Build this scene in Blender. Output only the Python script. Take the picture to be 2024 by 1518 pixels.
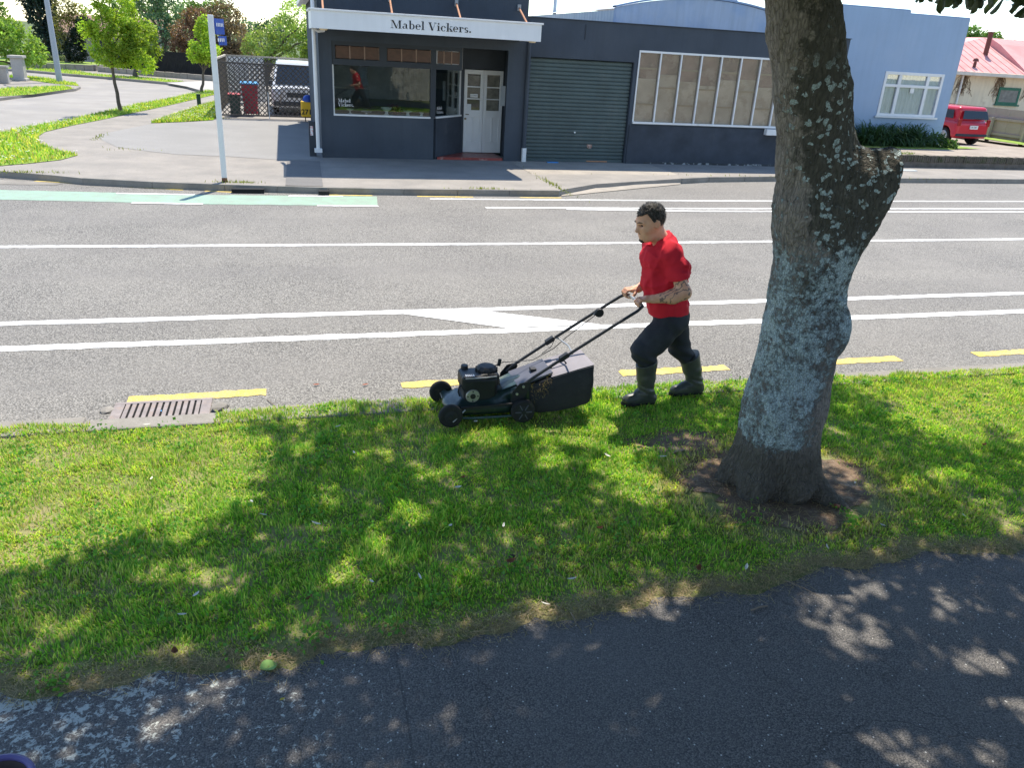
import bpy, bmesh, math, random
import numpy as np
from mathutils import Vector, Matrix
from mathutils.geometry import tessellate_polygon

for o in list(bpy.data.objects):
    bpy.data.objects.remove(o)
SC = bpy.context.scene
COL = SC.collection
random.seed(7)
RNG = np.random.default_rng(11)

# ------------------------------------------------------------------ camera
cd = bpy.data.cameras.new('camera')
cam = bpy.data.objects.new('camera', cd)
COL.objects.link(cam)
cd.sensor_fit = 'HORIZONTAL'
cd.sensor_width = 36.0
cd.lens = 36.0 * 1558.8 / 2024.0
cd.clip_start = 0.05
cd.clip_end = 3000
YAW, PITCH, ROLL = .2836, .40303, .05861
_f = Vector((math.sin(YAW)*math.cos(PITCH), math.cos(YAW)*math.cos(PITCH), -math.sin(PITCH)))
_r0 = Vector((math.cos(YAW), -math.sin(YAW), 0))
_u0 = _r0.cross(_f)
_r = _r0*math.cos(ROLL) + _u0*math.sin(ROLL)
_u = -_r0*math.sin(ROLL) + _u0*math.cos(ROLL)
CAMPOS = Vector((0, 0, 2.864))
cam.matrix_world = Matrix(((_r.x, _u.x, -_f.x, CAMPOS.x), (_r.y, _u.y, -_f.y, CAMPOS.y), (_r.z, _u.z, -_f.z, CAMPOS.z), (0, 0, 0, 1)))
SC.camera = cam

# ------------------------------------------------------------------ sky, sun, exposure
SUNV = Vector((.21, .426, 1.0)).normalized()
W = bpy.data.worlds.new('World')
SC.world = W
W.use_nodes = True
wn = W.node_tree.nodes
sky = wn.new('ShaderNodeTexSky')
sky.sky_type = 'NISHITA'
sky.sun_disc = False
sky.sun_elevation = math.radians(64.6)
sky.sun_rotation = math.radians(26.2)
sky.air_density = 1.0
sky.dust_density = .05
sky.ozone_density = 1.6
wn['Background'].inputs['Strength'].default_value = .15
W.node_tree.links.new(sky.outputs[0], wn['Background'].inputs['Color'])
sd = bpy.data.lights.new('sun', 'SUN')
sd.energy = 4.0
sd.angle = math.radians(.53)
sd.color = (1, .92, .79)
sun = bpy.data.objects.new('sun', sd)
COL.objects.link(sun)
sun.rotation_euler = SUNV.to_track_quat('Z', 'Y').to_euler()
SC.view_settings.view_transform = 'Standard'
SC.view_settings.look = 'None'
SC.view_settings.gamma = 1
SC.view_settings.use_curve_mapping = False
SC.view_settings.exposure = .88
SC.cycles.max_bounces = 6
SC.cycles.transparent_max_bounces = 12
SC.cycles.caustics_reflective = False
SC.cycles.caustics_refractive = False

# ------------------------------------------------------------------ materials
def lin(c):
    return tuple(((x/255)/12.92 if x/255 <= .04045 else ((x/255+.055)/1.055)**2.4) for x in c)

class NT:
    def __init__(s, name):
        s.m = bpy.data.materials.new(name)
        s.m.use_nodes = True
        s.t = s.m.node_tree
        s.n = s.t.nodes
        s.bsdf = s.n['Principled BSDF']
        s.out = s.n['Material Output']
    def new(s, typ, **kw):
        x = s.n.new('ShaderNode'+typ)
        for k, v in kw.items():
            if k.startswith('i_'):
                x.inputs[k[2:].replace('_', ' ')].default_value = v
            else:
                setattr(x, k, v)
        return x
    def link(s, a, b):
        s.t.links.new(a, b)
    def pos(s):
        return s.new('NewGeometry').outputs['Position']
    def noise(s, scale, detail=4, rough=.55, vec=None, dist=0):
        x = s.new('TexNoise')
        x.inputs['Scale'].default_value = scale
        x.inputs['Detail'].default_value = detail
        x.inputs['Roughness'].default_value = rough
        x.inputs['Distortion'].default_value = dist
        s.link(vec if vec is not None else s.pos(), x.inputs['Vector'])
        return x.outputs['Fac']
    def voro(s, scale, vec=None, feature='F1', out='Distance', rnd=1):
        x = s.new('TexVoronoi', feature=feature)
        x.inputs['Scale'].default_value = scale
        x.inputs['Randomness'].default_value = rnd
        s.link(vec if vec is not None else s.pos(), x.inputs['Vector'])
        return x.outputs[out]
    def ramp(s, fac, lo, hi, a=0., b=1.):
        x = s.new('MapRange')
        x.inputs['From Min'].default_value = lo
        x.inputs['From Max'].default_value = hi
        x.inputs['To Min'].default_value = a
        x.inputs['To Max'].default_value = b
        s.link(fac, x.inputs['Value'])
        return x.outputs['Result']
    def math(s, op, a, b=None):
        x = s.new('Math', operation=op)
        for i, v in enumerate((a, b)):
            if v is None: continue
            if isinstance(v, (int, float)): x.inputs[i].default_value = v
            else: s.link(v, x.inputs[i])
        return x.outputs[0]
    def mix(s, fac, a, b, blend='MIX'):
        x = s.new('MixRGB', blend_type=blend)
        for i, v in ((0, fac), (1, a), (2, b)):
            if isinstance(v, (int, float)): x.inputs[i].default_value = v
            elif isinstance(v, tuple): x.inputs[i].default_value = (v[0], v[1], v[2], 1)
            else: s.link(v, x.inputs[i])
        return x.outputs[0]
    def bump(s, h, dist=.01, strength=1.):
        x = s.new('Bump')
        x.inputs['Strength'].default_value = strength
        x.inputs['Distance'].default_value = dist
        s.link(h, x.inputs['Height'])
        s.link(x.outputs[0], s.bsdf.inputs['Normal'])
    def xyz(s, v=None):
        x = s.new('SeparateXYZ')
        s.link(v if v is not None else s.pos(), x.inputs[0])
        return x.outputs
    def color(s, c):
        if isinstance(c, tuple): s.bsdf.inputs['Base Color'].default_value = (c[0], c[1], c[2], 1)
        else: s.link(c, s.bsdf.inputs['Base Color'])
    def set(s, rough=.8, metal=0, spec=.35):
        s.bsdf.inputs['Roughness'].default_value = rough
        s.bsdf.inputs['Metallic'].default_value = metal
        s.bsdf.inputs['Specular IOR Level'].default_value = spec

def mat(name, col, rough=.75, var=.12, vs=3., col2=None, c2s=1.5, lo=.5, hi=.65, bump=0, bs=40., metal=0, spec=.35, coat=0, streak=0):
    t = NT(name)
    n = t.noise(vs, 5)
    a = tuple(c*(1-var) for c in col); b = tuple(min(1, c*(1+var)) for c in col)
    c = t.mix(t.ramp(n, .3, .7), a, b)
    if col2 is not None:
        c = t.mix(t.ramp(t.noise(c2s, 6, .65), lo, hi), c, col2)
    if streak:
        mp = t.new('Mapping'); mp.inputs['Scale'].default_value = (7, 7, .45); t.link(t.pos(), mp.inputs['Vector'])
        st = t.noise(1., 6, .7, vec=mp.outputs[0])
        c = t.mix(t.ramp(st, .42, .75, 0, streak), c, tuple(x*.45+.02 for x in col))
        st2 = t.noise(.55, 5, .7)
        c = t.mix(t.ramp(st2, .5, .75, 0, streak*.7), c, tuple(min(1, x*1.25+.02) for x in col))
    t.color(c)
    t.set(rough, metal, spec)
    if coat:
        t.bsdf.inputs['Coat Weight'].default_value = coat
        t.bsdf.inputs['Coat Roughness'].default_value = .06
    if bump:
        t.bump(t.noise(bs, 4), bump)
    return t.m

def leafmat(name, col, trans=.35, rough=.55, spec=.3):
    t = NT(name)
    at = t.new('Attribute', attribute_name='tint')
    c = t.mix(1.0, col, at.outputs['Color'], 'MULTIPLY')
    t.color(c)
    t.set(rough, 0, spec)
    tr = t.new('BsdfTranslucent')
    bc = t.mix(1.0, c, (1.15, 1.25, .55), 'MULTIPLY')
    t.link(bc, tr.inputs['Color'])
    mx = t.new('MixShader')
    mx.inputs[0].default_value = trans
    t.link(t.bsdf.outputs[0], mx.inputs[1]); t.link(tr.outputs[0], mx.inputs[2])
    t.link(mx.outputs[0], t.out.inputs['Surface'])
    return t.m

def glassmat(name, tint=(.8, .85, .85), refl=1.0, rough=.01):
    t = NT(name)
    tr = t.new('BsdfTransparent'); tr.inputs[0].default_value = (*tint, 1)
    gl = t.new('BsdfGlossy'); gl.inputs['Roughness'].default_value = rough
    gl.inputs['Color'].default_value = (.9, .95, .95, 1)
    fr = t.new('Fresnel'); fr.inputs[0].default_value = 1.6
    f2 = t.math('MULTIPLY', fr.outputs[0], 1.9*refl)
    f3 = t.math('ADD', f2, .02)
    mx = t.new('MixShader')
    t.link(f3, mx.inputs[0]); t.link(tr.outputs[0], mx.inputs[1]); t.link(gl.outputs[0], mx.inputs[2])
    t.link(mx.outputs[0], t.out.inputs['Surface'])
    return t.m

# ------------------------------------------------------------------ mesh helpers
def wloc(o):
    v = Vector((0, 0, 0))
    while o is not None:
        v += o.location
        o = o.parent
    return v

def add_mesh(name, verts, faces, material, parent=None, smooth=False, bevel=0, tint=None):
    me = bpy.data.meshes.new(name)
    v = np.asarray(verts, dtype=np.float64)
    if parent is not None:
        v = v - np.array(wloc(parent))
    if isinstance(faces, np.ndarray):
        nf, k = faces.shape
        me.vertices.add(len(v)); me.vertices.foreach_set('co', v.astype(np.float32).ravel())
        me.loops.add(nf*k); me.loops.foreach_set('vertex_index', faces.astype(np.int32).ravel())
        me.polygons.add(nf)
        me.polygons.foreach_set('loop_start', np.arange(0, nf*k, k, dtype=np.int32))
        me.polygons.foreach_set('loop_total', np.full(nf, k, dtype=np.int32))
        me.update(calc_edges=True)
    else:
        me.from_pydata(v.tolist(), [], faces)
    if tint is not None:
        a = me.color_attributes.new('tint', 'FLOAT_COLOR', 'POINT')
        c = np.ones((len(v), 4), dtype=np.float32); c[:, :3] = tint
        a.data.foreach_set('color', c.ravel())
    if smooth:
        me.polygons.foreach_set('use_smooth', np.ones(len(me.polygons), dtype=bool))
    me.materials.append(material)
    o = bpy.data.objects.new(name, me)
    COL.objects.link(o)
    if parent is not None: o.parent = parent
    if bevel:
        b = o.modifiers.new('bevel', 'BEVEL'); b.width = bevel; b.segments = 2; b.limit_method = 'ANGLE'; b.angle_limit = math.radians(40)
    return o

class MB:
    def __init__(s): s.v = []; s.f = []
    def box(s, x0, x1, y0, y1, z0, z1):
        i = len(s.v)
        s.v += [(x, y, z) for x in (x0, x1) for y in (y0, y1) for z in (z0, z1)]
        s.f += [tuple(i+k for k in q) for q in ((0, 1, 3, 2), (4, 6, 7, 5), (0, 4, 5, 1), (2, 3, 7, 6), (0, 2, 6, 4), (1, 5, 7, 3))]
        return s
    def bar(s, a, b, w, h, up=(0, 0, 1)):
        a = Vector(a); b = Vector(b); d = (b-a).normalized(); up = Vector(up)
        sx = d.cross(up).normalized(); sz = sx.cross(d).normalized()
        i = len(s.v)
        for p in (a, b):
            for u in (-.5, .5):
                for q in (-.5, .5):
                    s.v.append(tuple(p+sx*w*u+sz*h*q))
        s.f += [tuple(i+k for k in q) for q in ((0, 1, 3, 2), (4, 6, 7, 5), (0, 4, 5, 1), (2, 3, 7, 6), (0, 2, 6, 4), (1, 5, 7, 3))]
        return s
    def tube(s, pts, r, n=8, caps=True):
        pts = [Vector(p) for p in pts]
        rs = r if isinstance(r, (list, tuple)) else [r]*len(pts)
        i0 = len(s.v); prev = None
        for k, p in enumerate(pts):
            if k == 0: d = pts[1]-pts[0]
            elif k == len(pts)-1: d = pts[-1]-pts[-2]
            else: d = pts[k+1]-pts[k-1]
            d.normalize()
            if prev is None:
                ref = Vector((0, 0, 1)) if abs(d.z) < .9 else Vector((1, 0, 0))
                a = d.cross(ref).normalized()
            else:
                a = (prev - d*prev.dot(d)).normalized()
            b = d.cross(a); prev = a
            for j in range(n):
                t = 2*math.pi*j/n
                s.v.append(tuple(p+(a*math.cos(t)+b*math.sin(t))*rs[k]))
        for k in range(len(pts)-1):
            for j in range(n):
                q = i0+k*n; j2 = (j+1) % n
                s.f.append((q+j, q+j2, q+n+j2, q+n+j))
        if caps:
            s.f.append(tuple(i0+j for j in range(n))[::-1])
            s.f.append(tuple(i0+(len(pts)-1)*n+j for j in range(n)))
        return s
    def lathe(s, prof, c, axis='z', n=24):
        i0 = len(s.v); c = Vector(c)
        for r, h in prof:
            for j in range(n):
                t = 2*math.pi*j/n; x = r*math.cos(t); y = r*math.sin(t)
                p = {'z': (x, y, h), 'y': (x, h, y), 'x': (h, x, y)}[axis]
                s.v.append(tuple(c+Vector(p)))
        for k in range(len(prof)-1):
            for j in range(n):
                q = i0+k*n; j2 = (j+1) % n
                s.f.append((q+j, q+j2, q+n+j2, q+n+j))
        s.f.append(tuple(i0+j for j in range(n))); s.f.append(tuple(i0+(len(prof)-1)*n+j for j in range(n)))
        return s
    def prism(s, poly, y0, y1, plane='xz'):
        i0 = len(s.v); n = len(poly)
        for y in (y0, y1):
            for a, b in poly:
                s.v.append({'xz': (a, y, b), 'yz': (y, a, b), 'xy': (a, b, y)}[plane])
        for tri in tessellate_polygon([[Vector((a, b, 0)) for a, b in poly]]):
            s.f.append(tuple(i0+k for k in tri)); s.f.append(tuple(i0+n+k for k in tri)[::-1])
        for j in range(n):
            j2 = (j+1) % n
            s.f.append((i0+j, i0+j2, i0+n+j2, i0+n+j))
        return s
    def sheet(s, poly, z):
        i0 = len(s.v)
        s.v += [(a, b, z) for a, b in poly]
        for tri in tessellate_polygon([[Vector((a, b, 0)) for a, b in poly]]):
            a, b, c = (poly[k] for k in tri)
            if (b[0]-a[0])*(c[1]-a[1])-(b[1]-a[1])*(c[0]-a[0]) < 0: tri = (tri[0], tri[2], tri[1])
            s.f.append(tuple(i0+k for k in tri))
        return s
    def poly(s, pts):
        i0 = len(s.v); s.v += [tuple(p) for p in pts]; s.f.append(tuple(range(i0, i0+len(pts)))); return s
    def build(s, name, material, parent=None, smooth=False, bevel=0, fix=True):
        o = add_mesh(name, s.v, s.f, material, parent, smooth, bevel)
        if fix:
            bm = bmesh.new(); bm.from_mesh(o.data); bmesh.ops.recalc_face_normals(bm, faces=bm.faces); bm.to_mesh(o.data); bm.free()
        if smooth:
            md = o.modifiers.new('es', 'EDGE_SPLIT'); md.split_angle = math.radians(45)
        return o

def empty(name, loc, label, cat, group=None, rotz=0):
    o = bpy.data.objects.new(name, None)
    COL.objects.link(o); o.location = loc; o.rotation_euler = (0, 0, rotz)
    o.empty_display_size = .1
    return tag(o, label, cat, group)
def tag(o, label, cat, group=None):
    o['label'] = label; o['category'] = cat
    if group: o['group'] = group
    return o
def struct(o, label=None):
    o['kind'] = 'structure'
    if label: o['label'] = label
    return o
def stuff(o, label=None, cat=None):
    o['kind'] = 'stuff'
    if label: o['label'] = label
    if cat: o['category'] = cat
    return o
def clone(o, parent, world):
    c = o.copy(); COL.objects.link(c); c.parent = parent
    c.location = Vector(world) - (wloc(parent) if parent else Vector((0, 0, 0)))
    return c

# ------------------------------------------------------------------ value noise + implicit surfaces
def _hash(ix, iy, iz):
    h = (ix.astype(np.int64)*374761393 + iy.astype(np.int64)*668265263 + iz.astype(np.int64)*2147483647 // 7) & 0x7fffffff
    h = ((h ^ (h >> 13))*1274126177) & 0x7fffffff
    h = h ^ (h >> 16)
    return (h & 0xffff)/65535.
def vnoise(x, y, z):
    x0, y0, z0 = np.floor(x), np.floor(y), np.floor(z)
    fx, fy, fz = x-x0, y-y0, z-z0
    fx = fx*fx*(3-2*fx); fy = fy*fy*(3-2*fy); fz = fz*fz*(3-2*fz)
    r = 0
    for dx in (0, 1):
        for dy in (0, 1):
            for dz in (0, 1):
                w = (fx if dx else 1-fx)*(fy if dy else 1-fy)*(fz if dz else 1-fz)
                r = r + w*_hash(x0+dx, y0+dy, z0+dz)
    return r
def fbm(x, y, z, o=4):
    a, s, t = .5, 0, 0
    for k in range(o):
        s = s + a*vnoise(x*2**k+17*k, y*2**k+5*k, z*2**k+9*k); t += a; a *= .5
    return s/t

class Field:
    """an implicit body on a regular grid, meshed as one continuous surface"""
    def __init__(s, lo, hi, h):
        s.h = h; s.lo = np.array(lo, float)
        s.n = np.ceil((np.array(hi)-s.lo)/h).astype(int)+1
        s.F = np.full(s.n, 1.0, dtype=np.float32)
        s.ax = [s.lo[i]+h*np.arange(s.n[i]) for i in range(3)]
    def region(s, lo, hi):
        a = np.clip(np.floor((np.array(lo)-s.lo)/s.h).astype(int), 0, s.n)
        b = np.clip(np.ceil((np.array(hi)-s.lo)/s.h).astype(int)+1, 0, s.n)
        sl = tuple(slice(a[i], b[i]) for i in range(3))
        X, Y, Z = np.meshgrid(s.ax[0][sl[0]], s.ax[1][sl[1]], s.ax[2][sl[2]], indexing='ij')
        return sl, X.astype(np.float32), Y.astype(np.float32), Z.astype(np.float32)
    def _put(s, sl, d, k, sub=False):
        A = s.F[sl]
        if sub:
            d = -d
            h = np.clip(.5-.5*(A-d)/k, 0, 1)*1. if k else None
            s.F[sl] = (A*(1-h)+d*h + k*h*(1-h)) if k else np.maximum(A, d)
        elif k:
            h = np.clip(.5+.5*(A-d)/k, 0, 1)
            s.F[sl] = A*(1-h)+d*h - k*h*(1-h)
        else:
            s.F[sl] = np.minimum(A, d)
    def rc(s, a, b, r1, r2=None, k=.02, sub=False):
        r2 = r1 if r2 is None else r2
        a = np.array(a, float); b = np.array(b, float); m = max(r1, r2)+k*1.5+3*s.h
        sl, X, Y, Z = s.region(np.minimum(a, b)-m, np.maximum(a, b)+m)
        d = b-a; L = max(d@d, 1e-9)
        t = np.clip(((X-a[0])*d[0]+(Y-a[1])*d[1]+(Z-a[2])*d[2])/L, 0, 1)
        q = np.sqrt((X-a[0]-t*d[0])**2+(Y-a[1]-t*d[1])**2+(Z-a[2]-t*d[2])**2)-(r1+(r2-r1)*t)
        s._put(sl, q, k, sub); return s
    def chain(s, pts, rs, k=.01):
        for i in range(len(pts)-1): s.rc(pts[i], pts[i+1], rs[i], rs[i+1], k)
        return s
    def el(s, c, r, k=.02, R=None, sub=False):
        c = np.array(c, float); r = np.array(r, float); m = r.max()+k*1.5+3*s.h
        sl, X, Y, Z = s.region(c-m, c+m)
        p = [X-c[0], Y-c[1], Z-c[2]]
        if R is not None:
            p = [p[0]*R[0][i]+p[1]*R[1][i]+p[2]*R[2][i] for i in range(3)]
        k0 = np.sqrt((p[0]/r[0])**2+(p[1]/r[1])**2+(p[2]/r[2])**2)+1e-6
        k1 = np.sqrt((p[0]/r[0]**2)**2+(p[1]/r[1]**2)**2+(p[2]/r[2]**2)**2)+1e-6
        s._put(sl, k0*(k0-1)/k1, k, sub); return s
    def rbox(s, c, half, rad, k=.02, R=None, sub=False):
        c = np.array(c, float); half = np.array(half, float); m = np.linalg.norm(half)+k*1.5+3*s.h
        sl, X, Y, Z = s.region(c-m, c+m)
        p = [X-c[0], Y-c[1], Z-c[2]]
        if R is not None:
            p = [p[0]*R[0][i]+p[1]*R[1][i]+p[2]*R[2][i] for i in range(3)]
        q = [np.abs(p[i])-half[i]+rad for i in range(3)]
        d = np.sqrt(sum(np.maximum(x, 0)**2 for x in q))+np.minimum(np.maximum(np.maximum(q[0], q[1]), q[2]), 0)-rad
        s._put(sl, d, k, sub); return s
    def cut(s, p, n):
        """remove everything on the side the normal n points to"""
        n = np.array(n, float); n /= np.linalg.norm(n); p = np.array(p, float)
        sl, X, Y, Z = s.region(s.lo, s.lo+s.h*(s.n-1))
        s.F = np.maximum(s.F, (X-p[0])*n[0]+(Y-p[1])*n[1]+(Z-p[2])*n[2]).astype(np.float32); return s
    def displace(s, fn):
        sl, X, Y, Z = s.region(s.lo, s.lo+s.h*(s.n-1))
        m = np.abs(s.F) < .06
        s.F[m] += fn(X[m], Y[m], Z[m]); return s
    def mesh(s):
        F = s.F; nx, ny, nz = F.shape; I = F < 0
        c = [(dx, dy, dz) for dx in (0, 1) for dy in (0, 1) for dz in (0, 1)]
        S = sum(I[dx:nx-1+dx, dy:ny-1+dy, dz:nz-1+dz].astype(np.int8) for dx, dy, dz in c)
        act = (S > 0) & (S < 8)
        idx = np.full(act.shape, -1, dtype=np.int64)
        ii = np.argwhere(act); idx[act] = np.arange(len(ii))
        acc = np.zeros((len(ii), 3)); cnt = np.zeros(len(ii))
        for a in range(8):
            for b in range(a+1, 8):
                ca, cb = np.array(c[a]), np.array(c[b])
                if np.abs(ca-cb).sum() != 1: continue
                fa = F[ii[:, 0]+ca[0], ii[:, 1]+ca[1], ii[:, 2]+ca[2]]; fb = F[ii[:, 0]+cb[0], ii[:, 1]+cb[1], ii[:, 2]+cb[2]]
                m = (fa < 0) != (fb < 0)
                t = np.where(m, fa/np.where(m, fa-fb, 1), 0)
                acc += np.where(m[:, None], ca+(cb-ca)*t[:, None], 0); cnt += m
        V = s.lo+s.h*(ii+acc/cnt[:, None])
        faces = []
        for ax in range(3):
            sl1 = [slice(None)]*3; sl2 = [slice(None)]*3
            sl1[ax] = slice(0, -1); sl2[ax] = slice(1, None)
            A = I[tuple(sl1)]; B = I[tuple(sl2)]
            e = np.argwhere(A != B)
            o1, o2 = [(1, 2), (2, 0), (0, 1)][ax]
            e = e[(e[:, o1] > 0) & (e[:, o2] > 0) & (e[:, o1] < s.n[o1]-1) & (e[:, o2] < s.n[o2]-1)]
            ins = A[e[:, 0], e[:, 1], e[:, 2]]
            def cell(d1, d2):
                q = e.copy(); q[:, o1] -= d1; q[:, o2] -= d2
                return idx[q[:, 0], q[:, 1], q[:, 2]]
            q = np.stack([cell(1, 1), cell(0, 1), cell(0, 0), cell(1, 0)], 1)
            q[~ins] = q[~ins][:, ::-1]
            faces.append(q)
        return V, np.concatenate(faces)
    def build(s, name, material, parent=None):
        V, Q = s.mesh()
        return add_mesh(name, V, Q, material, parent, smooth=True)

def leaf_cloud(name, pts, length, width, material, parent=None, tint=None, droop=.3, seed=1, fold=.25, sizevar=.35):
    """one small folded leaf (two quads) per point"""
    rg = np.random.default_rng(seed); n = len(pts)
    d = rg.normal(size=(n, 3)); d[:, 2] -= droop; d /= np.linalg.norm(d, axis=1)[:, None]
    w = rg.normal(size=(n, 3)); w -= d*(w*d).sum(1)[:, None]; w /= np.linalg.norm(w, axis=1)[:, None]
    nn = np.cross(d, w)
    L = length*(1+sizevar*rg.uniform(-1, 1, n))[:, None]; Wd = width*(1+sizevar*rg.uniform(-1, 1, n))[:, None]
    p = np.asarray(pts)
    v = np.stack([p, p+d*L*.5+w*Wd*.5+nn*Wd*fold, p+d*L, p+d*L*.5-w*Wd*.5+nn*Wd*fold], 1).reshape(-1, 3)
    f = np.arange(n*4).reshape(n, 4)
    f3 = np.concatenate([f[:, [0, 1, 2]], f[:, [0, 2, 3]]])
    tt = np.repeat(tint, 4, axis=0) if tint is not None else None
    return add_mesh(name, v, f3, material, parent, tint=tt)

def blob_points(blobs, n, seed, shell=.55):
    rg = np.random.default_rng(seed)
    vol = np.array([b[3]*b[4]*b[5] for b in blobs])**.8
    k = rg.choice(len(blobs), n, p=vol/vol.sum())
    B = np.array(blobs)[k]
    u = rg.normal(size=(n, 3)); u /= np.linalg.norm(u, axis=1)[:, None]
    r = rg.uniform(0, 1, n)**(1/3.); r = shell*(.75+.3*rg.uniform(0, 1, n)**2)+(1-shell)*r
    r = r*(.72+.5*vnoise(u[:, 0]*2.3+k*7, u[:, 1]*2.3, u[:, 2]*2.3))
    return B[:, :3]+u*B[:, 3:6]*r[:, None], k

def mktree(name, label, base, trunk_h, trunk_r, blobs, n, leaf, lm, bark, group=None, seed=1, lean=(0, 0), vary=.25, limbs=7, shell=.55, hue=.12, bark_parts=True, twigs=True):
    base = Vector(base)
    T = empty(name, base, label, 'tree', group)
    rg = np.random.default_rng(seed)
    top = base+Vector((lean[0], lean[1], trunk_h))
    m = MB(); k = 7; pts = []; rs = []
    for i in range(k):
        t = i/(k-1); p = base.lerp(top, t)+Vector((rg.normal()*trunk_r*.35, rg.normal()*trunk_r*.35, 0))*(0 < i)
        pts.append(p); rs.append(trunk_r*(1.25-.6*t) if i else trunk_r*1.5)
    m.tube(pts, rs, 9)
    for i in range(limbs):
        b = blobs[i % len(blobs)]; q = Vector(b[:3])+Vector((rg.normal()*b[3]*.45, rg.normal()*b[4]*.45, rg.normal()*b[5]*.35))
        a = pts[-1-int(rg.integers(0, 3))]; mid = a.lerp(q, .5)+Vector((0, 0, .08*(q-a).length))
        m.tube([a, mid, q], [trunk_r*.45, trunk_r*.28, trunk_r*.1], 6)
    m.build('trunk', bark, T, smooth=True)
    P, kk = blob_points(blobs, n, seed+5, .35 if name == 'street_tree' else shell)
    cull = fbm(P[:, 0]*2.6/max(.6, leaf*6), P[:, 1]*2.6/max(.6, leaf*6), P[:, 2]*2.6/max(.6, leaf*6), 3)
    kp = cull > (.51 if name == 'street_tree' else .40)
    P = P[kp]; kk = kk[kp]; n = len(P)
    v = (1+vary*rg.uniform(-1, 1, n))*(1+.18*rg.normal(size=len(blobs)))[kk]
    cl = vnoise(P[:, 0]*2.2, P[:, 1]*2.2, P[:, 2]*2.2)
    v = v*(.75+.5*cl)
    h = hue*rg.uniform(-1, 1, n)
    tint = np.stack([v*(1+h), v, v*(1-h)], 1).clip(.05, 3)
    leaf_cloud('crown', P, leaf, leaf*.6, lm, T, tint, seed=seed+9)
    return T

# ================================================================== materials of the place
def m_road():
    t = NT('chip_seal')
    v = t.new('TexVoronoi'); v.inputs['Scale'].default_value = 78
    t.link(t.pos(), v.inputs['Vector'])
    g = t.xyz(v.outputs['Color'])[0]
    c = t.mix(t.ramp(g, 0, 1), (.15, .142, .13), (.40, .38, .345))
    gap = t.ramp(v.outputs['Distance'], .35, .75)
    c = t.mix(gap, c, (.08, .076, .07))
    big = t.noise(.55, 5, .6)
    c = t.mix(t.ramp(big, .35, .7, 0, .35), c, (.33, .31, .275))
    sp = t.new('Mapping'); sp.inputs['Scale'].default_value = (.06, 1.0, 1)
    t.link(t.pos(), sp.inputs['Vector'])
    lanes = t.noise(.9, 3, .5, vec=sp.outputs[0])
    c = t.mix(t.ramp(lanes, .45, .7, 0, .45), c, (.175, .165, .155))
    t.color(c); t.set(.8, 0, .3)
    t.bump(t.math('SUBTRACT', 1.0, v.outputs['Distance']), .006, .8)
    return t.m
ROAD = m_road()

def m_paint(name, col, worn=.46):
    t = NT(name)
    v = t.new('TexVoronoi'); v.inputs['Scale'].default_value = 78
    t.link(t.pos(), v.inputs['Vector'])
    w = t.math('ADD', t.math('MULTIPLY', t.noise(3.5, 5, .6), .6), t.math('MULTIPLY', v.outputs['Distance'], .35))
    c = t.mix(t.ramp(w, worn, worn+.1, 0, .55), col, (.25, .24, .22))
    t.color(c); t.set(.55, 0, .4)
    t.bump(t.math('SUBTRACT', 1.0, v.outputs['Distance']), .005, .7)
    return t.m
WHITE_PAINT = m_paint('white_road_paint', (.82, .82, .8), .55)
YELLOW_PAINT = m_paint('yellow_road_paint', (.78, .56, .08), .43)
GREEN_PAINT = m_paint('green_cycle_paint', (.29, .47, .33), .40)

def m_concrete(name, col, stain, s=1.2):
    t = NT(name)
    n1 = t.noise(s, 7, .65)
    c = t.mix(t.ramp(n1, .35, .68), col, stain)
    n2 = t.noise(45, 4, .7)
    c = t.mix(t.ramp(n2, .35, .7, 0, .45), c, tuple(x*.55 for x in col))
    n3 = t.voro(160)
    c = t.mix(t.ramp(n3, .0, .25, .35, 0), c, (.75, .72, .66))
    t.color(c); t.set(.9, 0, .2)
    t.bump(n2, .006)
    return t.m
FOOTPATH = m_concrete('weathered_footpath', (.35, .32, .285), (.25, .235, .215))
APRON = m_concrete('concrete_apron', (.43, .385, .325), (.31, .28, .245), 1.8)
DRIVE = m_concrete('smooth_driveway', (.32, .31, .295), (.27, .262, .25), .5)
KERB = m_concrete('kerb_concrete', (.33, .305, .27), (.22, .205, .18), 2.5)
SIDEROAD = mat('side_street_seal', (.30, .28, .255), .85, .12, .8, (.26, .245, .23), .35, .45, .65, .004, 90)
GRAVEL = m_concrete('gravel_yard', (.40, .34, .28), (.28, .24, .2), 1.5)
STONE = m_concrete('pale_stone', (.40, .36, .31), (.24, .22, .2), 1.7)
WHITESTONE = m_concrete('white_plastered_stone', (.55, .52, .48), (.40, .38, .36), .9)
SOIL = mat('verge_soil', (.19, .21, .07), .95, .3, 9, (.28, .24, .12), 5, .45, .62, .01, 60)
LAWN = mat('far_lawn', (.22, .33, .05), .95, .22, 3, (.32, .34, .09), 1.2, .5, .7, .01, 30)
TERRAIN = mat('terrain_green', (.09, .12, .04), .95, .2, .05)

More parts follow.
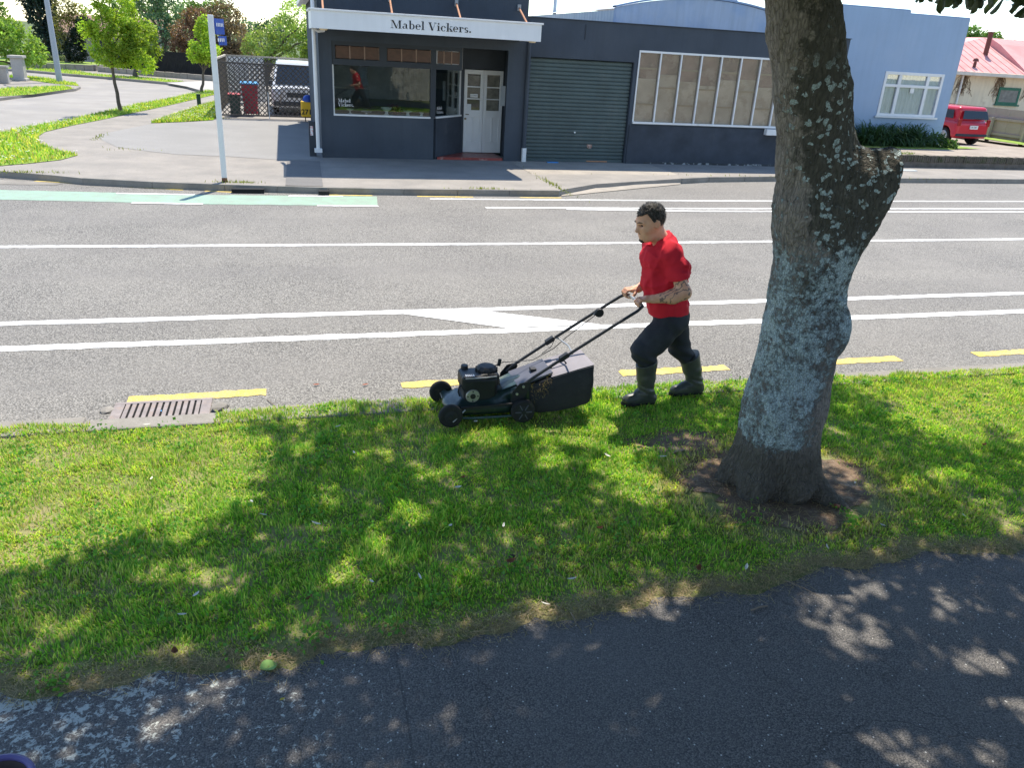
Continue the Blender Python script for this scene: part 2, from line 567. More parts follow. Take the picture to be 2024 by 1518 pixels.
def m_path():
    t = NT('dark_asphalt_path')
    v = t.new('TexVoronoi'); v.inputs['Scale'].default_value = 130
    t.link(t.pos(), v.inputs['Vector'])
    g = t.xyz(v.outputs['Color'])[0]
    c = t.mix(t.ramp(g, 0, 1), (.095, .088, .080), (.20, .185, .17))
    c = t.mix(t.ramp(v.outputs['Distance'], .4, .8), c, (.045, .045, .048))
    c = t.mix(t.ramp(t.noise(1.1, 5, .6), .4, .7, 0, .4), c, (.145, .14, .135))
    # pale grit
    g2 = t.new('TexVoronoi'); g2.inputs['Scale'].default_value = 34; t.link(t.pos(), g2.inputs['Vector'])
    pick = t.math('GREATER_THAN', t.xyz(g2.outputs['Color'])[0], .80)
    dot = t.math('LESS_THAN', g2.outputs['Distance'], .14)
    c = t.mix(t.math('MULTIPLY', pick, dot), c, (.52, .51, .47))
    # crusts of grey lichen, thick at the left end of the path and thinning out
    x = t.xyz()
    n = t.noise(30, 8, .75, dist=.5); n2 = t.noise(4.2, 5, .6)
    lim = t.ramp(x[0], -1.3, .9, .50, .67)
    lim = t.math('ADD', lim, t.math('MULTIPLY', t.math('SUBTRACT', n2, .5), -.25))
    d = t.math('SUBTRACT', n, lim)
    c = t.mix(t.ramp(d, 0, .035, 0, .9), c, (.46, .48, .44))
    # thin cracks
    cr = t.new('TexVoronoi', feature='DISTANCE_TO_EDGE'); cr.inputs['Scale'].default_value = .75
    wv = t.new('TexNoise'); wv.inputs['Scale'].default_value = 3; wv.inputs['Detail'].default_value = 6
    t.link(t.pos(), wv.inputs['Vector'])
    ad = t.new('VectorMath', operation='MULTIPLY_ADD'); ad.inputs[1].default_value = (.5, .5, .5)
    t.link(wv.outputs['Color'], ad.inputs[0]); t.link(t.pos(), ad.inputs[2])
    t.link(ad.outputs[0], cr.inputs['Vector'])
    c = t.mix(t.ramp(cr.outputs['Distance'], .0012, .004, .4, 0), c, (.03, .03, .03))
    jl = t.math('ABSOLUTE', t.math('SUBTRACT', t.math('ADD', x[0], t.math('MULTIPLY', t.noise(6, 4), .05)), .40))
    c = t.mix(t.ramp(jl, .002, .009, .45, 0), c, (.03, .03, .03))
    t.color(c); t.set(.82, 0, .3)
    h = t.math('ADD', t.math('MULTIPLY', t.math('SUBTRACT', 1., v.outputs['Distance']), .7), t.ramp(cr.outputs['Distance'], .001, .008, -.8, 0))
    t.bump(h, .005, .9)
    return t.m
PATHMAT = m_path()

# ================================================================== ground
GZ = .10      # level of the near verge
LZ = .12      # level of the far side land
ter = struct(MB().sheet([(-600, -200), (600, -200), (600, 1500), (-600, 1500)], -.06).build('terrain', TERRAIN))
road = struct(MB().sheet([(-80, 6.06), (90, 6.06), (90, 24), (-80, 24)], 0).build('road', ROAD))
side = struct(MB().sheet([(-80, 24), (10, 24), (10, 75), (-80, 75)], -.001).build('side_street', SIDEROAD))

def wobble(pts, amp, step, seed):
    rg = random.Random(seed); out = []
    for a, b in zip(pts[:-1], pts[1:]):
        n = max(1, int(math.dist(a, b)/step))
        for i in range(n):
            t = i/n; out.append((a[0]+(b[0]-a[0])*t+rg.gauss(0, amp), a[1]+(b[1]-a[1])*t+rg.gauss(0, amp)))
    out.append(pts[-1]); return out

def stripe(name, pts, w, material, z=.004, seed=1, parent=road, jit=.006):
    """a painted line with a slightly ragged edge"""
    rg = random.Random(seed); m = MB(); L = []
    for a, b in zip(pts[:-1], pts[1:]):
        n = max(1, int(math.dist(a, b)/.05)) if math.dist(a, b) < 40 else 400
        for i in range(n): L.append((a[0]+(b[0]-a[0])*i/n, a[1]+(b[1]-a[1])*i/n))
    L.append(pts[-1])
    for i, p in enumerate(L):
        q = L[min(i+1, len(L)-1)]; o = L[max(i-1, 0)]
        d = Vector((q[0]-o[0], q[1]-o[1])).normalized(); nrm = Vector((-d.y, d.x))
        for s in (-.5, .5):
            k = s*w+rg.gauss(0, jit); m.v.append((p[0]+nrm.x*k, p[1]+nrm.y*k, z))
        if i: m.f.append((2*i-2, 2*i-1, 2*i+1, 2*i)[::-1])
    return m.build(name, material, parent)
stripe('white_line', [(-14, 7.9), (30, 7.9)], .145, WHITE_PAINT, seed=2)
stripe('white_line', [(-14, 8.645), (30, 8.68)], .135, WHITE_PAINT, seed=3)
stripe('white_line', [(-16, 12.04), (4, 11.92), (10, 11.94), (36, 12.2)], .125, WHITE_PAINT, seed=4)
stripe('white_line', [(2.67, 15.75), (9, 15.76), (18, 16.0), (50, 16.9)], .1, WHITE_PAINT, seed=5)
stripe('white_line', [(3.6, 14.88), (8, 14.88), (17, 15.05), (50, 15.7)], .11, WHITE_PAINT, seed=6)
stripe('white_line', [(5.2, 14.74), (8, 14.58), (17, 14.62), (50, 14.9)], .12, WHITE_PAINT, z=.008, seed=7)
MB().sheet([(1.16, 8.57), (2.16, 8.57), (3.34, 7.98), (2.22, 7.98)], .006).build('chevron_bar', WHITE_PAINT, road)
MB().sheet([(-40, 15.35), (-5, 15.42), (-1.5, 15.08), (1.55, 14.98), (1.64, 15.97), (-1.6, 16.0), (-5, 16.32), (-40, 16.4)], .004).build('green_cycle_lane', GREEN_PAINT, road)
for x0, x1, y0, y1 in ((-3.1, -1.75, 16.06, 15.98), (-.05, .98, 15.93, 15.93), (-2.7, -1.52, 15.15, 15.06), (.45, 1.56, 14.98, 14.95), (-6.3, -5.1, 15.45, 15.4)):
    stripe('white_dash', [(x0, y0), (x1, y1)], .1, WHITE_PAINT, z=.009, seed=int(x0*9)+40)
for i, (x0, x1) in enumerate(((-5.6, -4.4), (-3.5, -2.4), (-1.40, -.30), (.87, 1.95), (3.0, 4.17), (5.1, 6.24), (7.24, 8.35), (9.4, 10.5))):
    stripe('yellow_dash', [(x0, 6.55), (x1, 6.56)], .14, YELLOW_PAINT, seed=20+i, jit=.008)
for i, (a, b) in enumerate((((-4.75, 17.33), (-3.85, 17.1)), ((-3.7, 17.02), (-2.0, 16.5)), ((-1.6, 16.42), (-1.1, 16.32)), ((.6, 16.1), (1.56, 16.06)), ((2.45, 16.03), (3.6, 15.99)), ((4.6, 15.99), (5.5, 15.99)))):
    stripe('yellow_dash', [a, b], .09, YELLOW_PAINT, seed=50+i)

# far side land: a slab whose edge makes the kerb face
LAND = [(-5.5, 17.75), (-4.4, 17.3), (-3.85, 17.0), (-2.56, 16.67), (-1.23, 16.45), (.72, 16.22), (2.2, 16.16), (5.5, 16.15), (5.62, 16.3), (6.7, 17.1), (9.1, 18.0), (10.2, 18.35), (12.4, 18.66), (15.9, 18.7), (21, 18.92), (90, 19.2),
        (90, 90), (-80, 90), (-80, 64), (-30, 59), (-14.8, 55.4), (-13.3, 54.3), (-12.3, 53.4), (-9.2, 51.3), (-6.2, 49.0), (-5.0, 46.8), (-4.3, 44.6), (-3.9, 43.2), (-4.8, 37.65), (-5.59, 33.8), (-6.03, 30.65), (-6.46, 27.7), (-6.94, 25.8), (-7.3, 24.0), (-7.6, 21.8), (-7.4, 19.8), (-6.6, 18.4)]
def slab(name, poly, z0, z1, material):
    return MB().prism(poly, z0, z1, 'xy').build(name, material)
land = struct(slab('far_footpath', LAND, -.05, LZ, FOOTPATH))
# kerb stones along the far side: separate lengths
KL = [(-3.85, 17.0), (-2.56, 16.67), (-1.23, 16.45), (.72, 16.22), (2.2, 16.16), (5.5, 16.15)]
KR = [(9.3, 18.06), (10.2, 18.35), (12.4, 18.66), (15.9, 18.7), (21, 18.92), (40, 19.02)]
for line in (KL, KR):
    for a, b in zip(line[:-1], line[1:]):
        n = max(1, int(round(math.dist(a, b)/1.3)))
        for i in range(n):
            p = Vector((*a, 0)).lerp(Vector((*b, 0)), i/n); q = Vector((*a, 0)).lerp(Vector((*b, 0)), (i+1)/n)
            d = (q-p).normalized(); nrm = Vector((-d.y, d.x, 0))
            p += nrm*.05+d*.006; q += nrm*.05-d*.006
            MB().bar(p+Vector((0, 0, .052)), q+Vector((0, 0, .052)), .13, .15).build('kerb_stone', KERB, land, bevel=.012)
MB().box(.52, .72, 16.02, 16.16, .012, .085).box(-1.1, -.5, 16.2, 16.33, .015, .08).build('drain_slot', mat('slot_dark', (.01, .01, .01)), land)
# vehicle crossing ramp to the roller door
m = MB(); inn = [(5.55, 18.5), (7.2, 18.7), (9.5, 18.75)]; outr = [(5.58, 16.16), (7.0, 16.85), (9.22, 17.92)]
for i in range(2):
    m.poly([(*outr[i], .012), (*outr[i+1], .012), (*inn[i+1], LZ+.006), (*inn[i], LZ+.006)])
m.poly([(*inn[0], LZ+.006), (*inn[1], LZ+.006), (*inn[2], LZ+.006), (9.5, 20.55, LZ+.006), (5.55, 20.55, LZ+.006)])
m.build('crossing_apron', APRON, land)
# smooth driveway beside the shop with its rounded corner
DRV = [(.80, 29.6), (.80, 20.1), (-.28, 20.0), (-1.41, 20.4), (-2.54, 20.57), (-3.14, 20.95), (-4.04, 21.7), (-4.64, 23.1), (-4.9, 23.85), (-4.75, 24.6), (-4.1, 27.0), (-3.2, 28.0), (-2.37, 28.85), (-2.3, 29.7)]
MB().sheet(DRV, LZ+.005).build('driveway', DRIVE, land)
MB().sheet([(-6.1, 48.4), (-4.9, 46.2), (-4.2, 44.2), (-3.0, 44.6), (-3.2, 52), (-4.6, 52)], LZ+.004).build('driveway', m_concrete('pale_driveway', (.5, .48, .45), (.42, .4, .38)), land)
MB().sheet([(-.1, 16.35), (.62, 16.3), (.7, 19.9), (-.05, 19.9)], LZ+.007).build('service_cover_strip', m_concrete('dark_patch', (.22, .21, .2), (.17, .165, .16)), land)
MB().sheet([(-60, 17.9), (-5.3, 17.45), (-4.2, 17.05), (-4.3, 16.9), (-60, 17.2)], .006).build('channel', KERB, road)

# left bank of the side street
LEFTLAND = [(-10.6, 33.5), (-9.9, 37.4), (-9.1, 41.6), (-9.25, 43.3), (-9.72, 45.1), (-11.7, 48.3), (-16, 51.8), (-80, 56), (-80, 28), (-13, 30.5)]
lland = struct(slab('corner_pavement', LEFTLAND, -.05, .1, FOOTPATH))

GRASSPOLYS = {}
VA = [(-5.61, 18.35), (-5.17, 18.75), (-4.73, 19.32), (-4.55, 20.1), (-5.19, 20.9), (-5.77, 22.0), (-6.14, 23.3), (-6.24, 24.4), (-5.98, 26.06), (-5.54, 28), (-5.06, 30.45), (-4.37, 33.9), (-3.16, 40.8), (-2.9, 43), (-3.75, 43.2), (-4.65, 37.65), (-5.44, 33.8), (-5.88, 30.65), (-6.31, 27.7), (-6.79, 25.8), (-7.15, 24.0), (-7.45, 21.8), (-7.25, 19.8), (-6.5, 18.5)]
VB = [(-4.05, 27.45), (-3.8, 29.4), (-3.35, 33), (-2.8, 37), (-2.35, 37), (-2.3, 30.3), (-2.35, 29.0), (-3.2, 28.1)]
VL = [(-10.35, 35.9), (-9.75, 37.4), (-9.15, 41.5), (-9.86, 43.0), (-11.6, 39.8), (-14, 36.5), (-13, 34.5)]
VL2 = [(-9.35, 43.5), (-9.8, 45.1), (-11.7, 48.1), (-13.2, 49.5), (-14.5, 49.2), (-10.6, 44.4)]
VF = [(-14.7, 55.6), (-13.2, 54.5), (-12.2, 53.6), (-6.2, 49.2), (-5.4, 50.3), (-7.4, 52.3), (-10.6, 54.0), (-12.3, 56.9), (-16, 58.5), (-20, 58)]
VT = [(-30, 60.2), (-15, 57.6), (-11.4, 58.4), (-11.2, 62), (-30, 66)]
for nm, poly, z in (('verge_lawn', VA, LZ+.012), ('verge_lawn', VB, LZ+.012), ('verge_lawn', VF, LZ+.01)):
    MB().sheet(poly, z).build(nm, LAWN, land)
MB().sheet(VL, .112).build('verge_lawn', LAWN, lland)
MB().sheet(VL2, .112).build('verge_lawn', LAWN, lland)

# near side: kerb, verge soil, path
near = struct(MB().box(-60, 60, -40, 5.80, -.3, GZ-.02).build('verge_ground', SOIL))
kerb_near = struct(MB().box(-60, -1.60, 5.805, 6.065, -.2, GZ).box(-.62, 60, 5.805, 6.065, -.2, GZ).box(-1.60, -.62, 5.805, 6.0, -.2, GZ).build('near_kerb', KERB, bevel=.02))
edge = [(-60, 3.12), (-2.5, 3.13), (-1.37, 3.14), (-.85, 3.11), (.2, 3.1), (.95, 3.1), (1.54, 3.16), (2.14, 3.17), (2.63, 3.17), (3.0, 3.25), (3.58, 3.27), (4.4, 3.2), (7, 3.2), (60, 3.2)]
e2 = []
rr = random.Random(3)
for a, b in zip(edge[:-1], edge[1:]):
    n = max(1, int((b[0]-a[0])/.045)) if b[0] < 10 and a[0] > -10 else 1
    for i in range(n):
        t = i/n; x = a[0]+(b[0]-a[0])*t
        w = .03*math.sin(x*7.1)+.02*math.sin(x*17+1)
        e2.append((x, a[1]+(b[1]-a[1])*t+w+rr.gauss(0, .008)))
e2.append(edge[-1])
m = MB(); n = len(e2)
for x, y in e2: m.v += [(x, y, GZ-.012), (x, y+.012, GZ-.03), (x, .75, GZ-.012)]
for i in range(n-1):
    a, b = 3*i, 3*i+3
    m.f += [(a+2, b+2, b, a), (a, b, b+1, a+1)]
path = struct(m.build('asphalt_path', PATHMAT))
struct(MB().sheet([(-60, -40), (60, -40), (60, .78), (-60, .78)], GZ-.008).build('back_lawn', mat('shaded_back_lawn', (.12, .14, .06), .95, .2, 2)))

# ================================================================== buildings
DARK = mat('charcoal_wall_paint', (.060, .074, .096), .8, .12, 1.2, (.075, .088, .108), .7, .5, .75, .003, 25, streak=.3)
DARK2 = mat('charcoal_lower_paint', (.050, .060, .078), .8, .2, 2.2, (.085, .095, .105), 1.6, .62, .8, .004, 30, streak=.3)
WHITE = mat('white_gloss_paint', (.78, .78, .78), .45, .05, 2, (.55, .54, .5), 3, .62, .8)
FASCIA = mat('white_fascia_board', (.80, .81, .83), .5, .04, 1.2, streak=.12)
TEXTM = mat('black_sign_lettering', (.012, .012, .014), .5)
TEXTW = mat('white_sign_lettering', (.8, .8, .8), .5)
TRIM = mat('dark_trim', (.040, .048, .060), .6)
GLASS = glassmat('shop_glass', (.9, .93, .93), .40)
PANEG = glassmat('door_glass', (.92, .93, .93), .15)
DIRTYG = glassmat('dusty_glass', (.92, .88, .84), .22, .25)
RODM = mat('rusted_rod', (.45, .22, .12), .8, .3, 20)
TILE = mat('red_tile', (.28, .06, .05), .35, .2, 20, (.5, .35, .3), 6, .55, .7)
ROOM = mat('shop_interior', (.16, .18, .18), .9, .15, 1)
COPPER = mat('bronze_leadlight', (.085, .036, .022), .35, .35, 9, spec=.5)
CREAM = mat('cream_plastic', (.75, .62, .42), .5)

FY = 20.6      # plane of the shop fronts
shop = empty('shop_building', (3.3, 24.5, LZ), 'charcoal painted corner shop with white doors under a white fascia canopy', 'building')
def part(name, fn, material, parent, **kw):
    m = MB(); fn(m); return m.build(name, material, parent, **kw)

# walls: front left open for the display window, corner window and recessed doorway
part('wall', lambda m: (m.box(.80, 1.10, FY, FY+.25, LZ-.05, 4.3), m.box(1.10, 3.555, FY, FY+.25, LZ-.05, 1.13), m.prism([(5.41, FY), (5.87, FY), (5.87, FY+.25), (5.475, FY+.25)], LZ-.05, 4.3, 'xy'),
     m.box(1.10, 5.41, FY, FY+.25, 2.79, 4.3), m.box(.80, 1.05, FY+.25, 29.7, LZ-.05, 3.85), m.box(5.62, 5.87, FY+.25, 29.7, LZ-.05, 4.2), m.box(1.05, 5.62, 29.45, 29.7, LZ-.05, 3.85)), DARK, shop)
part('roof', lambda m: m.poly([(.8, 20.9, 3.86), (5.85, 20.9, 4.1), (5.85, 29.7, 4.1), (.8, 29.7, 3.86)]).poly([(.8, 20.9, 3.80), (5.85, 20.9, 4.04), (5.85, 29.7, 4.04), (.8, 29.7, 3.80)]), mat('roof_iron', (.25, .26, .27), .5), shop)
part('gutter', lambda m: (m.box(.50, .62, 21.4, 29.6, 3.72, 3.86), m.box(.62, .795, 21.4, 29.6, 3.80, 3.86)), WHITE, shop)
# transom band between window head and the wall above
part('transom_rail', lambda m: (m.box(1.10, 4.25, FY+.02, FY+.10, 2.27, 2.40), m.box(1.10, 4.25, FY+.02, FY+.10, 2.70, 2.79), m.box(1.10, 1.18, FY+.02, FY+.10, 2.40, 2.70),
     m.box(2.22, 2.40, FY+.02, FY+.10, 2.40, 2.70), m.box(3.47, 3.60, FY+.018, FY+.10, 1.13, 2.70), m.box(4.18, 4.25, FY+.02, FY+.10, 2.40, 2.70)), TRIM, shop)
for x0, x1 in ((1.18, 2.22), (2.40, 3.47), (3.60, 4.18)):
    n = 3; w = (x1-x0)/n
    for i in range(n):
        p = part('transom_pane', lambda m: m.box(x0+i*w+.015, x0+(i+1)*w-.015, FY+.05, FY+.07, 2.415, 2.685), COPPER, shop)
        part('lead_bar', lambda m: m.box(x0+(i+1)*w-.014, x0+(i+1)*w+.014, FY+.04, FY+.08, 2.40, 2.70), mat('lead', (.3, .2, .15)) if i == 0 and x0 < 1.2 else bpy.data.materials['lead'], p)
# display window
win = part('display_window', lambda m: (m.box(1.10, 1.135, FY+.03, FY+.12, 1.13, 2.27), m.box(1.10, 3.47, FY-.02, FY+.14, 1.115, 1.155)), WHITE, shop)
part('pane', lambda m: m.box(1.135, 3.47, FY+.08, FY+.088, 1.155, 2.27), GLASS, win)
# corner window beside the doorway, set at an angle, and the stall riser under it
A = Vector((3.58, FY+.07, 0)); B = Vector((4.42, 21.62, 0))
def angled(m, z0, z1, t0=0., t1=1., w=.03, off=0.):
    d = (B-A).normalized(); nr = Vector((d.y, -d.x, 0))*off
    p = A.lerp(B, t0)+nr; q = A.lerp(B, t1)+nr
    m.bar(p+Vector((0, 0, (z0+z1)/2)), q+Vector((0, 0, (z0+z1)/2)), w, z1-z0)
part('stall_riser', lambda m: angled(m, LZ-.02, 1.12, w=.12), DARK2, shop)
cw = part('corner_window', lambda m: (angled(m, 1.12, 1.16, w=.13), angled(m, 1.16, 2.27, .955, 1., .06), angled(m, 2.27, 2.79, 0, 1, .1)), WHITE, shop)
cw.data.materials[0] = WHITE
part('pane', lambda m: angled(m, 1.16, 2.27, .03, .955, .01), GLASS, cw)
# doorway
DY = 21.65
part('doorway_surround', lambda m: (m.box(4.42, 4.52, DY-.06, DY+.12, LZ, 2.79), m.box(5.585, 5.78, DY+.002, DY+.12, LZ, 2.79), m.box(4.52, 5.58, DY-.04, DY+.1, 2.30, 2.79), m.prism([(5.475, FY+.251), (5.53, FY+.251), (5.78, DY), (5.72, DY)], LZ, 2.79, 'xy'), m.box(3.6, 5.7, FY+.26, DY+.1, 2.80, 2.84)), TRIM, shop)
part('threshold', lambda m: m.prism([(3.66, FY+.02), (5.39, FY+.02), (5.39, DY-.02), (4.5, DY-.02)], LZ, LZ+.065, 'xy'), TILE, shop)
for i in range(2):
    x0 = 4.53+i*.525; x1 = x0+.518; zb = LZ+.075; zt = 2.28
    d = part('door', lambda m: (m.box(x0, x0+.085, DY-.02, DY+.025, zb, zt), m.box(x1-.085, x1, DY-.02, DY+.025, zb, zt), m.box(x0+.085, x1-.085, DY-.02, DY+.025, zt-.11, zt), m.box(x0+.085, x1-.085, DY-.02, DY+.025, zb, zb+.28),
        m.box(x0+.085, x1-.085, DY-.02, DY+.025, 1.10, 1.28), m.box(x0+.24, x0+.28, DY-.02, DY+.025, zb+.28, 1.10)), WHITE, shop, bevel=.006)
    for k in range(2):
        part('panel', lambda m: m.box(x0+.085+.195*k, x0+.24+.193*k, DY, DY+.015, zb+.28, 1.10), WHITE, d)
    for k in range(3):
        z0 = 1.28+k*.298
        part('pane', lambda m: m.box(x0+.085, x1-.085, DY, DY+.006, z0, z0+.27), PANEG, d)
        if k < 2: part('glazing_bar', lambda m: m.box(x0+.085, x1-.085, DY-.015, DY+.02, z0+.27, z0+.298), WHITE, d)
    part('curtain', lambda m: m.box(x0+.09, x1-.09, DY+.05, DY+.06, 1.2, 2.2), mat('lace_curtain%d' % i, ((.12, .10, .09), (.34, .31, .26))[i], .9, .3, 7), d)
    if i == 0:
        part('knob', lambda m: m.tube([(x0+.045, DY-.03, 1.06), (x0+.045, DY-.06, 1.06)], .028, 10), mat('brass', (.2, .17, .12), .4, metal=.8), d)
        part('handle', lambda m: m.tube([(x0+.05, DY-.03, 1.17), (x0+.14, DY-.045, 1.17)], .012, 6), bpy.data.materials['brass'], d)
        part('closed_notice', lambda m: m.box(x0+.17, x0+.37, DY-.006, DY-.002, 1.60, 1.685), TEXTW, d)
        part('paper_notice', lambda m: m.box(x0+.09, x0+.20, DY-.006, DY-.002, 1.22, 1.43), mat('paper', (.72, .74, .75)), d)
part('notice_board', lambda m: m.box(5.50, 5.66, DY-.12, DY-.08, 1.42, 1.92), mat('leaflet_holder', (.62, .66, .70), .4), shop)
part('letter_slot', lambda m: m.box(5.585, 5.60, DY-.07, DY-.06, .5, 1.1), TRIM, shop)
# room behind the glass
part('interior', lambda m: (m.box(1.06, 5.6, 25.2, 25.3, .12, 2.9), m.box(1.06, 5.6, 21.8, 25.2, .10, .14), m.box(1.06, 5.6, 21.8, 25.2, 2.86, 2.92), m.box(1.06, 3.5, FY+.27, FY+.9, 1.05, 1.13)), ROOM, shop)
part('shelf', lambda m: (m.box(1.5, 4.6, 24.6, 25.19, .95, 1.0), m.box(4.2, 4.9, 25.1, 25.19, 1.6, 2.05), m.box(1.3, 2.4, 25.0, 25.19, 1.5, 1.54)), mat('shop_shelf', (.35, .34, .3)), shop)
# awning canopy
AY = 18.85
aw = part('canopy', lambda m: (m.box(.62, 5.66, AY+.035, FY-.005, 3.06, 3.16),), DARK, shop)
fa = part('fascia_board', lambda m: (m.box(.60, 5.70, AY, AY+.03, 3.02, 3.37), m.box(.60, .63, AY+.03, FY-.01, 3.02, 3.37), m.box(5.67, 5.70, AY+.03, FY-.01, 3.02, 3.37)), FASCIA, shop)
part('capping', lambda m: (m.box(.56, 5.74, AY-.03, AY+.05, 3.372, 3.41), m.box(.56, .60, AY+.05, FY-.01, 3.372, 3.41), m.box(5.70, 5.74, AY+.05, FY-.01, 3.372, 3.41)), WHITE, fa, bevel=.008)
for xt, xb in ((.92, .86), (2.47, 2.32), (4.06, 3.83), (5.62, 5.36)):
    r = part('tie_rod', lambda m: m.tube([(xt, FY-.02, 3.76), (xb, AY+.06, 3.40)], .022, 8), RODM, shop)
    part('bracket', lambda m: m.box(xt-.04, xt+.04, FY-.05, FY-.002, 3.70, 3.84), mat('zinc', (.4, .4, .4)) if xt < 1 else bpy.data.materials['zinc'], r)
for x in (.86, 5.55):
    part('soffit_light', lambda m: m.lathe([(.02, 3.0), (.07, 2.99), (.10, 3.03), (.10, 3.055), (.02, 3.058)], (x, AY+.18, 0), 'z', 14), CREAM, shop, smooth=True)
part('downpipe', lambda m: m.tube([(.70, FY-.12, .33), (.70, FY-.12, 3.75), (.62, FY+.6, 3.85)], .045, 10).box(.61, .79, FY-.22, FY-.02, .26, .34).tube([(.70, FY-.12, 3.02), (.80, FY-.12, 2.98), (.95, FY-.1, 3.0)], .04, 8), WHITE, shop, smooth=True)
part('downpipe', lambda m: m.tube([(5.93, FY-.07, .45), (5.93, FY-.07, 3.5)], .05, 8), DARK, shop, smooth=True)
part('downpipe_shoe', lambda m: m.box(5.885, 5.985, FY-.13, FY-.015, LZ, .47), WHITE, shop)

# --- the lettering on the fascia: a heavy serif face built from strokes
def glyphs():
    G = {}; T = .13; H = .042; X = .46; CAP = .70; ASC = .74
    def arc(cx, cy, ro, ri, a0, a1, n=22):
        P = []
        for i in range(n):
            t0 = math.radians(a0+(a1-a0)*i/n); t1 = math.radians(a0+(a1-a0)*(i+1)/n)
            P.append([(cx+ro[0]*math.cos(t0), cy+ro[1]*math.sin(t0)), (cx+ro[0]*math.cos(t1), cy+ro[1]*math.sin(t1)), (cx+ri[0]*math.cos(t1), cy+ri[1]*math.sin(t1)), (cx+ri[0]*math.cos(t0), cy+ri[1]*math.sin(t0))])
        return P
    R = lambda x0, y0, x1, y1: [(x0, y0), (x1, y0), (x1, y1), (x0, y1)]
    D = lambda x0, y0, x1, y1, w: [(x0, y0), (x0+w, y0), (x1+w, y1), (x1, y1)]
    G['M'] = (.98, [R(.0, 0, .24, H), R(.105, H, .135, CAP), R(0, CAP-H, .2, CAP), D(.46, 0, .10, CAP-.001, .14), D(.47, .0, .74, CAP-.002, .03), R(.74, H, .88, CAP-H), R(.66, 0, .96, H), R(.72, CAP-H, .96, CAP)])
    G['a'] = (.54, [R(.30, .03, .30+T, X-.10)] + arc(.26, X-.13, (.165, .13), (.045, .105), 0, 165) + arc(.19, .125, (.165, .13), (.06, .105), 60, 300) + [R(.40, 0, .52, .03)])
    G['b'] = (.56, [R(.07, 0, .07+T, ASC), R(.0, ASC-H, .08, ASC)] + arc(.29, X/2, (.235, X/2+.01), (.115, X/2-.02), -118, 118))
    G['e'] = (.50, arc(.245, X/2, (.235, X/2+.01), (.115, X/2-.018), 0, 318) + [R(.13, X/2, .40, X/2+H)])
    G['l'] = (.30, [R(.075, H, .075+T, ASC), R(0, 0, .275, H), R(0, ASC-H, .08, ASC)])
    G['V'] = (.76, [D(.30, 0, .06, CAP-H, .15), D(.37, 0, .61, CAP-H, .03), R(0, CAP-H, .29, CAP), R(.53, CAP-H, .76, CAP)])
    G['i'] = (.30, [R(.075, H, .075+T, X), R(0, 0, .275, H), R(0, X-H, .08, X)] + arc(.138, .62, (.075, .075), (.001, .001), 0, 360))
    G['c'] = (.47, arc(.245, X/2, (.235, X/2+.01), (.115, X/2-.018), 42, 318) + arc(.385, X-.11, (.055, .055), (.001, .001), 0, 360))
    G['k'] = (.57, [R(.075, H, .075+T, ASC), R(0, 0, .27, H), R(0, ASC-H, .08, ASC), D(.20, .20, .42, X-H, .028), D(.42, H, .26, .27, .14), R(.32, X-H, .55, X), R(.34, 0, .58, H)])
    G['r'] = (.45, [R(.075, H, .075+T, X), R(0, 0, .29, H), R(0, X-H, .08, X)] + arc(.30, X-.12, (.11, .12), (.075, .095), 60, 180) + arc(.365, X-.08, (.06, .06), (.001, .001), 0, 360))
    G['s'] = (.42, arc(.20, X*.72, (.165, .13), (.06, .10), 25, 235) + arc(.21, X*.27, (.175, .135), (.06, .105), -155, 55) + [D(.30, .12, .04, .27, .1)])
    G['.'] = (.22, arc(.10, .075, (.08, .08), (.001, .001), 0, 360))
    return G
GL = glyphs()
def lettering(name, text, origin, height, width, material, parent, y, right=Vector((1, 0, 0)), fwd=Vector((0, -1, 0))):
    adv = sum(GL[c][0]+.035 if c != ' ' else .28 for c in text)
    sx = width/adv; sz = height/.72; m = MB(); x = 0; k = 0
    for c in text:
        if c == ' ': x += .28; continue
        for P in GL[c][1]:
            k += 1
            m.poly([Vector(origin)+right*((x+a)*sx)+Vector((0, 0, b*sz))+fwd*(.003+.00002*k) for a, b in P])
        x += GL[c][0]+.035
    return stuff(m.build(name, material, parent, fix=False))
lettering('lettering', 'Mabel Vickers.', (2.28, AY-.001, 3.115), .165, 1.80, TEXTM, fa, AY)
lettering('lettering', 'Mabel', (1.22, FY+.077, 1.42), .085, .30, TEXTW, win, FY)
lettering('lettering', 'Vickers.', (1.22, FY+.077, 1.325), .085, .38, TEXTW, win, FY)
dd = (B-A).normalized(); p0 = A.lerp(B, .07)+Vector((dd.y, -dd.x, 0))*.012
lettering('lettering', 'Mabel', (p0.x, p0.y, 1.32), .075, .25, TEXTW, cw, FY, dd, Vector((dd.y, -dd.x, 0)))
lettering('lettering', 'Vickers.', (p0.x, p0.y, 1.225), .075, .32, TEXTW, cw, FY, dd, Vector((dd.y, -dd.x, 0)))
def txt(name, body, loc, size, material, parent, rot=(math.pi/2, 0, 0), align='CENTER', bold=0.):
    o = _txt(name, body, (0, 0, 0), size, material, None, (0, 0, 0), align, bold)
    dg = bpy.context.evaluated_depsgraph_get(); dg.update()
    me = bpy.data.meshes.new_from_object(o.evaluated_get(dg)); bpy.data.objects.remove(o)
    me.materials.clear(); me.materials.append(material)
    o = bpy.data.objects.new(name, me); COL.objects.link(o); o.rotation_euler = rot
    o.location = Vector(loc)-wloc(parent) if parent is not None else loc
    if parent is not None: o.parent = parent
    return o
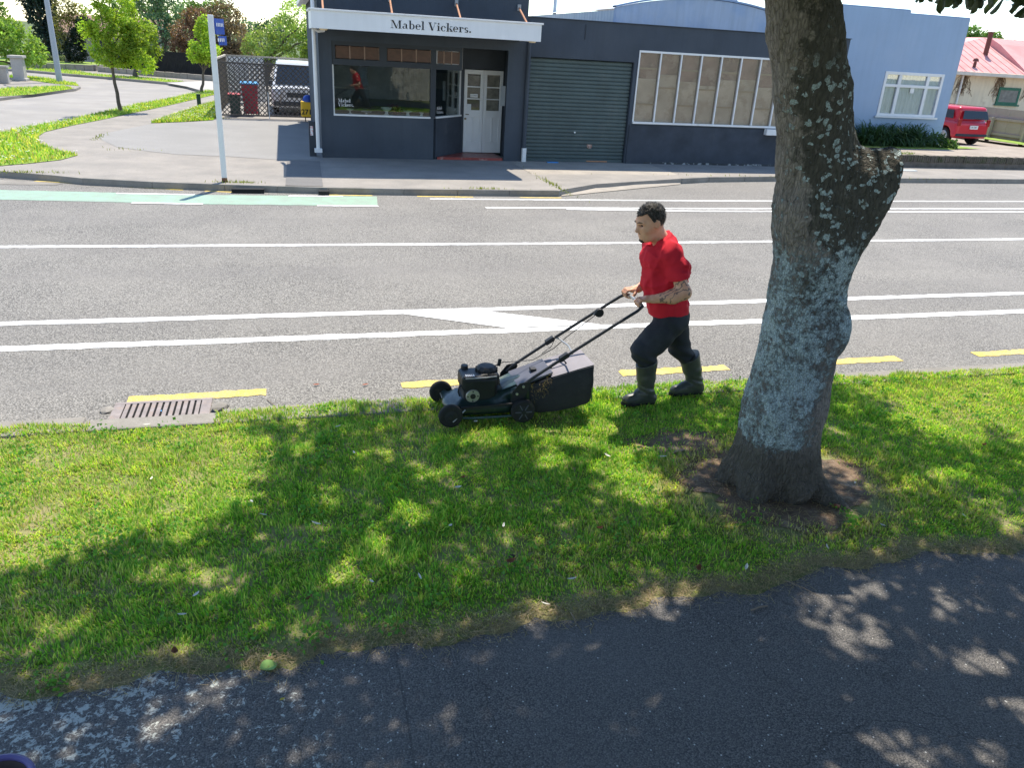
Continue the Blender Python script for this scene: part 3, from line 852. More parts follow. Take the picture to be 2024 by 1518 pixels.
def _txt(name, body, loc, size, material, parent, rot=(math.pi/2, 0, 0), align='CENTER', bold=0.):
    c = bpy.data.curves.new(name, 'FONT'); c.body = body; c.size = size; c.align_x = align; c.align_y = 'CENTER'; c.offset = bold
    c.materials.append(material)
    o = bpy.data.objects.new(name, c); COL.objects.link(o); o.rotation_euler = rot
    if parent is not None: o.parent = parent; o.location = Vector(loc)-wloc(parent)
    else: o.location = loc
    return o
txt('lettering', 'CLOSED', (4.53+.27, DY-.009, 1.643), .05, TEXTM, shop)

# things in the window
STAND = mat('white_ceramic', (.78, .80, .80), .25, .03)
sh = [[(.05, 0), (.055, .012), (.018, .03), (.016, .07), (.06, .085), (.10, .12), (.095, .123), (.015, .09)],
      [(.05, 0), (.03, .02), (.02, .05), (.12, .06), (.14, .075), (.135, .08), (.02, .07)],
      [(.07, 0), (.065, .02), (.04, .05), (.05, .10), (.10, .13), (.145, .18), (.14, .185), (.04, .12)],
      [(.06, 0), (.05, .015), (.035, .06), (.05, .085), (.12, .11), (.125, .12), (.04, .09)],
      [(.045, 0), (.04, .01), (.03, .05), (.065, .09), (.06, .094), (.02, .06)]]
LB = ['small white pedestal bowl in the shop window, nearest the painted window lettering', 'flat white cake stand second from the lettering in the shop window', 'largest white footed bowl in the middle of the shop window', 'white stemmed dish to the right of the red flowers in the shop window', 'smallest white footed cup at the doorway end of the shop window']
for i, x in enumerate((1.52, 1.92, 2.42, 2.95, 3.30)):
    o = MB().lathe(sh[i], (x, FY+.36, 1.131), 'z', 18).build('cake_stand', STAND, smooth=True)
    tag(o, LB[i], 'bowl', 'ceramics in the shop window')
P = np.array([[2.66, FY+.45, 1.24]])+RNG.normal(size=(160, 3))*[.08, .05, .06]
o = leaf_cloud('dried_flowers', P, .06, .03, leafmat('dark_red_petals', (.16, .02, .03)), None, np.ones((160, 3)), droop=-.5)
stuff(tag(o, 'bunch of dark red dried flowers in the shop window', 'flowers'))
m = MB()
for x, y in ((2.2, .5), (2.25, .55), (2.78, .42)): m.lathe([(.04, 0), (.11, .02), (.12, .045), (.02, .03)], (x, FY+y, 1.10), 'z', 14)
# ------------------------------------------------------------------ dark workshop front with roller door
gar = empty('workshop_building', (10.5, 23, LZ), 'charcoal workshop front with green roller door and long white framed window', 'building')
WX1 = 14.0
part('wall', lambda m: (m.box(5.875, 5.95, FY+.03, FY+.3, LZ-.05, 3.58), m.box(5.95, 8.82, FY+.03, FY+.3, 2.68, 3.58), m.box(8.82, 8.93, FY+.03, FY+.3, LZ-.05, 3.58), m.box(8.93, WX1, FY+.03, FY+.3, 2.98, 3.58), m.box(8.93, WX1, FY+.03, FY+.3, LZ-.05, 1.17), m.box(WX1, 15.19, FY+.03, FY+.3, LZ-.05, 3.58),
     m.box(14.94, 15.19, FY+.3, 24.2, LZ-.05, 3.5), m.box(5.9, 14.94, 24.0, 24.2, LZ, 3.5)), DARK, gar)
part('plinth', lambda m: (m.box(8.86, 15.20, FY, FY+.028, LZ-.05, 1.12)), DARK2, gar)
part('parapet_capping', lambda m: m.box(5.88, 15.21, FY, FY+.32, 3.582, 3.60), DARK2, gar)
part('roof', lambda m: m.box(5.9, 15.1, FY+.31, 24.0, 3.3, 3.36), bpy.data.materials['roof_iron'], gar)
SL = mat('green_roller_steel', (.072, .105, .108), .5, .12, 2.0, (.095, .125, .125), 1.5, .55, .7, spec=.4, streak=.3)
rd = empty('roller_door', (7.38, FY+.12, LZ), '', ''); del rd['label']; del rd['category']
rd.parent = gar; rd.location = Vector((7.38, FY+.12, LZ))-wloc(gar)
s0 = None
NS = 27; pitch = (2.66-LZ)/NS
prof = [(-.0, 0), (-.028, .012), (-.028, pitch-.022), (0, pitch-.010), (0, pitch)]
for i in range(NS):
    z = LZ+i*pitch
    if s0 is None:
        m = MB(); w = 1.42
        for a, (y, h) in enumerate(prof):
            m.v += [(7.38-w, FY+.15+y, z+h), (7.38+w, FY+.15+y, z+h)]
            if a: m.f.append((2*a-2, 2*a-1, 2*a+1, 2*a))
        s0 = m.build('slat', SL, rd)
    else:
        c = s0.copy(); COL.objects.link(c); c.location = s0.location+Vector((0, 0, i*pitch))
part('bottom_rail', lambda m: m.box(5.98, 8.78, FY+.10, FY+.145, LZ+.005, LZ+.05), SL, rd)
part('pull_handle', lambda m: m.tube([(7.75, FY+.11, .53), (7.77, FY+.09, .50), (7.81, FY+.09, .49), (7.85, FY+.09, .50), (7.87, FY+.11, .53)], .014, 6).box(7.74, 7.88, FY+.112, FY+.12, .50, .58), mat('rusty_white', (.5, .4, .35), .7, .3, 30, (.25, .08, .04), 25, .45, .6), rd)
part('lock', lambda m: m.tube([(7.36, FY+.09, .88), (7.36, FY+.13, .88)], .022, 10), STAND, rd)
part('rust_scrape', lambda m: m.box(7.75, 8.35, FY+.096, FY+.0995, LZ+.01, LZ+.04), bpy.data.materials['rusted_rod'], rd)
# long window
lw = part('long_window', lambda m: (m.box(8.93, WX1, FY+.01, FY+.12, 2.93, 2.98), m.box(8.93, WX1, FY-.03, FY+.12, 1.165, 1.215), m.box(8.93, 8.965, FY+.01, FY+.12, 1.215, 2.93), m.box(WX1-.035, WX1, FY+.01, FY+.12, 1.215, 2.93)), WHITE, gar)
PW = .594
PAPER = mat('brown_paper_backing', (.60, .55, .50), .95, .15, 1.6, (.48, .42, .37), 2.5, .5, .62)
UPPER = mat('dim_maroon_backing', (.36, .26, .25), .95, .3, 2.2, (.44, .36, .34), 3, .5, .6)
for i in range(8):
    x0 = 8.965+i*PW; x1 = min(x0+PW, WX1-.035)
    if x1-x0 < .2: break
    p = part('pane', lambda m: m.box(x0+.018, x1-.018, FY+.06, FY+.066, 1.215, 2.93), DIRTYG, lw)
    if i: part('mullion', lambda m: m.box(x0-.018, x0+.018, FY+.015, FY+.1, 1.215, 2.93), WHITE, lw)
    zs = 2.30+.12*math.sin(i*1.7)
    part('backing_board', lambda m: m.box(x0+.02, x1-.02, FY+.14, FY+.15, 1.2, zs), PAPER, p)
    part('backing_board', lambda m: m.box(x0+.02, x1-.02, FY+.16, FY+.17, zs-.05, 2.95), UPPER, p)
    for z in ((2.55, 1.66) if i % 2 == 0 else (2.09, )):
        part('glazing_bar', lambda m: m.box(x0+.018, x1-.018, FY+.10, FY+.135, z-.02, z+.02), mat('faded_bar', (.45, .38, .31)) if i == 0 and z > 2 else bpy.data.materials['faded_bar'], p)
part('interior', lambda m: m.box(8.9, WX1, FY+.35, FY+.4, 1.0, 3.0), UPPER, gar)
part('vent_box', lambda m: (m.box(12.95, 13.6, FY-.16, FY-.002, .985, 1.145),), WHITE, gar, bevel=.01)
part('conduit', lambda m: m.tube([(7.4, FY+.02, 3.15), (7.4, FY+.02, 3.5)], .01, 6), TRIM, gar)
part('base_efflorescence', lambda m: m.box(9.4, 13.9, FY-.004, FY-.001, LZ, LZ+.05), mat('salt_bloom', (.05, .055, .06), .9, .3, 4, (.3, .32, .33), 9, .55, .6), gar)

# ------------------------------------------------------------------ pale blue building behind
BLUE = mat('pale_blue_render', (.325, .43, .585), .85, .05, .8, (.37, .46, .60), .5, .5, .75, .002, 40, streak=.12)
BY = 24.3
blue = empty('blue_building', (18, BY, .4), 'pale blue rendered building with stepped parapet and white framed window', 'building')
part('wall', lambda m: (m.prism([(15.25, .0), (22.38, .0), (22.38, 1.45), (19.55, 1.45), (19.55, 2.78), (21.85, 2.78), (21.85, 1.45), (22.38, 1.45), (22.38, 4.59), (19.97, 4.59), (19.97, 4.69), (15.25, 4.69)][:3]+[(22.38, 4.59), (19.97, 4.59), (19.97, 4.69), (15.25, 4.69)], BY+.09, BY+.3)
     , m.box(22.13, 22.38, BY+.3, 34, 0, 4.5), m.box(15.25, 22.13, 33.8, 34, 0, 4.5)), BLUE, blue)
part('parapet_capping', lambda m: (m.box(15.2, 19.985, BY+.05, BY+.33, 4.692, 4.72), m.box(19.985, 22.41, BY+.05, BY+.33, 4.592, 4.62)), mat('blue_capping', (.24, .33, .5)), blue)
# shape the wall with the window opening: front skin in four pieces
part('front_render', lambda m: (m.box(15.2, 19.55, BY, BY+.088, 0, 4.685), m.box(21.85, 22.385, BY, BY+.088, 0, 4.588), m.box(19.55, 21.85, BY, BY+.088, 0, 1.45), m.box(19.55, 19.97, BY, BY+.088, 2.78, 4.685), m.box(19.97, 21.85, BY, BY+.088, 2.78, 4.588)), BLUE, blue)
bw = part('window', lambda m: (m.box(19.50, 19.60, BY-.03, BY+.06, 1.40, 2.82), m.box(21.80, 21.90, BY-.03, BY+.06, 1.40, 2.82), m.box(19.6, 21.8, BY-.03, BY+.06, 2.72, 2.82), m.box(19.6, 21.8, BY-.03, BY+.06, 1.40, 1.48), m.box(19.6, 21.8, BY-.02, BY+.055, 2.33, 2.42), m.box(20.08, 20.2, BY-.018, BY+.054, 1.48, 2.72), m.box(21.22, 21.34, BY-.018, BY+.054, 1.48, 2.72)), WHITE, blue, bevel=.008)
part('sill', lambda m: m.box(19.42, 21.98, BY-.09, BY-.032, 1.345, 1.40), WHITE, bw)
CURT = mat('white_lace_curtain', (.72, .75, .82), .95, .06, 3)
for a, b in ((19.6, 20.08), (20.2, 21.22), (21.34, 21.8)):
    for c, d in ((1.48, 2.33), (2.42, 2.72)):
        pn = part('pane', lambda m: m.box(a, b, BY+.02, BY+.026, c, d), PANEG, bw)
        m = MB(); n = int((b-a)/.02)
        for i in range(n+1):
            x = a+(b-a)*i/n; y = BY+.058+.012*math.sin(x*42)+.008*math.sin(x*17)
            m.v += [(x, y, c), (x, y, d)]
            if i: m.f.append((2*i-2, 2*i-1, 2*i+1, 2*i))
        m.build('curtain', CURT, pn, smooth=True)
part('card', lambda m: m.box(20.66, 20.82, BY+.012, BY+.018, 2.16, 2.32), TEXTW, bw)
part('gas_pipe', lambda m: m.tube([(17.55, BY-.06, .5), (17.55, BY-.06, 2.6)], .045, 8).tube([(17.55, BY-.06, 2.6), (17.55, BY-.06, 3.35)], .012, 6), WHITE, blue)
part('meter_box', lambda m: m.box(17.6, 18.55, BY-.25, BY-.002, .5, 1.12), WHITE, blue, bevel=.01)
# curved-roof workshop beside it
arch = empty('arched_workshop', (12.4, BY, .2), 'pale blue workshop with shallow curved parapet and corrugated side behind the charcoal front', 'building')
pts = [(9.64, 0), (15.19, 0), (15.19, 4.18)]
for i in range(25):
    x = 15.19-(15.19-9.64)*i/24; pts.append((x, 4.12+.41*(1-((x-12.6)/3.0)**2)))
GREYBLUE = mat('chalky_blue_render', (.37, .44, .56), .85, .08, .9, (.27, .37, .55), .6, .48, .7, streak=.3)
part('wall', lambda m: m.prism(pts, BY, BY+.2), GREYBLUE, arch)
m = MB()
for i in range(25):
    x = 15.19-(15.19-9.60)*i/24; z = 4.135+.41*(1-((x-12.6)/3.0)**2)
    m.v += [(x, BY-.04, z), (x, BY-.04, z+.05), (x, BY+.24, z+.05), (x, BY+.24, z)]
    if i:
        k = 4*i; m.f += [(k-4+j, k-4+(j+1) % 4, k+(j+1) % 4, k+j) for j in range(4)]
m.build('capping', bpy.data.materials['blue_capping'], arch)
IRON = mat('pale_corrugated_iron', (.50, .55, .60), .55, .1, 2)
m = MB(); n = 200
for i in range(n+1):
    y = BY+.2+10.5*i/n; x = 9.70+.018*math.sin(i*2*math.pi/5)
    m.v += [(x, y, 0), (x, y, 4.08)]
    if i: m.f.append((2*i-2, 2*i-1, 2*i+1, 2*i))
m.build('corrugated_side', IRON, arch, smooth=False, fix=False)
m = MB()
for k in range(25):
    x = 15.19-(15.19-9.66)*k/24; z = 4.10+.41*(1-((x-12.6)/3.0)**2)
    m.v += [(x, BY+.21, z), (x, 35, z)]
    if k: m.f.append((2*k-2, 2*k-1, 2*k+1, 2*k))
m.build('roof', IRON, arch)
part('flue', lambda m: m.tube([(10.0, 31.5, 4.0), (10.0, 31.5, 4.75), (10.15, 31.5, 4.85)], .07, 8), IRON, arch)
part('flue', lambda m: m.tube([(9.2, 34, 3.6), (9.2, 34, 4.75), (9.45, 34, 4.85)], .08, 8), IRON, arch)
part('roof_cabin', lambda m: m.box(14.0, 15.1, 27, 29, 4.0, 5.2), GREYBLUE, arch)

# ------------------------------------------------------------------ raised yard, retaining wall, red roofed house, fence
m = MB(); yd = [(15.25, .46), (22.4, .5), (24.5, .5), (60, .5)]
rows = [(21.12, .48), (22.6, .47), (24.3, .42), (26.5, .31), (29, .27), (60, .25)]
for y, z in rows: m.v += [(15.22, y, z), (60, y, z)]
for i in range(len(rows)-1): m.f.append((2*i, 2*i+1, 2*i+3, 2*i+2))
yard = struct(m.build('gravel_yard', GRAVEL))
MB().box(15.23, 22.1, 23.2, 24.29, .36, .475).build('planting_bed', LAWN, yard)
MB().sheet([(22.3, 23.4), (23.6, 23.6), (22.9, 24.6), (22.4, 24.6)], .478).build('planting_bed', LAWN, yard)
MB().sheet([(27.6, 24), (29.1, 24), (29.1, 32), (28.3, 32)], .44).build('grass_strip', LAWN, yard)
rw = empty('retaining_wall', (19, 21.05, LZ), 'low mossy brick retaining wall below the gravel yard', 'wall')
MOSSB = mat('mossy_brick', (.12, .105, .085), .95, .3, 6, (.06, .07, .035), 3, .48, .62, .01, 40)
part('core', lambda m: m.box(15.22, 60, 21.0, 21.12, LZ-.02, .40), MOSSB, rw)
part('render_coat', lambda m: m.box(15.22, 60, 20.985, 20.999, LZ, .29), mat('stained_render', (.13, .115, .10), .95, .3, 4, (.20, .13, .05), 2.2, .6, .72, .01, 30), rw)
b0 = None; rg = random.Random(4)
for i in range(125):
    x = 15.3+i*.079
    if b0 is None:
        b0 = MB().box(x, x+.066, 20.965, 21.14, .30, .485).build('brick', MOSSB, rw, bevel=.006)
    else:
        c = b0.copy(); COL.objects.link(c); c.location = b0.location+Vector((i*.079, rg.uniform(-.01, .008), rg.uniform(-.012, .008)))
part('capping_beyond', lambda m: m.box(25.3, 60, 20.97, 21.14, .402, .485), MOSSB, rw)

hs = empty('house', (34, 36, .2), 'cream weatherboard house with faded red iron roof and green windows', 'house')
CREAMW = mat('cream_wall', (.72, .65, .50), .85, .08, 1.5, (.5, .42, .32), 2.2, .58, .75, streak=.3)
REDROOF = mat('faded_red_iron', (.66, .29, .27), .6, .12, .8, (.70, .40, .37), .7, .45, .7)
HY = 33.0
part('wall', lambda m: m.box(26.5, 46, HY, HY+.3, 0, 2.95), CREAMW, hs)
rp = lambda x, y, z: (x, y, z)
part('roof', lambda m: (m.poly([(25.6, HY-.55, 2.98), (46.5, HY-.55, 2.98), (44, HY+3.0, 4.62), (34.2, HY+3.0, 4.62)]), m.poly([(25.6, HY-.55, 2.98), (34.2, HY+3.0, 4.62), (34.2, HY+4.0, 4.62), (25.6, HY+8, 2.98)]), m.poly([(34.2, HY+3, 4.62), (44, HY+3, 4.62), (44, HY+4, 4.62), (34.2, HY+4, 4.62)])), REDROOF, hs)
for i in range(42):
    x = 26.1+i*.48; a = Vector((x, HY-.55, 2.995)); ht = min(1., max(.03, (x-25.6)/8.6))
    if x < 44.2: part('roof_rib', lambda m: m.bar(a, Vector((x+.0, HY-.55+3.55*ht, 2.995+1.64*ht)), .025, .008), REDROOF, hs)
part('gutter', lambda m: m.box(25.6, 46.5, HY-.68, HY-.56, 2.83, 2.975), mat('white_gutter', (.62, .58, .52)), hs)
part('gable_panel', lambda m: m.prism([(HY-.5, 3.05), (HY+2.2, 3.95), (HY+2.2, 4.55), (HY+1.6, 4.3)], 34.0, 38, 'yz'), REDROOF, hs)
part('flue_pipe', lambda m: m.tube([(32.9, HY+1.2, 3.7), (32.9, HY+1.2, 4.75)], .11, 8).tube([(32.9, HY+1.2, 4.75), (32.9, HY+1.2, 4.8)], .15, 8), mat('brown_flue', (.16, .06, .05)), hs)
part('roof_vent', lambda m: m.tube([(31.2, HY-.1, 3.1), (31.2, HY-.1, 3.42)], .07, 8).lathe([(.0, 3.42), (.14, 3.44), (.1, 3.55), (.0, 3.6)], (31.2, HY-.1, 0)), bpy.data.materials['brown_flue'], hs)
GREENW = mat('green_window_paint', (.02, .13, .085), .5)
for x0, x1, z0, z1 in ((33.05, 34.35, 1.62, 2.38), (29.85, 30.35, 1.5, 2.42)):
    w = part('window', lambda m: (m.box(x0, x0+.11, HY-.06, HY-.005, z0, z1), m.box(x1-.11, x1, HY-.06, HY-.005, z0, z1), m.box(x0+.11, x1-.11, HY-.06, HY-.005, z1-.12, z1), m.box(x0+.11, x1-.11, HY-.06, HY-.005, z0, z0+.1)), GREENW, hs)
    part('pane', lambda m: m.box(x0+.11, x1-.11, HY-.04, HY-.03, z0+.1, z1-.12), mat('frosted_pane', (.16, .17, .17), .3, .25, 6) if x0 > 31 else bpy.data.materials['frosted_pane'], w)
    part('sill', lambda m: m.box(x0-.08, x1+.08, HY-.12, HY-.062, z0-.07, z0), GREENW, w)
part('downpipe', lambda m: m.tube([(30.75, HY-.06, 1.4), (30.75, HY-.06, 2.85)], .05, 8), WHITE, hs)
# dry creeper stems on the wall
m = MB(); rg = random.Random(9)
for cx0 in (30.9, 33.0, 34.9):
    for k in range(26):
        x = cx0+rg.gauss(0, .12); z = 2.8; pts2 = [(x, HY-.02, z)]
        for j in range(5):
            x += rg.gauss(0, .11); z -= rg.uniform(.06, .26); pts2.append((x, HY-.02-rg.uniform(0, .02), z))
        m.tube(pts2, .010, 3, False)
m.build('creeper_stems', mat('dry_stems', (.2, .14, .09)), hs, fix=False)

fe = empty('boundary_fence', (29, 28, .3), 'beige flat panel fence with rails and posts beside the red car', 'fence')
BEIGE = mat('beige_fence_paint', (.42, .355, .30), .85, .08, 2)
for i in range(16):
    y = 21.6+i*.72
    part('panel', lambda m: m.box(29.05, 29.075, y, y+.712, .32, 1.62), BEIGE, fe)
for i in range(7):
    y = 21.7+i*1.75
    part('post', lambda m: m.box(28.86, 28.98, y, y+.11, .2, 1.25), BEIGE, fe)
for z in (.55, 1.15):
    part('rail', lambda m: m.box(28.98, 29.048, 21.6, 33, z, z+.1), BEIGE, fe)

# ================================================================== street furniture and the lot beside the shop
pole = empty('street_sign', (-1.25, 16.78, LZ), 'tall white square sign post with two blue street name blades', 'sign')
part('post', lambda m: m.box(-1.30, -1.20, 16.73, 16.83, LZ+.08, 3.12), WHITE, pole, bevel=.012)
part('post_base', lambda m: m.box(-1.298, -1.202, 16.732, 16.828, LZ-.02, LZ+.079), mat('rusty_base', (.2, .1, .06), .9, .3, 20), pole)
BLUES = mat('blue_sign_face', (.045, .10, .40), .45, .08, 5)
b1 = part('blade', lambda m: m.bar((-1.19, 16.835, 2.93), (-1.07, 17.35, 2.93), .02, .27), BLUES, pole)
b2 = part('blade', lambda m: m.bar((-1.15, 17.0, 2.69), (-1.05, 17.45, 2.69), .02, .16), BLUES, pole)
for b, z, n in ((b1, 2.96, 5), (b2, 2.70, 4)):
    part('lettering', lambda m: [m.bar((-1.19+.12*(i+.6)/n*.85+.013, 16.835+.515*(i+.6)/n*.85-.003, z), (-1.19+.12*(i+1.1)/n*.85+.013, 16.835+.515*(i+1.1)/n*.85-.003, z), .004, .06) for i in range(n)], TEXTW, b)['kind'] = 'stuff'

# lattice gates
TIMB = mat('grey_lattice_timber', (.115, .10, .09), .85, .2, 6)
LIGHTRAIL = mat('pale_top_rail', (.46, .40, .32), .8, .1, 4)
def lattice(parent, x0, x1, y0, y1, z0, z1, pitch=.165, w=.03):
    """diagonal slats clipped to a rectangle standing between (x0,y0) and (x1,y1)"""
    L = math.dist((x0, y0), (x1, y1)); d = Vector((x1-x0, y1-y0, 0))/L; nr = Vector((d.y, -d.x, 0)); H = z1-z0
    at = lambda u, v, o: tuple(Vector((x0, y0, z0))+d*u+Vector((0, 0, v))+nr*o)
    for s, o in ((1, 0.), (-1, .011)):
        k = -H
        while k < L:
            if s > 0: a = (k, 0); b = (k+H, H)
            else: a = (k, H); b = (k+H, 0)
            ua, va = a; ub, vb = b
            if ua < 0: va += (0-ua)*s; ua = 0
            if ub > L: vb -= (ub-L)*s; ub = L
            if ub-ua > .06:
                MB().bar(at(ua, va, o), at(ub, vb, o), w, .009, up=tuple(nr)).build('slat', TIMB, parent)
            k += pitch
gy0, gy1 = 29.95, 30.15
for i, (xa, xb) in enumerate(((-2.17, -.62), (-.58, .98))):
    ya = gy0+(gy1-gy0)*(xa+2.2)/3.2; yb = gy0+(gy1-gy0)*(xb+2.2)/3.2
    g = empty('lattice_gate', ((xa+xb)/2, ya, LZ), ('diagonal lattice gate leaf in front of the wheelie bins', 'diagonal lattice gate leaf beside the shop wall, white car behind')[i], 'gate', 'lattice gates')
    part('frame', lambda m: (m.bar((xa, ya, .2), (xa, ya, 1.93), .05, .05, (1, 0, 0)), m.bar((xb, yb, .2), (xb, yb, 1.9), .05, .05, (1, 0, 0)), m.bar((xa+.026, ya, .22), (xb-.026, yb, .22), .045, .05), m.bar((xa+.026, ya, 1.9), (xb-.026, yb, 1.88), .045, .05)), TIMB, g)
    lattice(g, xa+.03, xb-.03, ya, yb, .25, 1.87)
    if i == 1: part('drop_bolt', lambda m: m.tube([(xa, ya-.05, .12), (xa, ya-.05, 1.0)], .015, 6), WHITE, g)
sf = empty('lattice_fence', (-2.3, 32, LZ), 'lattice screen running back from the gate post to the rear yard', 'fence')
part('post', lambda m: m.box(-2.33, -2.22, 29.88, 29.99, LZ, 2.0), LIGHTRAIL, sf)
part('post', lambda m: m.box(-2.33, -2.22, 36.2, 36.31, LZ, 2.0), LIGHTRAIL, sf)
part('rail', lambda m: (m.box(-2.31, -2.24, 29.99, 36.2, 1.93, 1.99)), LIGHTRAIL, sf)
part('rail', lambda m: (m.box(-2.22, 4.0, 36.2, 36.28, 1.93, 1.99)), LIGHTRAIL, sf)
lattice(sf, -2.27, -2.27, 30.0, 36.2, .2, 1.92, .19)
lattice(sf, -2.2, 3.8, 36.24, 36.24, .2, 1.92, .19)
WFENCE = mat('white_board', (.7, .68, .65), .8, .05)
wf = empty('white_fence', (-1.6, 37, LZ), 'white painted board fence seen through the lattice gate', 'fence')
for i in range(9):
    part('board', lambda m: m.box(-2.6+i*.2, -2.42+i*.2, 37.0, 37.03, .15, 1.9), WFENCE, wf)
part('rail', lambda m: m.box(-2.6, -.8, 37.031, 37.08, .5, .6), WFENCE, wf)

def wheelie(loc, body, lid, label, s=1., extra=None):
    x, y, z = loc
    b = empty('wheelie_bin', loc, label, 'bin', 'bins behind the lattice gate')
    m = MB(); 
    for k, (w, d, h) in enumerate(((.21, .24, .06), (.23, .27, .5), (.26, .31, .95), (.28, .33, .98), (.28, .33, 1.0))):
        m.v += [(x-w*s, y-d*s, z+h*s), (x+w*s, y-d*s, z+h*s), (x+w*s, y+d*s, z+h*s), (x-w*s, y+d*s, z+h*s)]
        if k: m.f += [(4*k-4+j, 4*k-4+(j+1) % 4, 4*k+(j+1) % 4, 4*k+j) for j in range(4)]
    m.f += [(3, 2, 1, 0), (16, 17, 18, 19)]
    m.build('body', body, b, bevel=.015)
    part('lid', lambda m: m.prism([(y-.36*s, z+1.0*s), (y+.33*s, z+1.02*s), (y+.33*s, z+1.06*s), (y, z+1.09*s), (y-.36*s, z+1.04*s)], x-.29*s, x+.29*s, 'yz'), lid, b, bevel=.01)
    for sx in (-1, 1):
        part('wheel', lambda m: m.tube([(x+sx*.2*s, y+.3*s, z+.1*s), (x+sx*.26*s, y+.3*s, z+.1*s)], .1*s, 12), TRIM, b)
    part('handle', lambda m: m.tube([(x-.22*s, y+.4*s, z+.98*s), (x+.22*s, y+.4*s, z+.98*s)], .015*s, 6), lid, b)
    return b
wheelie((-1.72, 30.7, LZ), mat('dark_green_bin', (.03, .06, .05), .5), mat('red_lid', (.45, .07, .07), .5), 'short dark green bin with red lid behind the gate', .72)
wheelie((-1.22, 31.3, LZ), mat('red_bin', (.40, .035, .06), .5), mat('blue_lid', (.05, .25, .5), .5), 'taller red bin with blue lid behind the gate', 1.05)
yb_ = empty('recycling_bin', (.80, 29.6, LZ), 'yellow crate bin with blue cap numbered 271A by the shop wall', 'bin')
YEL = mat('yellow_plastic', (.75, .45, .03), .45, .05)
part('stand', lambda m: m.tube([(.62, 29.5, LZ), (.62, 29.5, .3)], .02, 6).tube([(.98, 29.5, LZ), (.98, 29.5, .3)], .02, 6), TRIM, yb_)
part('body', lambda m: m.box(.48, 1.0, 29.30, 29.66, .28, .80), YEL, yb_, bevel=.05)
part('cap', lambda m: m.lathe([(.20, .78), (.20, .83), (.15, .95), (.06, 1.0), (.0, 1.0)], (.74, 29.48, 0), 'z', 16), mat('blue_cap', (.02, .06, .3), .4), yb_, smooth=True)
txt('number', '271A', (.74, 29.296, .45), .23, TEXTM, yb_, bold=.006)
bb = empty('meter_post', (.62, 20.35, LZ), 'small black utility box with a red and white sticker at the shop corner', 'box')
part('body', lambda m: m.box(.50, .66, 20.72, 20.86, LZ, .95), TRIM, bb, bevel=.012)
part('sticker', lambda m: m.box(.535, .60, 20.712, 20.718, .62, .84), mat('sticker', (.7, .2, .2), .5, .3, 40, (.8, .8, .8), 30, .45, .5), bb)
gp = tag(MB().box(-3.33, -3.19, 34.4, 34.52, LZ, .52).box(-3.34, -3.18, 34.39, 34.53, .525, .56).build('marker_post', mat('green_marker', (.03, .07, .05)), bevel=.01), 'short dark green marker post on the grass by the side path', 'post')

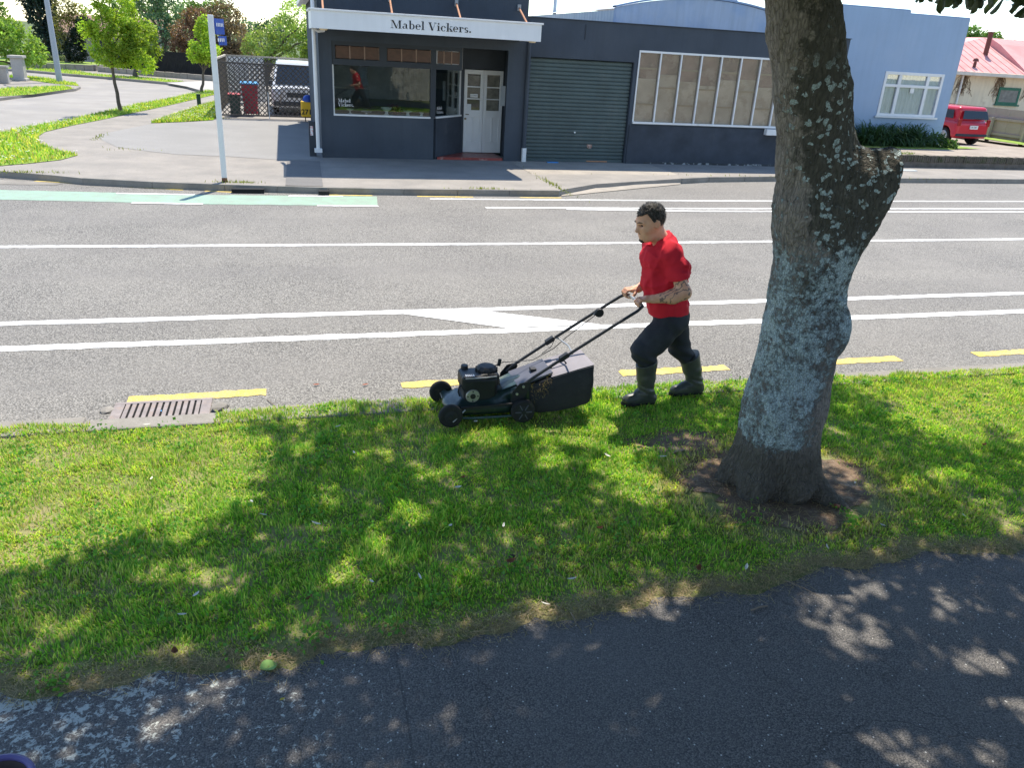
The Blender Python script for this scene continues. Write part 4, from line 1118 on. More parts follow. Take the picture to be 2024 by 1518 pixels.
# ------------------------------------------------------------------ cars
def car(name, label, loc, rotz, paint, L=3.6, Wd=1.6, Hh=1.55, nose=.95, tail=.1, cladding=False, suv=False, plate=None):
    """local frame: +y is the driving direction, origin on the ground below the middle of the rear bumper"""
    C = empty(name, loc, label, 'car', None, rotz)
    h = .03; w = Wd/2
    F = Field((-w-.2, -.2, .0), (w+.2, L+.2, Hh+.2), h)
    bh = .62 if not suv else .72
    F.rbox((0, L/2, .28+bh/2-.02), (w, L/2, bh/2), .13, 0)
    F.rbox((0, (L-nose)/2+tail/2+.04, .9), (w-.09, (L-nose)/2-tail*.6, Hh-.9), .16, .10)
    if suv: F.rbox((0, L/2+.2, 1.0), (w-.03, L/2-.3, .14), .1, .06)
    sl, X, Y, Z = F.region(F.lo, F.lo+F.h*(F.n-1))
    # windscreen and tail slope, tumblehome
    F.F = np.maximum(F.F, ((Y-(L-nose+.15))*.75+(Z-.95)*.66).astype(np.float32)*(Z > .93)-9*(Z <= .93))
    F.F = np.maximum(F.F, (np.abs(X)+(Z-.95)*.22-w+.01)*(Z > .95)-9*(Z <= .95)).astype(np.float32)
    F.F = np.maximum(F.F, (-(Y)+(Z-.85)*.22)*(Z > .85)-9*(Z <= .85)).astype(np.float32)
    wr = .31 if not suv else .38
    ws = [(sx, y) for sx in (-1, 1) for y in (.62, L-.75)]
    for sx, y in ws: F.rc((sx*(w+.1), y, wr), (sx*(w-.24), y, wr), wr+.07, None, .02, True)
    o = F.build('body', paint, None); o.parent = C
    base = Vector(loc)
    def lp(name, fn, material, **kw):
        m = MB(); fn(m); ob = m.build(name, material, None, **kw); ob.parent = C; return ob
    DG = bpy.data.materials.get('car_glass') or mat('car_glass', (.012, .016, .02), .08, 0, spec=.8)
    TY = bpy.data.materials.get('tyre') or mat('tyre', (.018, .018, .018), .8)
    RIM = bpy.data.materials.get('alloy') or mat('alloy', (.5, .5, .5), .35, metal=.7)
    tz = .95
    # side and rear glass lie just proud of the skin
    for sx in (-1, 1):
        xs = lambda z: sx*(w-.005-(z-.95)*.22)
        for ya, yb in ((.30, .95), (1.02, 1.75), (1.82, L-nose-.12)):
            lp('side_window', lambda m: m.poly([(xs(.98), ya, .98), (xs(.98), yb, .98), (xs(Hh-.14), yb-(.28 if yb > L-nose-.3 else .0), Hh-.14), (xs(Hh-.14), ya+(.12 if ya < .4 else 0), Hh-.14)]), DG)
        lp('mirror', lambda m: m.box(sx*(w+.02)-.09, sx*(w+.02)+.09, L-nose-.28, L-nose-.18, .98, 1.12), TRIM, bevel=.02)
        lp('tail_light', lambda m: m.box(sx*(w-.1)-.07, sx*(w-.1)+.07, -.015, .06, .72, .98), mat('tail_lens', (.35, .02, .02), .2) if 'tail_lens' not in bpy.data.materials else bpy.data.materials['tail_lens'], bevel=.02)
        lp('headlight', lambda m: m.box(sx*(w-.28)-.16, sx*(w-.28)+.16, L-.05, L+.012, .62, .8), mat('head_lens', (.7, .72, .75), .1) if 'head_lens' not in bpy.data.materials else bpy.data.materials['head_lens'], bevel=.03)
    lp('rear_window', lambda m: m.poly([(-w+.16, .003-.03, .98), (w-.16, .003-.03, .98), (w-.24, .075, Hh-.14), (-w+.24, .075, Hh-.14)]), DG)
    yy = lambda z: L-nose+.15-(z-.95)*.66/.75
    lp('windscreen', lambda m: m.poly([(-w+.12, yy(1.0)+.035, 1.0), (w-.12, yy(1.0)+.035, 1.0), (w-.25, yy(Hh-.12)+.035, Hh-.12), (-w+.25, yy(Hh-.12)+.035, Hh-.12)]), DG)
    lp('bumper', lambda m: m.box(-w+.05, w-.05, -.035, .1, .34, .44), TRIM if cladding else paint, bevel=.03)
    lp('bumper', lambda m: m.box(-w+.05, w-.05, L-.1, L+.04, .34, .5), TRIM if suv else paint, bevel=.03)
    lp('grille', lambda m: m.box(-.38, .38, L-.02, L+.015, .64, .80), TRIM)
    lp('number_plate', lambda m: m.box(-.18, .18, -.05, -.012, .62, .75), TEXTW)
    lp('wiper', lambda m: m.bar((-.05, -.045, 1.0), (.35, -.03, 1.03), .01, .02), TRIM)
    for sx, y in ws:
        wl = lp('wheel', lambda m: m.lathe([(.15, -.10), (wr-.03, -.105), (wr, -.06), (wr, .06), (wr-.03, .105), (.15, .10)], (sx*(w-.12), y, wr), 'x', 22), TY, smooth=True)
        m = MB(); m.lathe([(.02, -.012), (wr*.6, -.02), (wr*.66, .0), (wr*.66, .02), (.02, .02)], (sx*(w-.02), y, wr), 'x', 18)
        ob = m.build('rim', RIM, None); ob.parent = wl
        for k in range(5):
            a = k*2*math.pi/5; 
            m = MB().bar((sx*(w-.0), y, wr), (sx*(w-.0), y+math.cos(a)*wr*.58, wr+math.sin(a)*wr*.58), .05, .02, (1, 0, 0)); ob = m.build('spoke', RIM, None); ob.parent = wl
    if suv:
        lp('roof_rack', lambda m: (m.box(-w+.22, -w+.25, .4, 2.2, Hh+.02, Hh+.06), m.box(w-.25, w-.22, .4, 2.2, Hh+.02, Hh+.06)), TRIM)
        lp('bull_bar', lambda m: m.tube([(-.6, L+.03, .45), (-.6, L+.12, .6), (-.55, L+.12, .95), (.55, L+.12, .95), (.6, L+.12, .6), (.6, L+.03, .45)], .035, 8), RIM, smooth=True)
    return C
RED = mat('red_car_paint', (.56, .018, .035), .3, .02, coat=.6)
rc_ = car('parked_car', 'small red hatchback parked in the gravel yard, tail towards the street', (25.55, 26.2, .30), math.radians(0), RED, 3.6, 1.55, 1.42, cladding=True)
txt('lettering', 'EKT801', (0, -.053, .685), .085, TEXTM, None).parent = rc_
WCAR = mat('white_car_paint', (.82, .83, .84), .3, .02, coat=.5)
car('parked_car', 'white four wheel drive parked behind the lattice gate, facing the street', (.42, 36.0, LZ), math.pi, WCAR, 4.5, 1.8, 1.8, nose=1.4, suv=True)

# ------------------------------------------------------------------ plants by the blue wall
STRAP = leafmat('strap_leaf', (.055, .11, .05), .25)
def strap_plant(loc, n, L, label, seed, spread=1.):
    rg = np.random.default_rng(seed); V = []; Fc = []; T = []
    for i in range(n):
        a = rg.uniform(0, 2*math.pi); el_ = rg.uniform(.75, 1.5); l = L*rg.uniform(.6, 1.1); w = .022*rg.uniform(.7, 1.2)
        d = np.array([math.cos(a), math.sin(a), 0]); s = np.array([-math.sin(a), math.cos(a), 0])
        p = np.array(loc)+np.array([rg.normal()*.22*spread, rg.normal()*.12, 0]); ns = 5; b = len(V); tt = rg.uniform(.6, 1.5)
        for k in range(ns+1):
            t = k/ns; e = el_-1.9*t*t*rg.uniform(.6, 1.0)
            if k: p = p+(d*math.cos(e)+np.array([0, 0, 1])*math.sin(e))*l/ns
            ww = w*(1-t**2)+.002
            V += [p-s*ww, p+s*ww]; T += [(tt, tt, tt*.9)]*2
            if k: Fc.append((b+2*k-2, b+2*k-1, b+2*k+1, b+2*k))
    o = add_mesh('strap_leaf_plant', V, np.array(Fc), STRAP, None, tint=np.array(T))
    return tag(o, label, 'plant', 'plants along the blue wall')
strap_plant((19.25, 23.75, .44), 520, 1.2, 'dark green strap leaved clump beside the meter box', 3, 1.8)
strap_plant((20.55, 23.75, .44), 520, 1.2, 'dark green strap leaved clump under the middle of the blue wall window', 4, 1.6)
SHRUBM = leafmat('bright_shrub_leaf', (.07, .14, .03), .3)
def shrub(name, label, blobs, n, leaf, material, seed=1, group=None, vary=.3):
    P, k = blob_points(blobs, n, seed); rg = np.random.default_rng(seed)
    v = (1+vary*rg.uniform(-1, 1, n))*(.7+.6*vnoise(P[:, 0]*3, P[:, 1]*3, P[:, 2]*3)); h = .12*rg.uniform(-1, 1, n)
    o = leaf_cloud(name, P, leaf, leaf*.6, material, None, np.stack([v*(1+h), v, v*(1-h)], 1), seed=seed)
    return tag(o, label, 'shrub', group)
shrub('leafy_shrub', 'low leafy shrub at the corner of the blue building', [(21.75, 23.7, .66, .4, .3, .28), (22.2, 23.5, .58, .25, .2, .22)], 900, .10, SHRUBM, 5)
shrub('bright_shrub', 'light green shrub showing above the red car roof', [(27.4, 31, 1.5, .5, .4, .6)], 500, .14, leafmat('lime_leaf', (.12, .22, .04), .35), 6)
shrub('edge_weeds', 'patch of pale weeds on top of the retaining wall', [(17.6, 21.4, .50, .7, .15, .07), (18.4, 21.35, .49, .5, .12, .05)], 700, .05, leafmat('pale_weed', (.22, .27, .10), .3), 7)

# ------------------------------------------------------------------ side street: walls, pillars, lamp post, fence, house
wl1 = empty('garden_wall', (-13, 57.3, LZ), 'low pale stone wall along the raised lawn across the side street', 'wall')
def stones(parent, a, b, z0, z1, n, th=.25, material=STONE):
    A_ = Vector((*a, 0)); B_ = Vector((*b, 0)); d = (B_-A_)/n; rg = random.Random(n)
    for i in range(n):
        p = A_+d*i+d.normalized()*.008; q = A_+d*(i+1)-d.normalized()*.008; zt = z1+rg.uniform(-.012, .012)
        MB().bar(p+Vector((0, 0, (z0+zt)/2)), q+Vector((0, 0, (z0+zt)/2)), th+rg.uniform(-.02, .02), zt-z0).build('stone', material, parent, bevel=.012)
stones(wl1, (-16, 57.2), (-11.4, 57.6), LZ, .47, 9)
stones(wl1, (-11.4, 57.6), (-11.2, 58.9), LZ, .47, 2)
struct(MB().prism([(-30, 60), (-16.2, 57.4), (-11.5, 57.8), (-11.3, 62), (-30, 66)], LZ, .45, 'xy').build('raised_lawn', LAWN))
wl2 = empty('garden_wall', (-7.5, 55, LZ), 'long low stone wall below the dark paling fence', 'wall')
stones(wl2, (-11.0, 57.0), (-3.6, 51.9), LZ, .42, 16)
df = empty('paling_fence', (-5.5, 55, LZ), 'tall dark stained paling fence behind the stone wall', 'fence')
DPAL = mat('dark_stained_paling', (.022, .022, .024), .9, .3, 3)
for i in range(62):
    p = Vector((-8.6, 56.4, 0)).lerp(Vector((-2.0, 51.9, 0)), i/62); q = Vector((-8.6, 56.4, 0)).lerp(Vector((-2.0, 51.9, 0)), (i+.93)/62)
    MB().bar(p+Vector((0, 0, .82)), q+Vector((0, 0, .82)), .02, 1.42).build('paling', DPAL, df)
pl = empty('gate_pillars', (-12.3, 44, .1), 'pale plastered wall and stepped gate pillar at the far left corner', 'wall')
part('pillar', lambda m: (m.box(-12.62, -12.12, 45.5, 46.0, .1, 1.12), m.box(-12.7, -12.04, 45.42, 46.08, 1.122, 1.24), m.box(-12.68, -12.06, 45.44, 46.06, .1, .22)), WHITESTONE, pl, bevel=.02)
part('wall', lambda m: m.box(-13.6, -12.2, 43.2, 43.5, .1, .78), WHITESTONE, pl, bevel=.02)
part('pillar', lambda m: m.box(-13.5, -12.75, 42.2, 42.7, .1, 1.55), mat('pinkish_stone', (.45, .38, .33), .9), pl, bevel=.02)
part('coping', lambda m: m.box(-13.65, -12.15, 43.15, 43.55, .782, .86), WHITESTONE, pl)
lamp = empty('lamp_post', (-10.66, 45.7, .1), 'tall slim grey lamp post on the verge of the side street', 'lamp post')
part('pole', lambda m: m.tube([(-10.66, 45.7, .1), (-10.66, 45.7, 7.5)], [.14, .08], 10), mat('galvanised_pole', (.38, .41, .46), .5, .05), lamp, smooth=True)
part('arm', lambda m: m.tube([(-10.66, 45.7, 7.4), (-10.4, 45.2, 7.75), (-9.8, 44.3, 7.85)], .04, 8), bpy.data.materials['galvanised_pole'], lamp)
part('lantern', lambda m: m.box(-9.95, -9.55, 43.9, 44.4, 7.76, 7.9), bpy.data.materials['galvanised_pole'], lamp, bevel=.04)
h2 = empty('house', (-13.5, 71, .1), 'pale house with brown roof half hidden behind the garden trees', 'house')
part('wall', lambda m: m.box(-15.5, -9, 69.5, 75, .1, 2.2), WHITESTONE, h2)
part('roof', lambda m: m.prism([(68.9, 2.15), (72.2, 3.4), (75.6, 2.15)], -15.9, -8.6, 'yz'), mat('brown_tiles', (.25, .15, .11), .8, .25, 5), h2)
part('window', lambda m: m.box(-13.3, -12.3, 69.44, 69.498, .9, 1.8), TRIM, h2)

# ------------------------------------------------------------------ trees of the side street
BARK = mat('young_bark', (.13, .105, .08), .9, .25, 12)
LIME = leafmat('lime_foliage', (.36, .48, .06), .5)
MIDG = leafmat('mid_green_foliage', (.12, .22, .05), .35)
DARKG = leafmat('dark_conifer_foliage', (.028, .055, .045), .15)
BLUEG = leafmat('blue_green_foliage', (.18, .29, .16), .35)
COPP = leafmat('copper_foliage', (.27, .16, .10), .3)
OLIVE = leafmat('olive_brown_foliage', (.27, .20, .12), .3)
YELG = leafmat('yellow_green_foliage', (.24, .22, .07), .35)
PALEG = leafmat('pale_green_foliage', (.36, .46, .14), .45)
G = 'trees along the side street'
mktree('street_tree', 'slim young lime green street tree on the corner verge', (-5.45, 30.9, .1), 1.9, .055,
       [(-5.3, 31, 2.4, .85, .7, .7), (-4.85, 31.1, 1.95, .55, .5, .45), (-5.75, 30.9, 2.9, .5, .5, .7), (-5.2, 31, 3.4, .75, .6, .8), (-5.6, 31, 4.3, .5, .5, .7), (-5.9, 30.9, 1.85, .3, .3, .25), (-4.75, 31, 2.6, .55, .4, .5), (-6.1, 30.9, 2.5, .45, .4, .5), (-4.6, 31, 1.7, .45, .4, .35), (-5.5, 31, 1.9, .6, .5, .4)], 22000, .10, LIME, BARK, G, 21, lean=(-.15, .05))
mktree('street_tree', 'small round lime street tree beyond the driveway', (-3.82, 42.1, .1), 1.2, .06,
       [(-3.5, 42.1, 2.0, .75, .7, .65), (-3.45, 42.1, 2.7, .5, .5, .65), (-3.9, 42.1, 1.8, .5, .5, .4), (-3.1, 42.1, 1.75, .5, .5, .35), (-3.45, 42.1, 3.1, .32, .32, .5)], 8000, .115, LIME, BARK, G, 22, lean=(.2, 0))
mktree('street_tree', 'twin stemmed lime tree on the far verge before the stone wall', (-8.35, 53.1, .1), .7, .12,
       [(-8.0, 53.1, 1.6, 1.1, .9, .8), (-7.6, 53.1, 2.5, .8, .8, .9), (-8.4, 53.1, 2.6, .8, .8, .8), (-7.3, 53.1, 1.4, .7, .6, .5)], 6000, .17, LIME, BARK, G, 23)
mktree('garden_tree', 'bright green bushy tree behind the gate pillars', (-12.9, 48, .1), .7, .15,
       [(-12.6, 47.5, 1.6, 1.2, .9, .9), (-13.6, 47.5, 2.0, 1.3, .9, 1.0), (-12.2, 47.4, 1.2, .8, .7, .6), (-14.8, 47.5, 1.8, 1.2, .9, 1.2), (-12.9, 47.5, 2.35, .7, .7, .6)], 7500, .16, leafmat('fresh_green', (.32, .46, .10), .45), BARK, None, 24)
mktree('conifer', 'tall dark leaning conifer behind the lamp post', (-15.4, 64.2, .4), 1.5, .25,
       [(-15.3, 64.2, 1.6, .9, .9, 1.3), (-15.4, 64.2, 3.2, 1.1, 1.0, 1.3), (-15.7, 64.2, 4.8, 1.3, 1.1, 1.4), (-15.8, 64.2, 6.6, 1.3, 1.1, 1.6), (-14.9, 64.2, 4.2, .7, .7, 2.2), (-14.8, 64.2, 1.2, .6, .6, 1.0)], 9000, .22, DARKG, BARK, None, 25, hue=.05)
mktree('garden_tree', 'thin yellow brown tree right of the dark conifer', (-13.5, 60.6, .4), 1.6, .12,
       [(-13.4, 60.6, 2.5, .7, .6, .9), (-13.2, 60.6, 3.6, .8, .6, .8), (-13.6, 60.6, 1.6, .4, .4, .6), (-12.5, 60.7, 3.4, .6, .5, .7)], 1700, .16, YELG, BARK, None, 26)
shrub('dark_shrub', 'round dark shrub on the raised lawn before the pale house', [(-12.9, 60.3, 1.15, .75, .6, .8), (-12.6, 60.3, 2.0, .5, .5, .6), (-12.1, 60.4, 2.6, .7, .5, .7)], 4200, .14, leafmat('very_dark_leaf', (.02, .035, .02), .1), 27)
shrub('pale_flower_hedge', 'low pale hedge at the back of the raised lawn', [(-15.4, 61.5, .65, 1.2, .3, .3), (-13.9, 61.6, .6, 1.0, .3, .25)], 1800, .12, leafmat('pale_hedge', (.16, .20, .12), .3), 28)
shrub('dark_shrub', 'dark spreading shrub at the end of the stone wall under the lime tree', [(-9.8, 57.3, .7, 1.1, .5, .5), (-8.9, 57.2, .6, .9, .5, .4)], 2600, .13, bpy.data.materials['very_dark_leaf'], 29)
mktree('garden_tree', 'tall open blue green tree above the dark fence', (-8.2, 66, .1), 2.2, .25,
       [(-8.4, 66, 3.0, 1.3, 1, 1.2), (-7.6, 66, 4.2, 1.3, 1, 1.2), (-9.0, 66, 4.6, 1.2, 1, 1.1), (-8.0, 66, 5.8, 1.5, 1, 1.3), (-7.3, 66, 2.6, 1.0, 1, 1.2), (-8.7, 66, 1.6, .9, .9, 1.0)], 6500, .19, BLUEG, BARK, None, 30)
mktree('garden_tree', 'copper brown rounded tree above the dark fence', (-5.8, 60, .1), 1.2, .25,
       [(-5.9, 60, 2.4, 1.25, 1.1, 1.15), (-5.3, 60, 3.5, 1.0, .9, .8), (-6.4, 60, 1.7, .9, .9, .7), (-5.0, 60, 1.9, .8, .8, .8)], 7000, .17, COPP, BARK, None, 31)
mktree('garden_tree', 'tall olive brown tree behind the street sign', (-3.6, 60.5, .1), 1.5, .3,
       [(-3.6, 60.5, 3.7, 1.3, 1.1, 1.1), (-3.0, 60.5, 2.5, 1.0, 1, 1.2), (-4.4, 60.5, 3.0, 1.0, 1, 1.2), (-2.7, 60.5, 1.6, .9, .8, .7), (-4.0, 60.5, 1.7, 1.2, 1, .9)], 8000, .17, OLIVE, BARK, None, 32)
mktree('garden_tree', 'broad pale green tree behind the lattice gate', (-1.0, 52, .1), 1.2, .22,
       [(-1.1, 52, 2.3, 1.1, 1, .9), (.1, 52, 2.9, 1.1, 1, 1.2), (.9, 52, 3.8, 1.1, 1, 1.2), (-.2, 52, 1.7, 1.2, 1, .7), (1.7, 52, 2.6, 1.0, 1, 1.3), (-1.9, 52, 1.9, .5, .6, .8)], 8500, .15, PALEG, BARK, None, 33)
mktree('garden_tree', 'darker green tree at the shop side of the pale green tree', (2.2, 50, .1), 1.5, .22,
       [(1.7, 50, 2.4, .8, .8, .9), (2.2, 50, 3.4, .9, .8, 1.2), (1.5, 50, 1.6, .7, .7, .7)], 3800, .15, MIDG, BARK, None, 34)
shrub('bright_shrub', 'yellow green bush beside the shop gutter', [(.95, 36.5, 2.05, .35, .3, .55), (1.3, 36.5, 2.5, .4, .3, .5)], 900, .12, leafmat('yellow_lime', (.2, .28, .04), .4), 35)
mktree('garden_tree', 'leafy dark green tree behind the red roofed house', (51.5, 55, .1), 3.2, .3,
       [(50.6, 55, 4.9, 1.3, 1, .8), (51.4, 55, 5.7, 1.0, 1, .7), (52.4, 55, 5.2, 1.4, 1, .7), (53.2, 55, 5.6, .6, .8, .35), (49.6, 55, 4.4, 1.2, 1, .7)], 3800, .26, MIDG, BARK, None, 36)
# more garden trees behind, filling the view between the houses
for i, (x, y, z, r, mt) in enumerate(((-20, 66, 2.6, 2.2, MIDG), (-12, 80, 3.6, 2.6, MIDG), (-24, 75, 3.5, 3, BLUEG), (5, 62, 3, 2.5, MIDG), (-1.5, 75, 2.6, 2.6, BLUEG), (-6.5, 78, 3.8, 2.4, MIDG))):
    mktree('garden_tree', ('rounded green tree far behind the conifer at the picture edge', 'green tree top far behind the pale house', 'grey green tree beyond the far left conifer', 'green tree hidden behind the corner shop', 'grey green tree far behind the olive tree', 'mid green tree far behind the copper tree')[i], (x, y, .1), 1.2, .25,
           [(x, y, z, r, 1.2, 1.3), (x+r*.5, y, z+.6, r*.6, 1, 1.0), (x-r*.5, y, z+.4, r*.6, 1, 1.0)], 3000, .24, mt, BARK, None, 60+i)

# ================================================================== the big street tree
def m_bark():
    t = NT('lichened_bark')
    p = t.pos(); x = t.xyz(p)
    mp = t.new('Mapping'); mp.inputs['Scale'].default_value = (1, 1, .38); t.link(p, mp.inputs['Vector'])
    rid = t.noise(38, 6, .65, vec=mp.outputs[0], dist=.5)
    vor = t.new('TexVoronoi', feature='DISTANCE_TO_EDGE'); vor.inputs['Scale'].default_value = 46; t.link(mp.outputs[0], vor.inputs['Vector'])
    c = t.mix(t.ramp(rid, .3, .7), (.16, .14, .125), (.42, .37, .33))
    c = t.mix(t.ramp(vor.outputs['Distance'], .0, .10, .35, 0), c, (.06, .053, .048))
    # black moss patches on the upper right
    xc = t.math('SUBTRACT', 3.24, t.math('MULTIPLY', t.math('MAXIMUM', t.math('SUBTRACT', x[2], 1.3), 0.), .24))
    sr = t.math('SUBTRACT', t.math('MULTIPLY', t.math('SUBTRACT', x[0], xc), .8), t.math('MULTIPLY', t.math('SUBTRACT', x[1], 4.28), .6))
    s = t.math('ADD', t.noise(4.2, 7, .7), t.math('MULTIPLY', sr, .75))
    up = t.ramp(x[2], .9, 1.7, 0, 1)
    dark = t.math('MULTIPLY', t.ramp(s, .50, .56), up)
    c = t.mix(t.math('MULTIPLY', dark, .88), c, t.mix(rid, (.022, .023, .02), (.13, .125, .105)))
    low = t.ramp(x[2], .38, .58, .85, 0)
    c = t.mix(low, c, t.mix(rid, (.04, .037, .03), (.17, .15, .12)))
    # pale blue green lichen: dense band round the lower half, scattered rosettes above
    z = x[2]
    n1 = t.noise(6.0, 8, .7, dist=.4); n2 = t.noise(30, 7, .75)
    cov = t.math('ADD', t.math('MULTIPLY', n1, .5), t.math('MULTIPLY', n2, .5))
    band = t.math('MINIMUM', t.ramp(z, .36, .50, 0, 1), t.ramp(z, 1.45, 2.35, 1, .30))
    wob = t.math('MULTIPLY', t.math('SUBTRACT', t.noise(5, 4), .5), .35)
    lowcut = t.ramp(t.math('ADD', z, wob), .36, .46)
    thr = t.ramp(band, 0, 1, .70, .452)
    side = t.math('MULTIPLY', t.ramp(sr, .12, .24, 0, .14), t.ramp(z, .9, 1.25, 1, 0))
    thr = t.math('ADD', thr, side)
    li = t.math('MULTIPLY', t.ramp(t.math('SUBTRACT', cov, thr), -.025, .05), lowcut)
    dn = t.new('TexNoise'); dn.inputs['Scale'].default_value = 24; dn.inputs['Detail'].default_value = 5; t.link(p, dn.inputs['Vector'])
    dv = t.new('VectorMath', operation='MULTIPLY_ADD'); dv.inputs[1].default_value = (.075, .075, .075); t.link(dn.outputs['Color'], dv.inputs[0]); t.link(p, dv.inputs[2])
    ros = t.new('TexVoronoi'); ros.inputs['Scale'].default_value = 26; t.link(dv.outputs[0], ros.inputs['Vector'])
    rs = t.math('MULTIPLY', t.math('GREATER_THAN', t.math('ADD', t.xyz(ros.outputs['Color'])[0], t.math('MULTIPLY', n1, .9)), .80), t.math('LESS_THAN', ros.outputs['Distance'], t.math('MULTIPLY', t.xyz(ros.outputs['Color'])[1], .62)))
    rs = t.math('MULTIPLY', rs, t.math('MULTIPLY', t.ramp(z, 1.2, 1.5), t.ramp(s, .44, .5)))
    rs = t.math('MULTIPLY', rs, t.ramp(z, 2.75, 2.95, 1, 0))
    li = t.math('MAXIMUM', li, rs)
    lc = t.mix(t.ramp(n2, .3, .7), (.44, .56, .59), (.70, .80, .82))
    crk = t.new('TexVoronoi', feature='DISTANCE_TO_EDGE'); crk.inputs['Scale'].default_value = 62; t.link(p, crk.inputs['Vector'])
    lc = t.mix(t.ramp(crk.outputs['Distance'], .0, .14, .7, 0), lc, (.15, .17, .155))
    c = t.mix(li, c, lc)
    t.color(c); t.set(.92, 0, .15)
    h = t.math('ADD', t.math('ADD', t.math('MULTIPLY', rid, 1.2), t.math('MULTIPLY', t.ramp(vor.outputs['Distance'], 0, .2), .35)), t.math('MULTIPLY', t.math('MULTIPLY', li, n2), .9))
    t.bump(h, .026, 1.)
    return t.m
BIGBARK = m_bark()
TB = Vector((3.25, 4.28, GZ-.03))
big = empty('street_tree', TB, 'large old street tree with lichened trunk and sawn limb stub on the near verge', 'tree')
F = Field((2.2, 3.5, -.05), (4.2, 5.1, 3.75), .0135)
cl = [(3.24, 4.28, -.05), (3.225, 4.28, .3), (3.215, 4.28, .7), (3.235, 4.28, 1.25), (3.185, 4.29, 1.85), (3.09, 4.30, 2.35), (2.985, 4.30, 2.7), (2.85, 4.30, 3.05), (2.74, 4.30, 3.35), (2.62, 4.3, 3.7)]
rr_ = [.295, .276, .27, .252, .228, .218, .208, .197, .19, .183]
F.chain(cl, rr_, .05)
# root flare
for a, L, r in ((-2.45, .38, .085), (-1.5, .24, .08), (-.95, .60, .09), (-.1, .30, .07), (.9, .42, .09), (1.9, .38, .09), (2.9, .40, .09), (3.6, .36, .08)):
    d = np.array([math.cos(a), math.sin(a)])
    F.chain([(3.24+d[0]*.12, 4.28+d[1]*.12, .42), (3.24+d[0]*.28, 4.28+d[1]*.28, .16), (3.24+d[0]*L, 4.28+d[1]*L, .02)], [.13, r, .04], .06)
# old limb stub
F.chain([(3.10, 4.25, 2.02), (3.32, 4.18, 2.18), (3.50, 4.12, 2.30)], [.20, .185, .15], .12); F.rc((3.20, 4.2, 1.72), (3.42, 4.12, 2.20), .175, .155, .10)
F.cut((3.585, 4.12, 2.27), (.86, -.25, .35)) if False else None
sl, X, Y, Z = F.region((3.3, 3.8, 1.74), (4.1, 4.6, 2.7))
nrm = np.array([.92, -.15, -.12]); nrm /= np.linalg.norm(nrm)
dcut = (X-3.475)*nrm[0]+(Y-4.12)*nrm[1]+(Z-2.28)*nrm[2]
F.F[sl] = np.maximum(F.F[sl], dcut)
F.el((3.385, 4.09, 1.28), (.05, .06, .12), .09)     # burr on the side
F.el((3.30, 4.05, 1.50), (.035, .03, .02), .04)
F.displace(lambda x, y, z: .026*(fbm(x*9, y*9, z*4.0, 3)-.5)+.016*(np.abs(vnoise(x*26, y*26, z*7)-.5)*2-.4)*(1-.6*(x > 3.3))+.010*(vnoise(x*70, y*70, z*30)-.5))
F.build('trunk', BIGBARK, big)
nc = Vector((.92, -.15, -.12)).normalized(); e1 = nc.cross(Vector((0, 0, 1))).normalized(); e2_ = nc.cross(e1)
m = MB(); ctr = Vector((3.477, 4.115, 2.28))
ring = [ctr+e1*math.cos(t)*.125*(1+.12*math.sin(3*t))+e2_*math.sin(t)*.135*(1+.1*math.sin(5*t)) for t in [2*math.pi*i/24 for i in range(24)]]
m.poly(ring)
m.build('sawn_limb_face', mat('old_saw_cut', (.035, .03, .026), .95, .4, 30, bump=.01, bs=50), big)
# limbs above the picture
BR = mat('limb_bark', (.12, .10, .085), .9, .3, 12, bump=.01, bs=40)
rgb = random.Random(2)
fork = Vector((2.62, 4.3, 3.65))
limb_ends = [(-1.6, 3.6, 5.6), (.2, 1.2, 6.0), (1.8, -.8, 6.3), (3.8, .4, 6.2), (5.2, 2.4, 5.8), (6.2, 4.6, 5.6), (4.6, 6.6, 6.0), (2.2, 7.2, 6.2), (.4, 6.2, 6.0), (2.4, 3.2, 7.6), (4.3, 3.8, 4.6)]
for i, e in enumerate(limb_ends):
    e = Vector(e); mid = fork.lerp(e, .45)+Vector((rgb.uniform(-.2, .2), rgb.uniform(-.2, .2), .45))
    m = MB(); m.tube([fork-Vector((0, 0, .15)), fork.lerp(mid, .5)+Vector((0, 0, .2)), mid, mid.lerp(e, .5), e], [.13, .11, .075, .05, .02], 9)
    for k in range(5):
        a = mid.lerp(e, rgb.uniform(.0, 1)); b = a+Vector((rgb.uniform(-1, 1), rgb.uniform(-1, 1), rgb.uniform(-.1, .7)))
        m.tube([a, a.lerp(b, .5)+Vector((0, 0, .1)), b], [.03, .02, .008], 6)
    m.build('branch', BR, big, smooth=True)

# the crown: leaves fill a spreading volume; its edge and gaps were read from the shade it casts in the image
SHADE = [(-2.35, 3.85), (-1.55, 3.95), (-.95, 4.15), (-.62, 4.30), (-.40, 4.62), (-.62, 4.95), (-.55, 5.30), (-.30, 5.62), (.10, 5.72), (.62, 5.78), (1.3, 5.55), (1.75, 5.15), (2.2, 4.95), (2.6, 5.05), (2.75, 5.35), (3.3, 5.62), (4.1, 5.72), (4.75, 5.62), (5.0, 5.3), (4.75, 4.95), (5.15, 4.72), (5.75, 4.6), (6.0, 4.3), (6.6, 3.9), (7.2, 3.2), (6.6, -.8), (3.5, -2.8), (.5, -2.6), (-2.2, -1.0), (-3.1, 1.4), (-2.9, 3.0)]
def inpoly(P, poly):
    x, y = P[:, 0], P[:, 1]; c = np.zeros(len(P), bool); j = len(poly)-1
    for i in range(len(poly)):
        xi, yi = poly[i]; xj, yj = poly[j]
        c ^= ((yi > y) != (yj > y)) & (x < (xj-xi)*(y-yi)/(yj-yi+1e-12)+xi); j = i
    return c
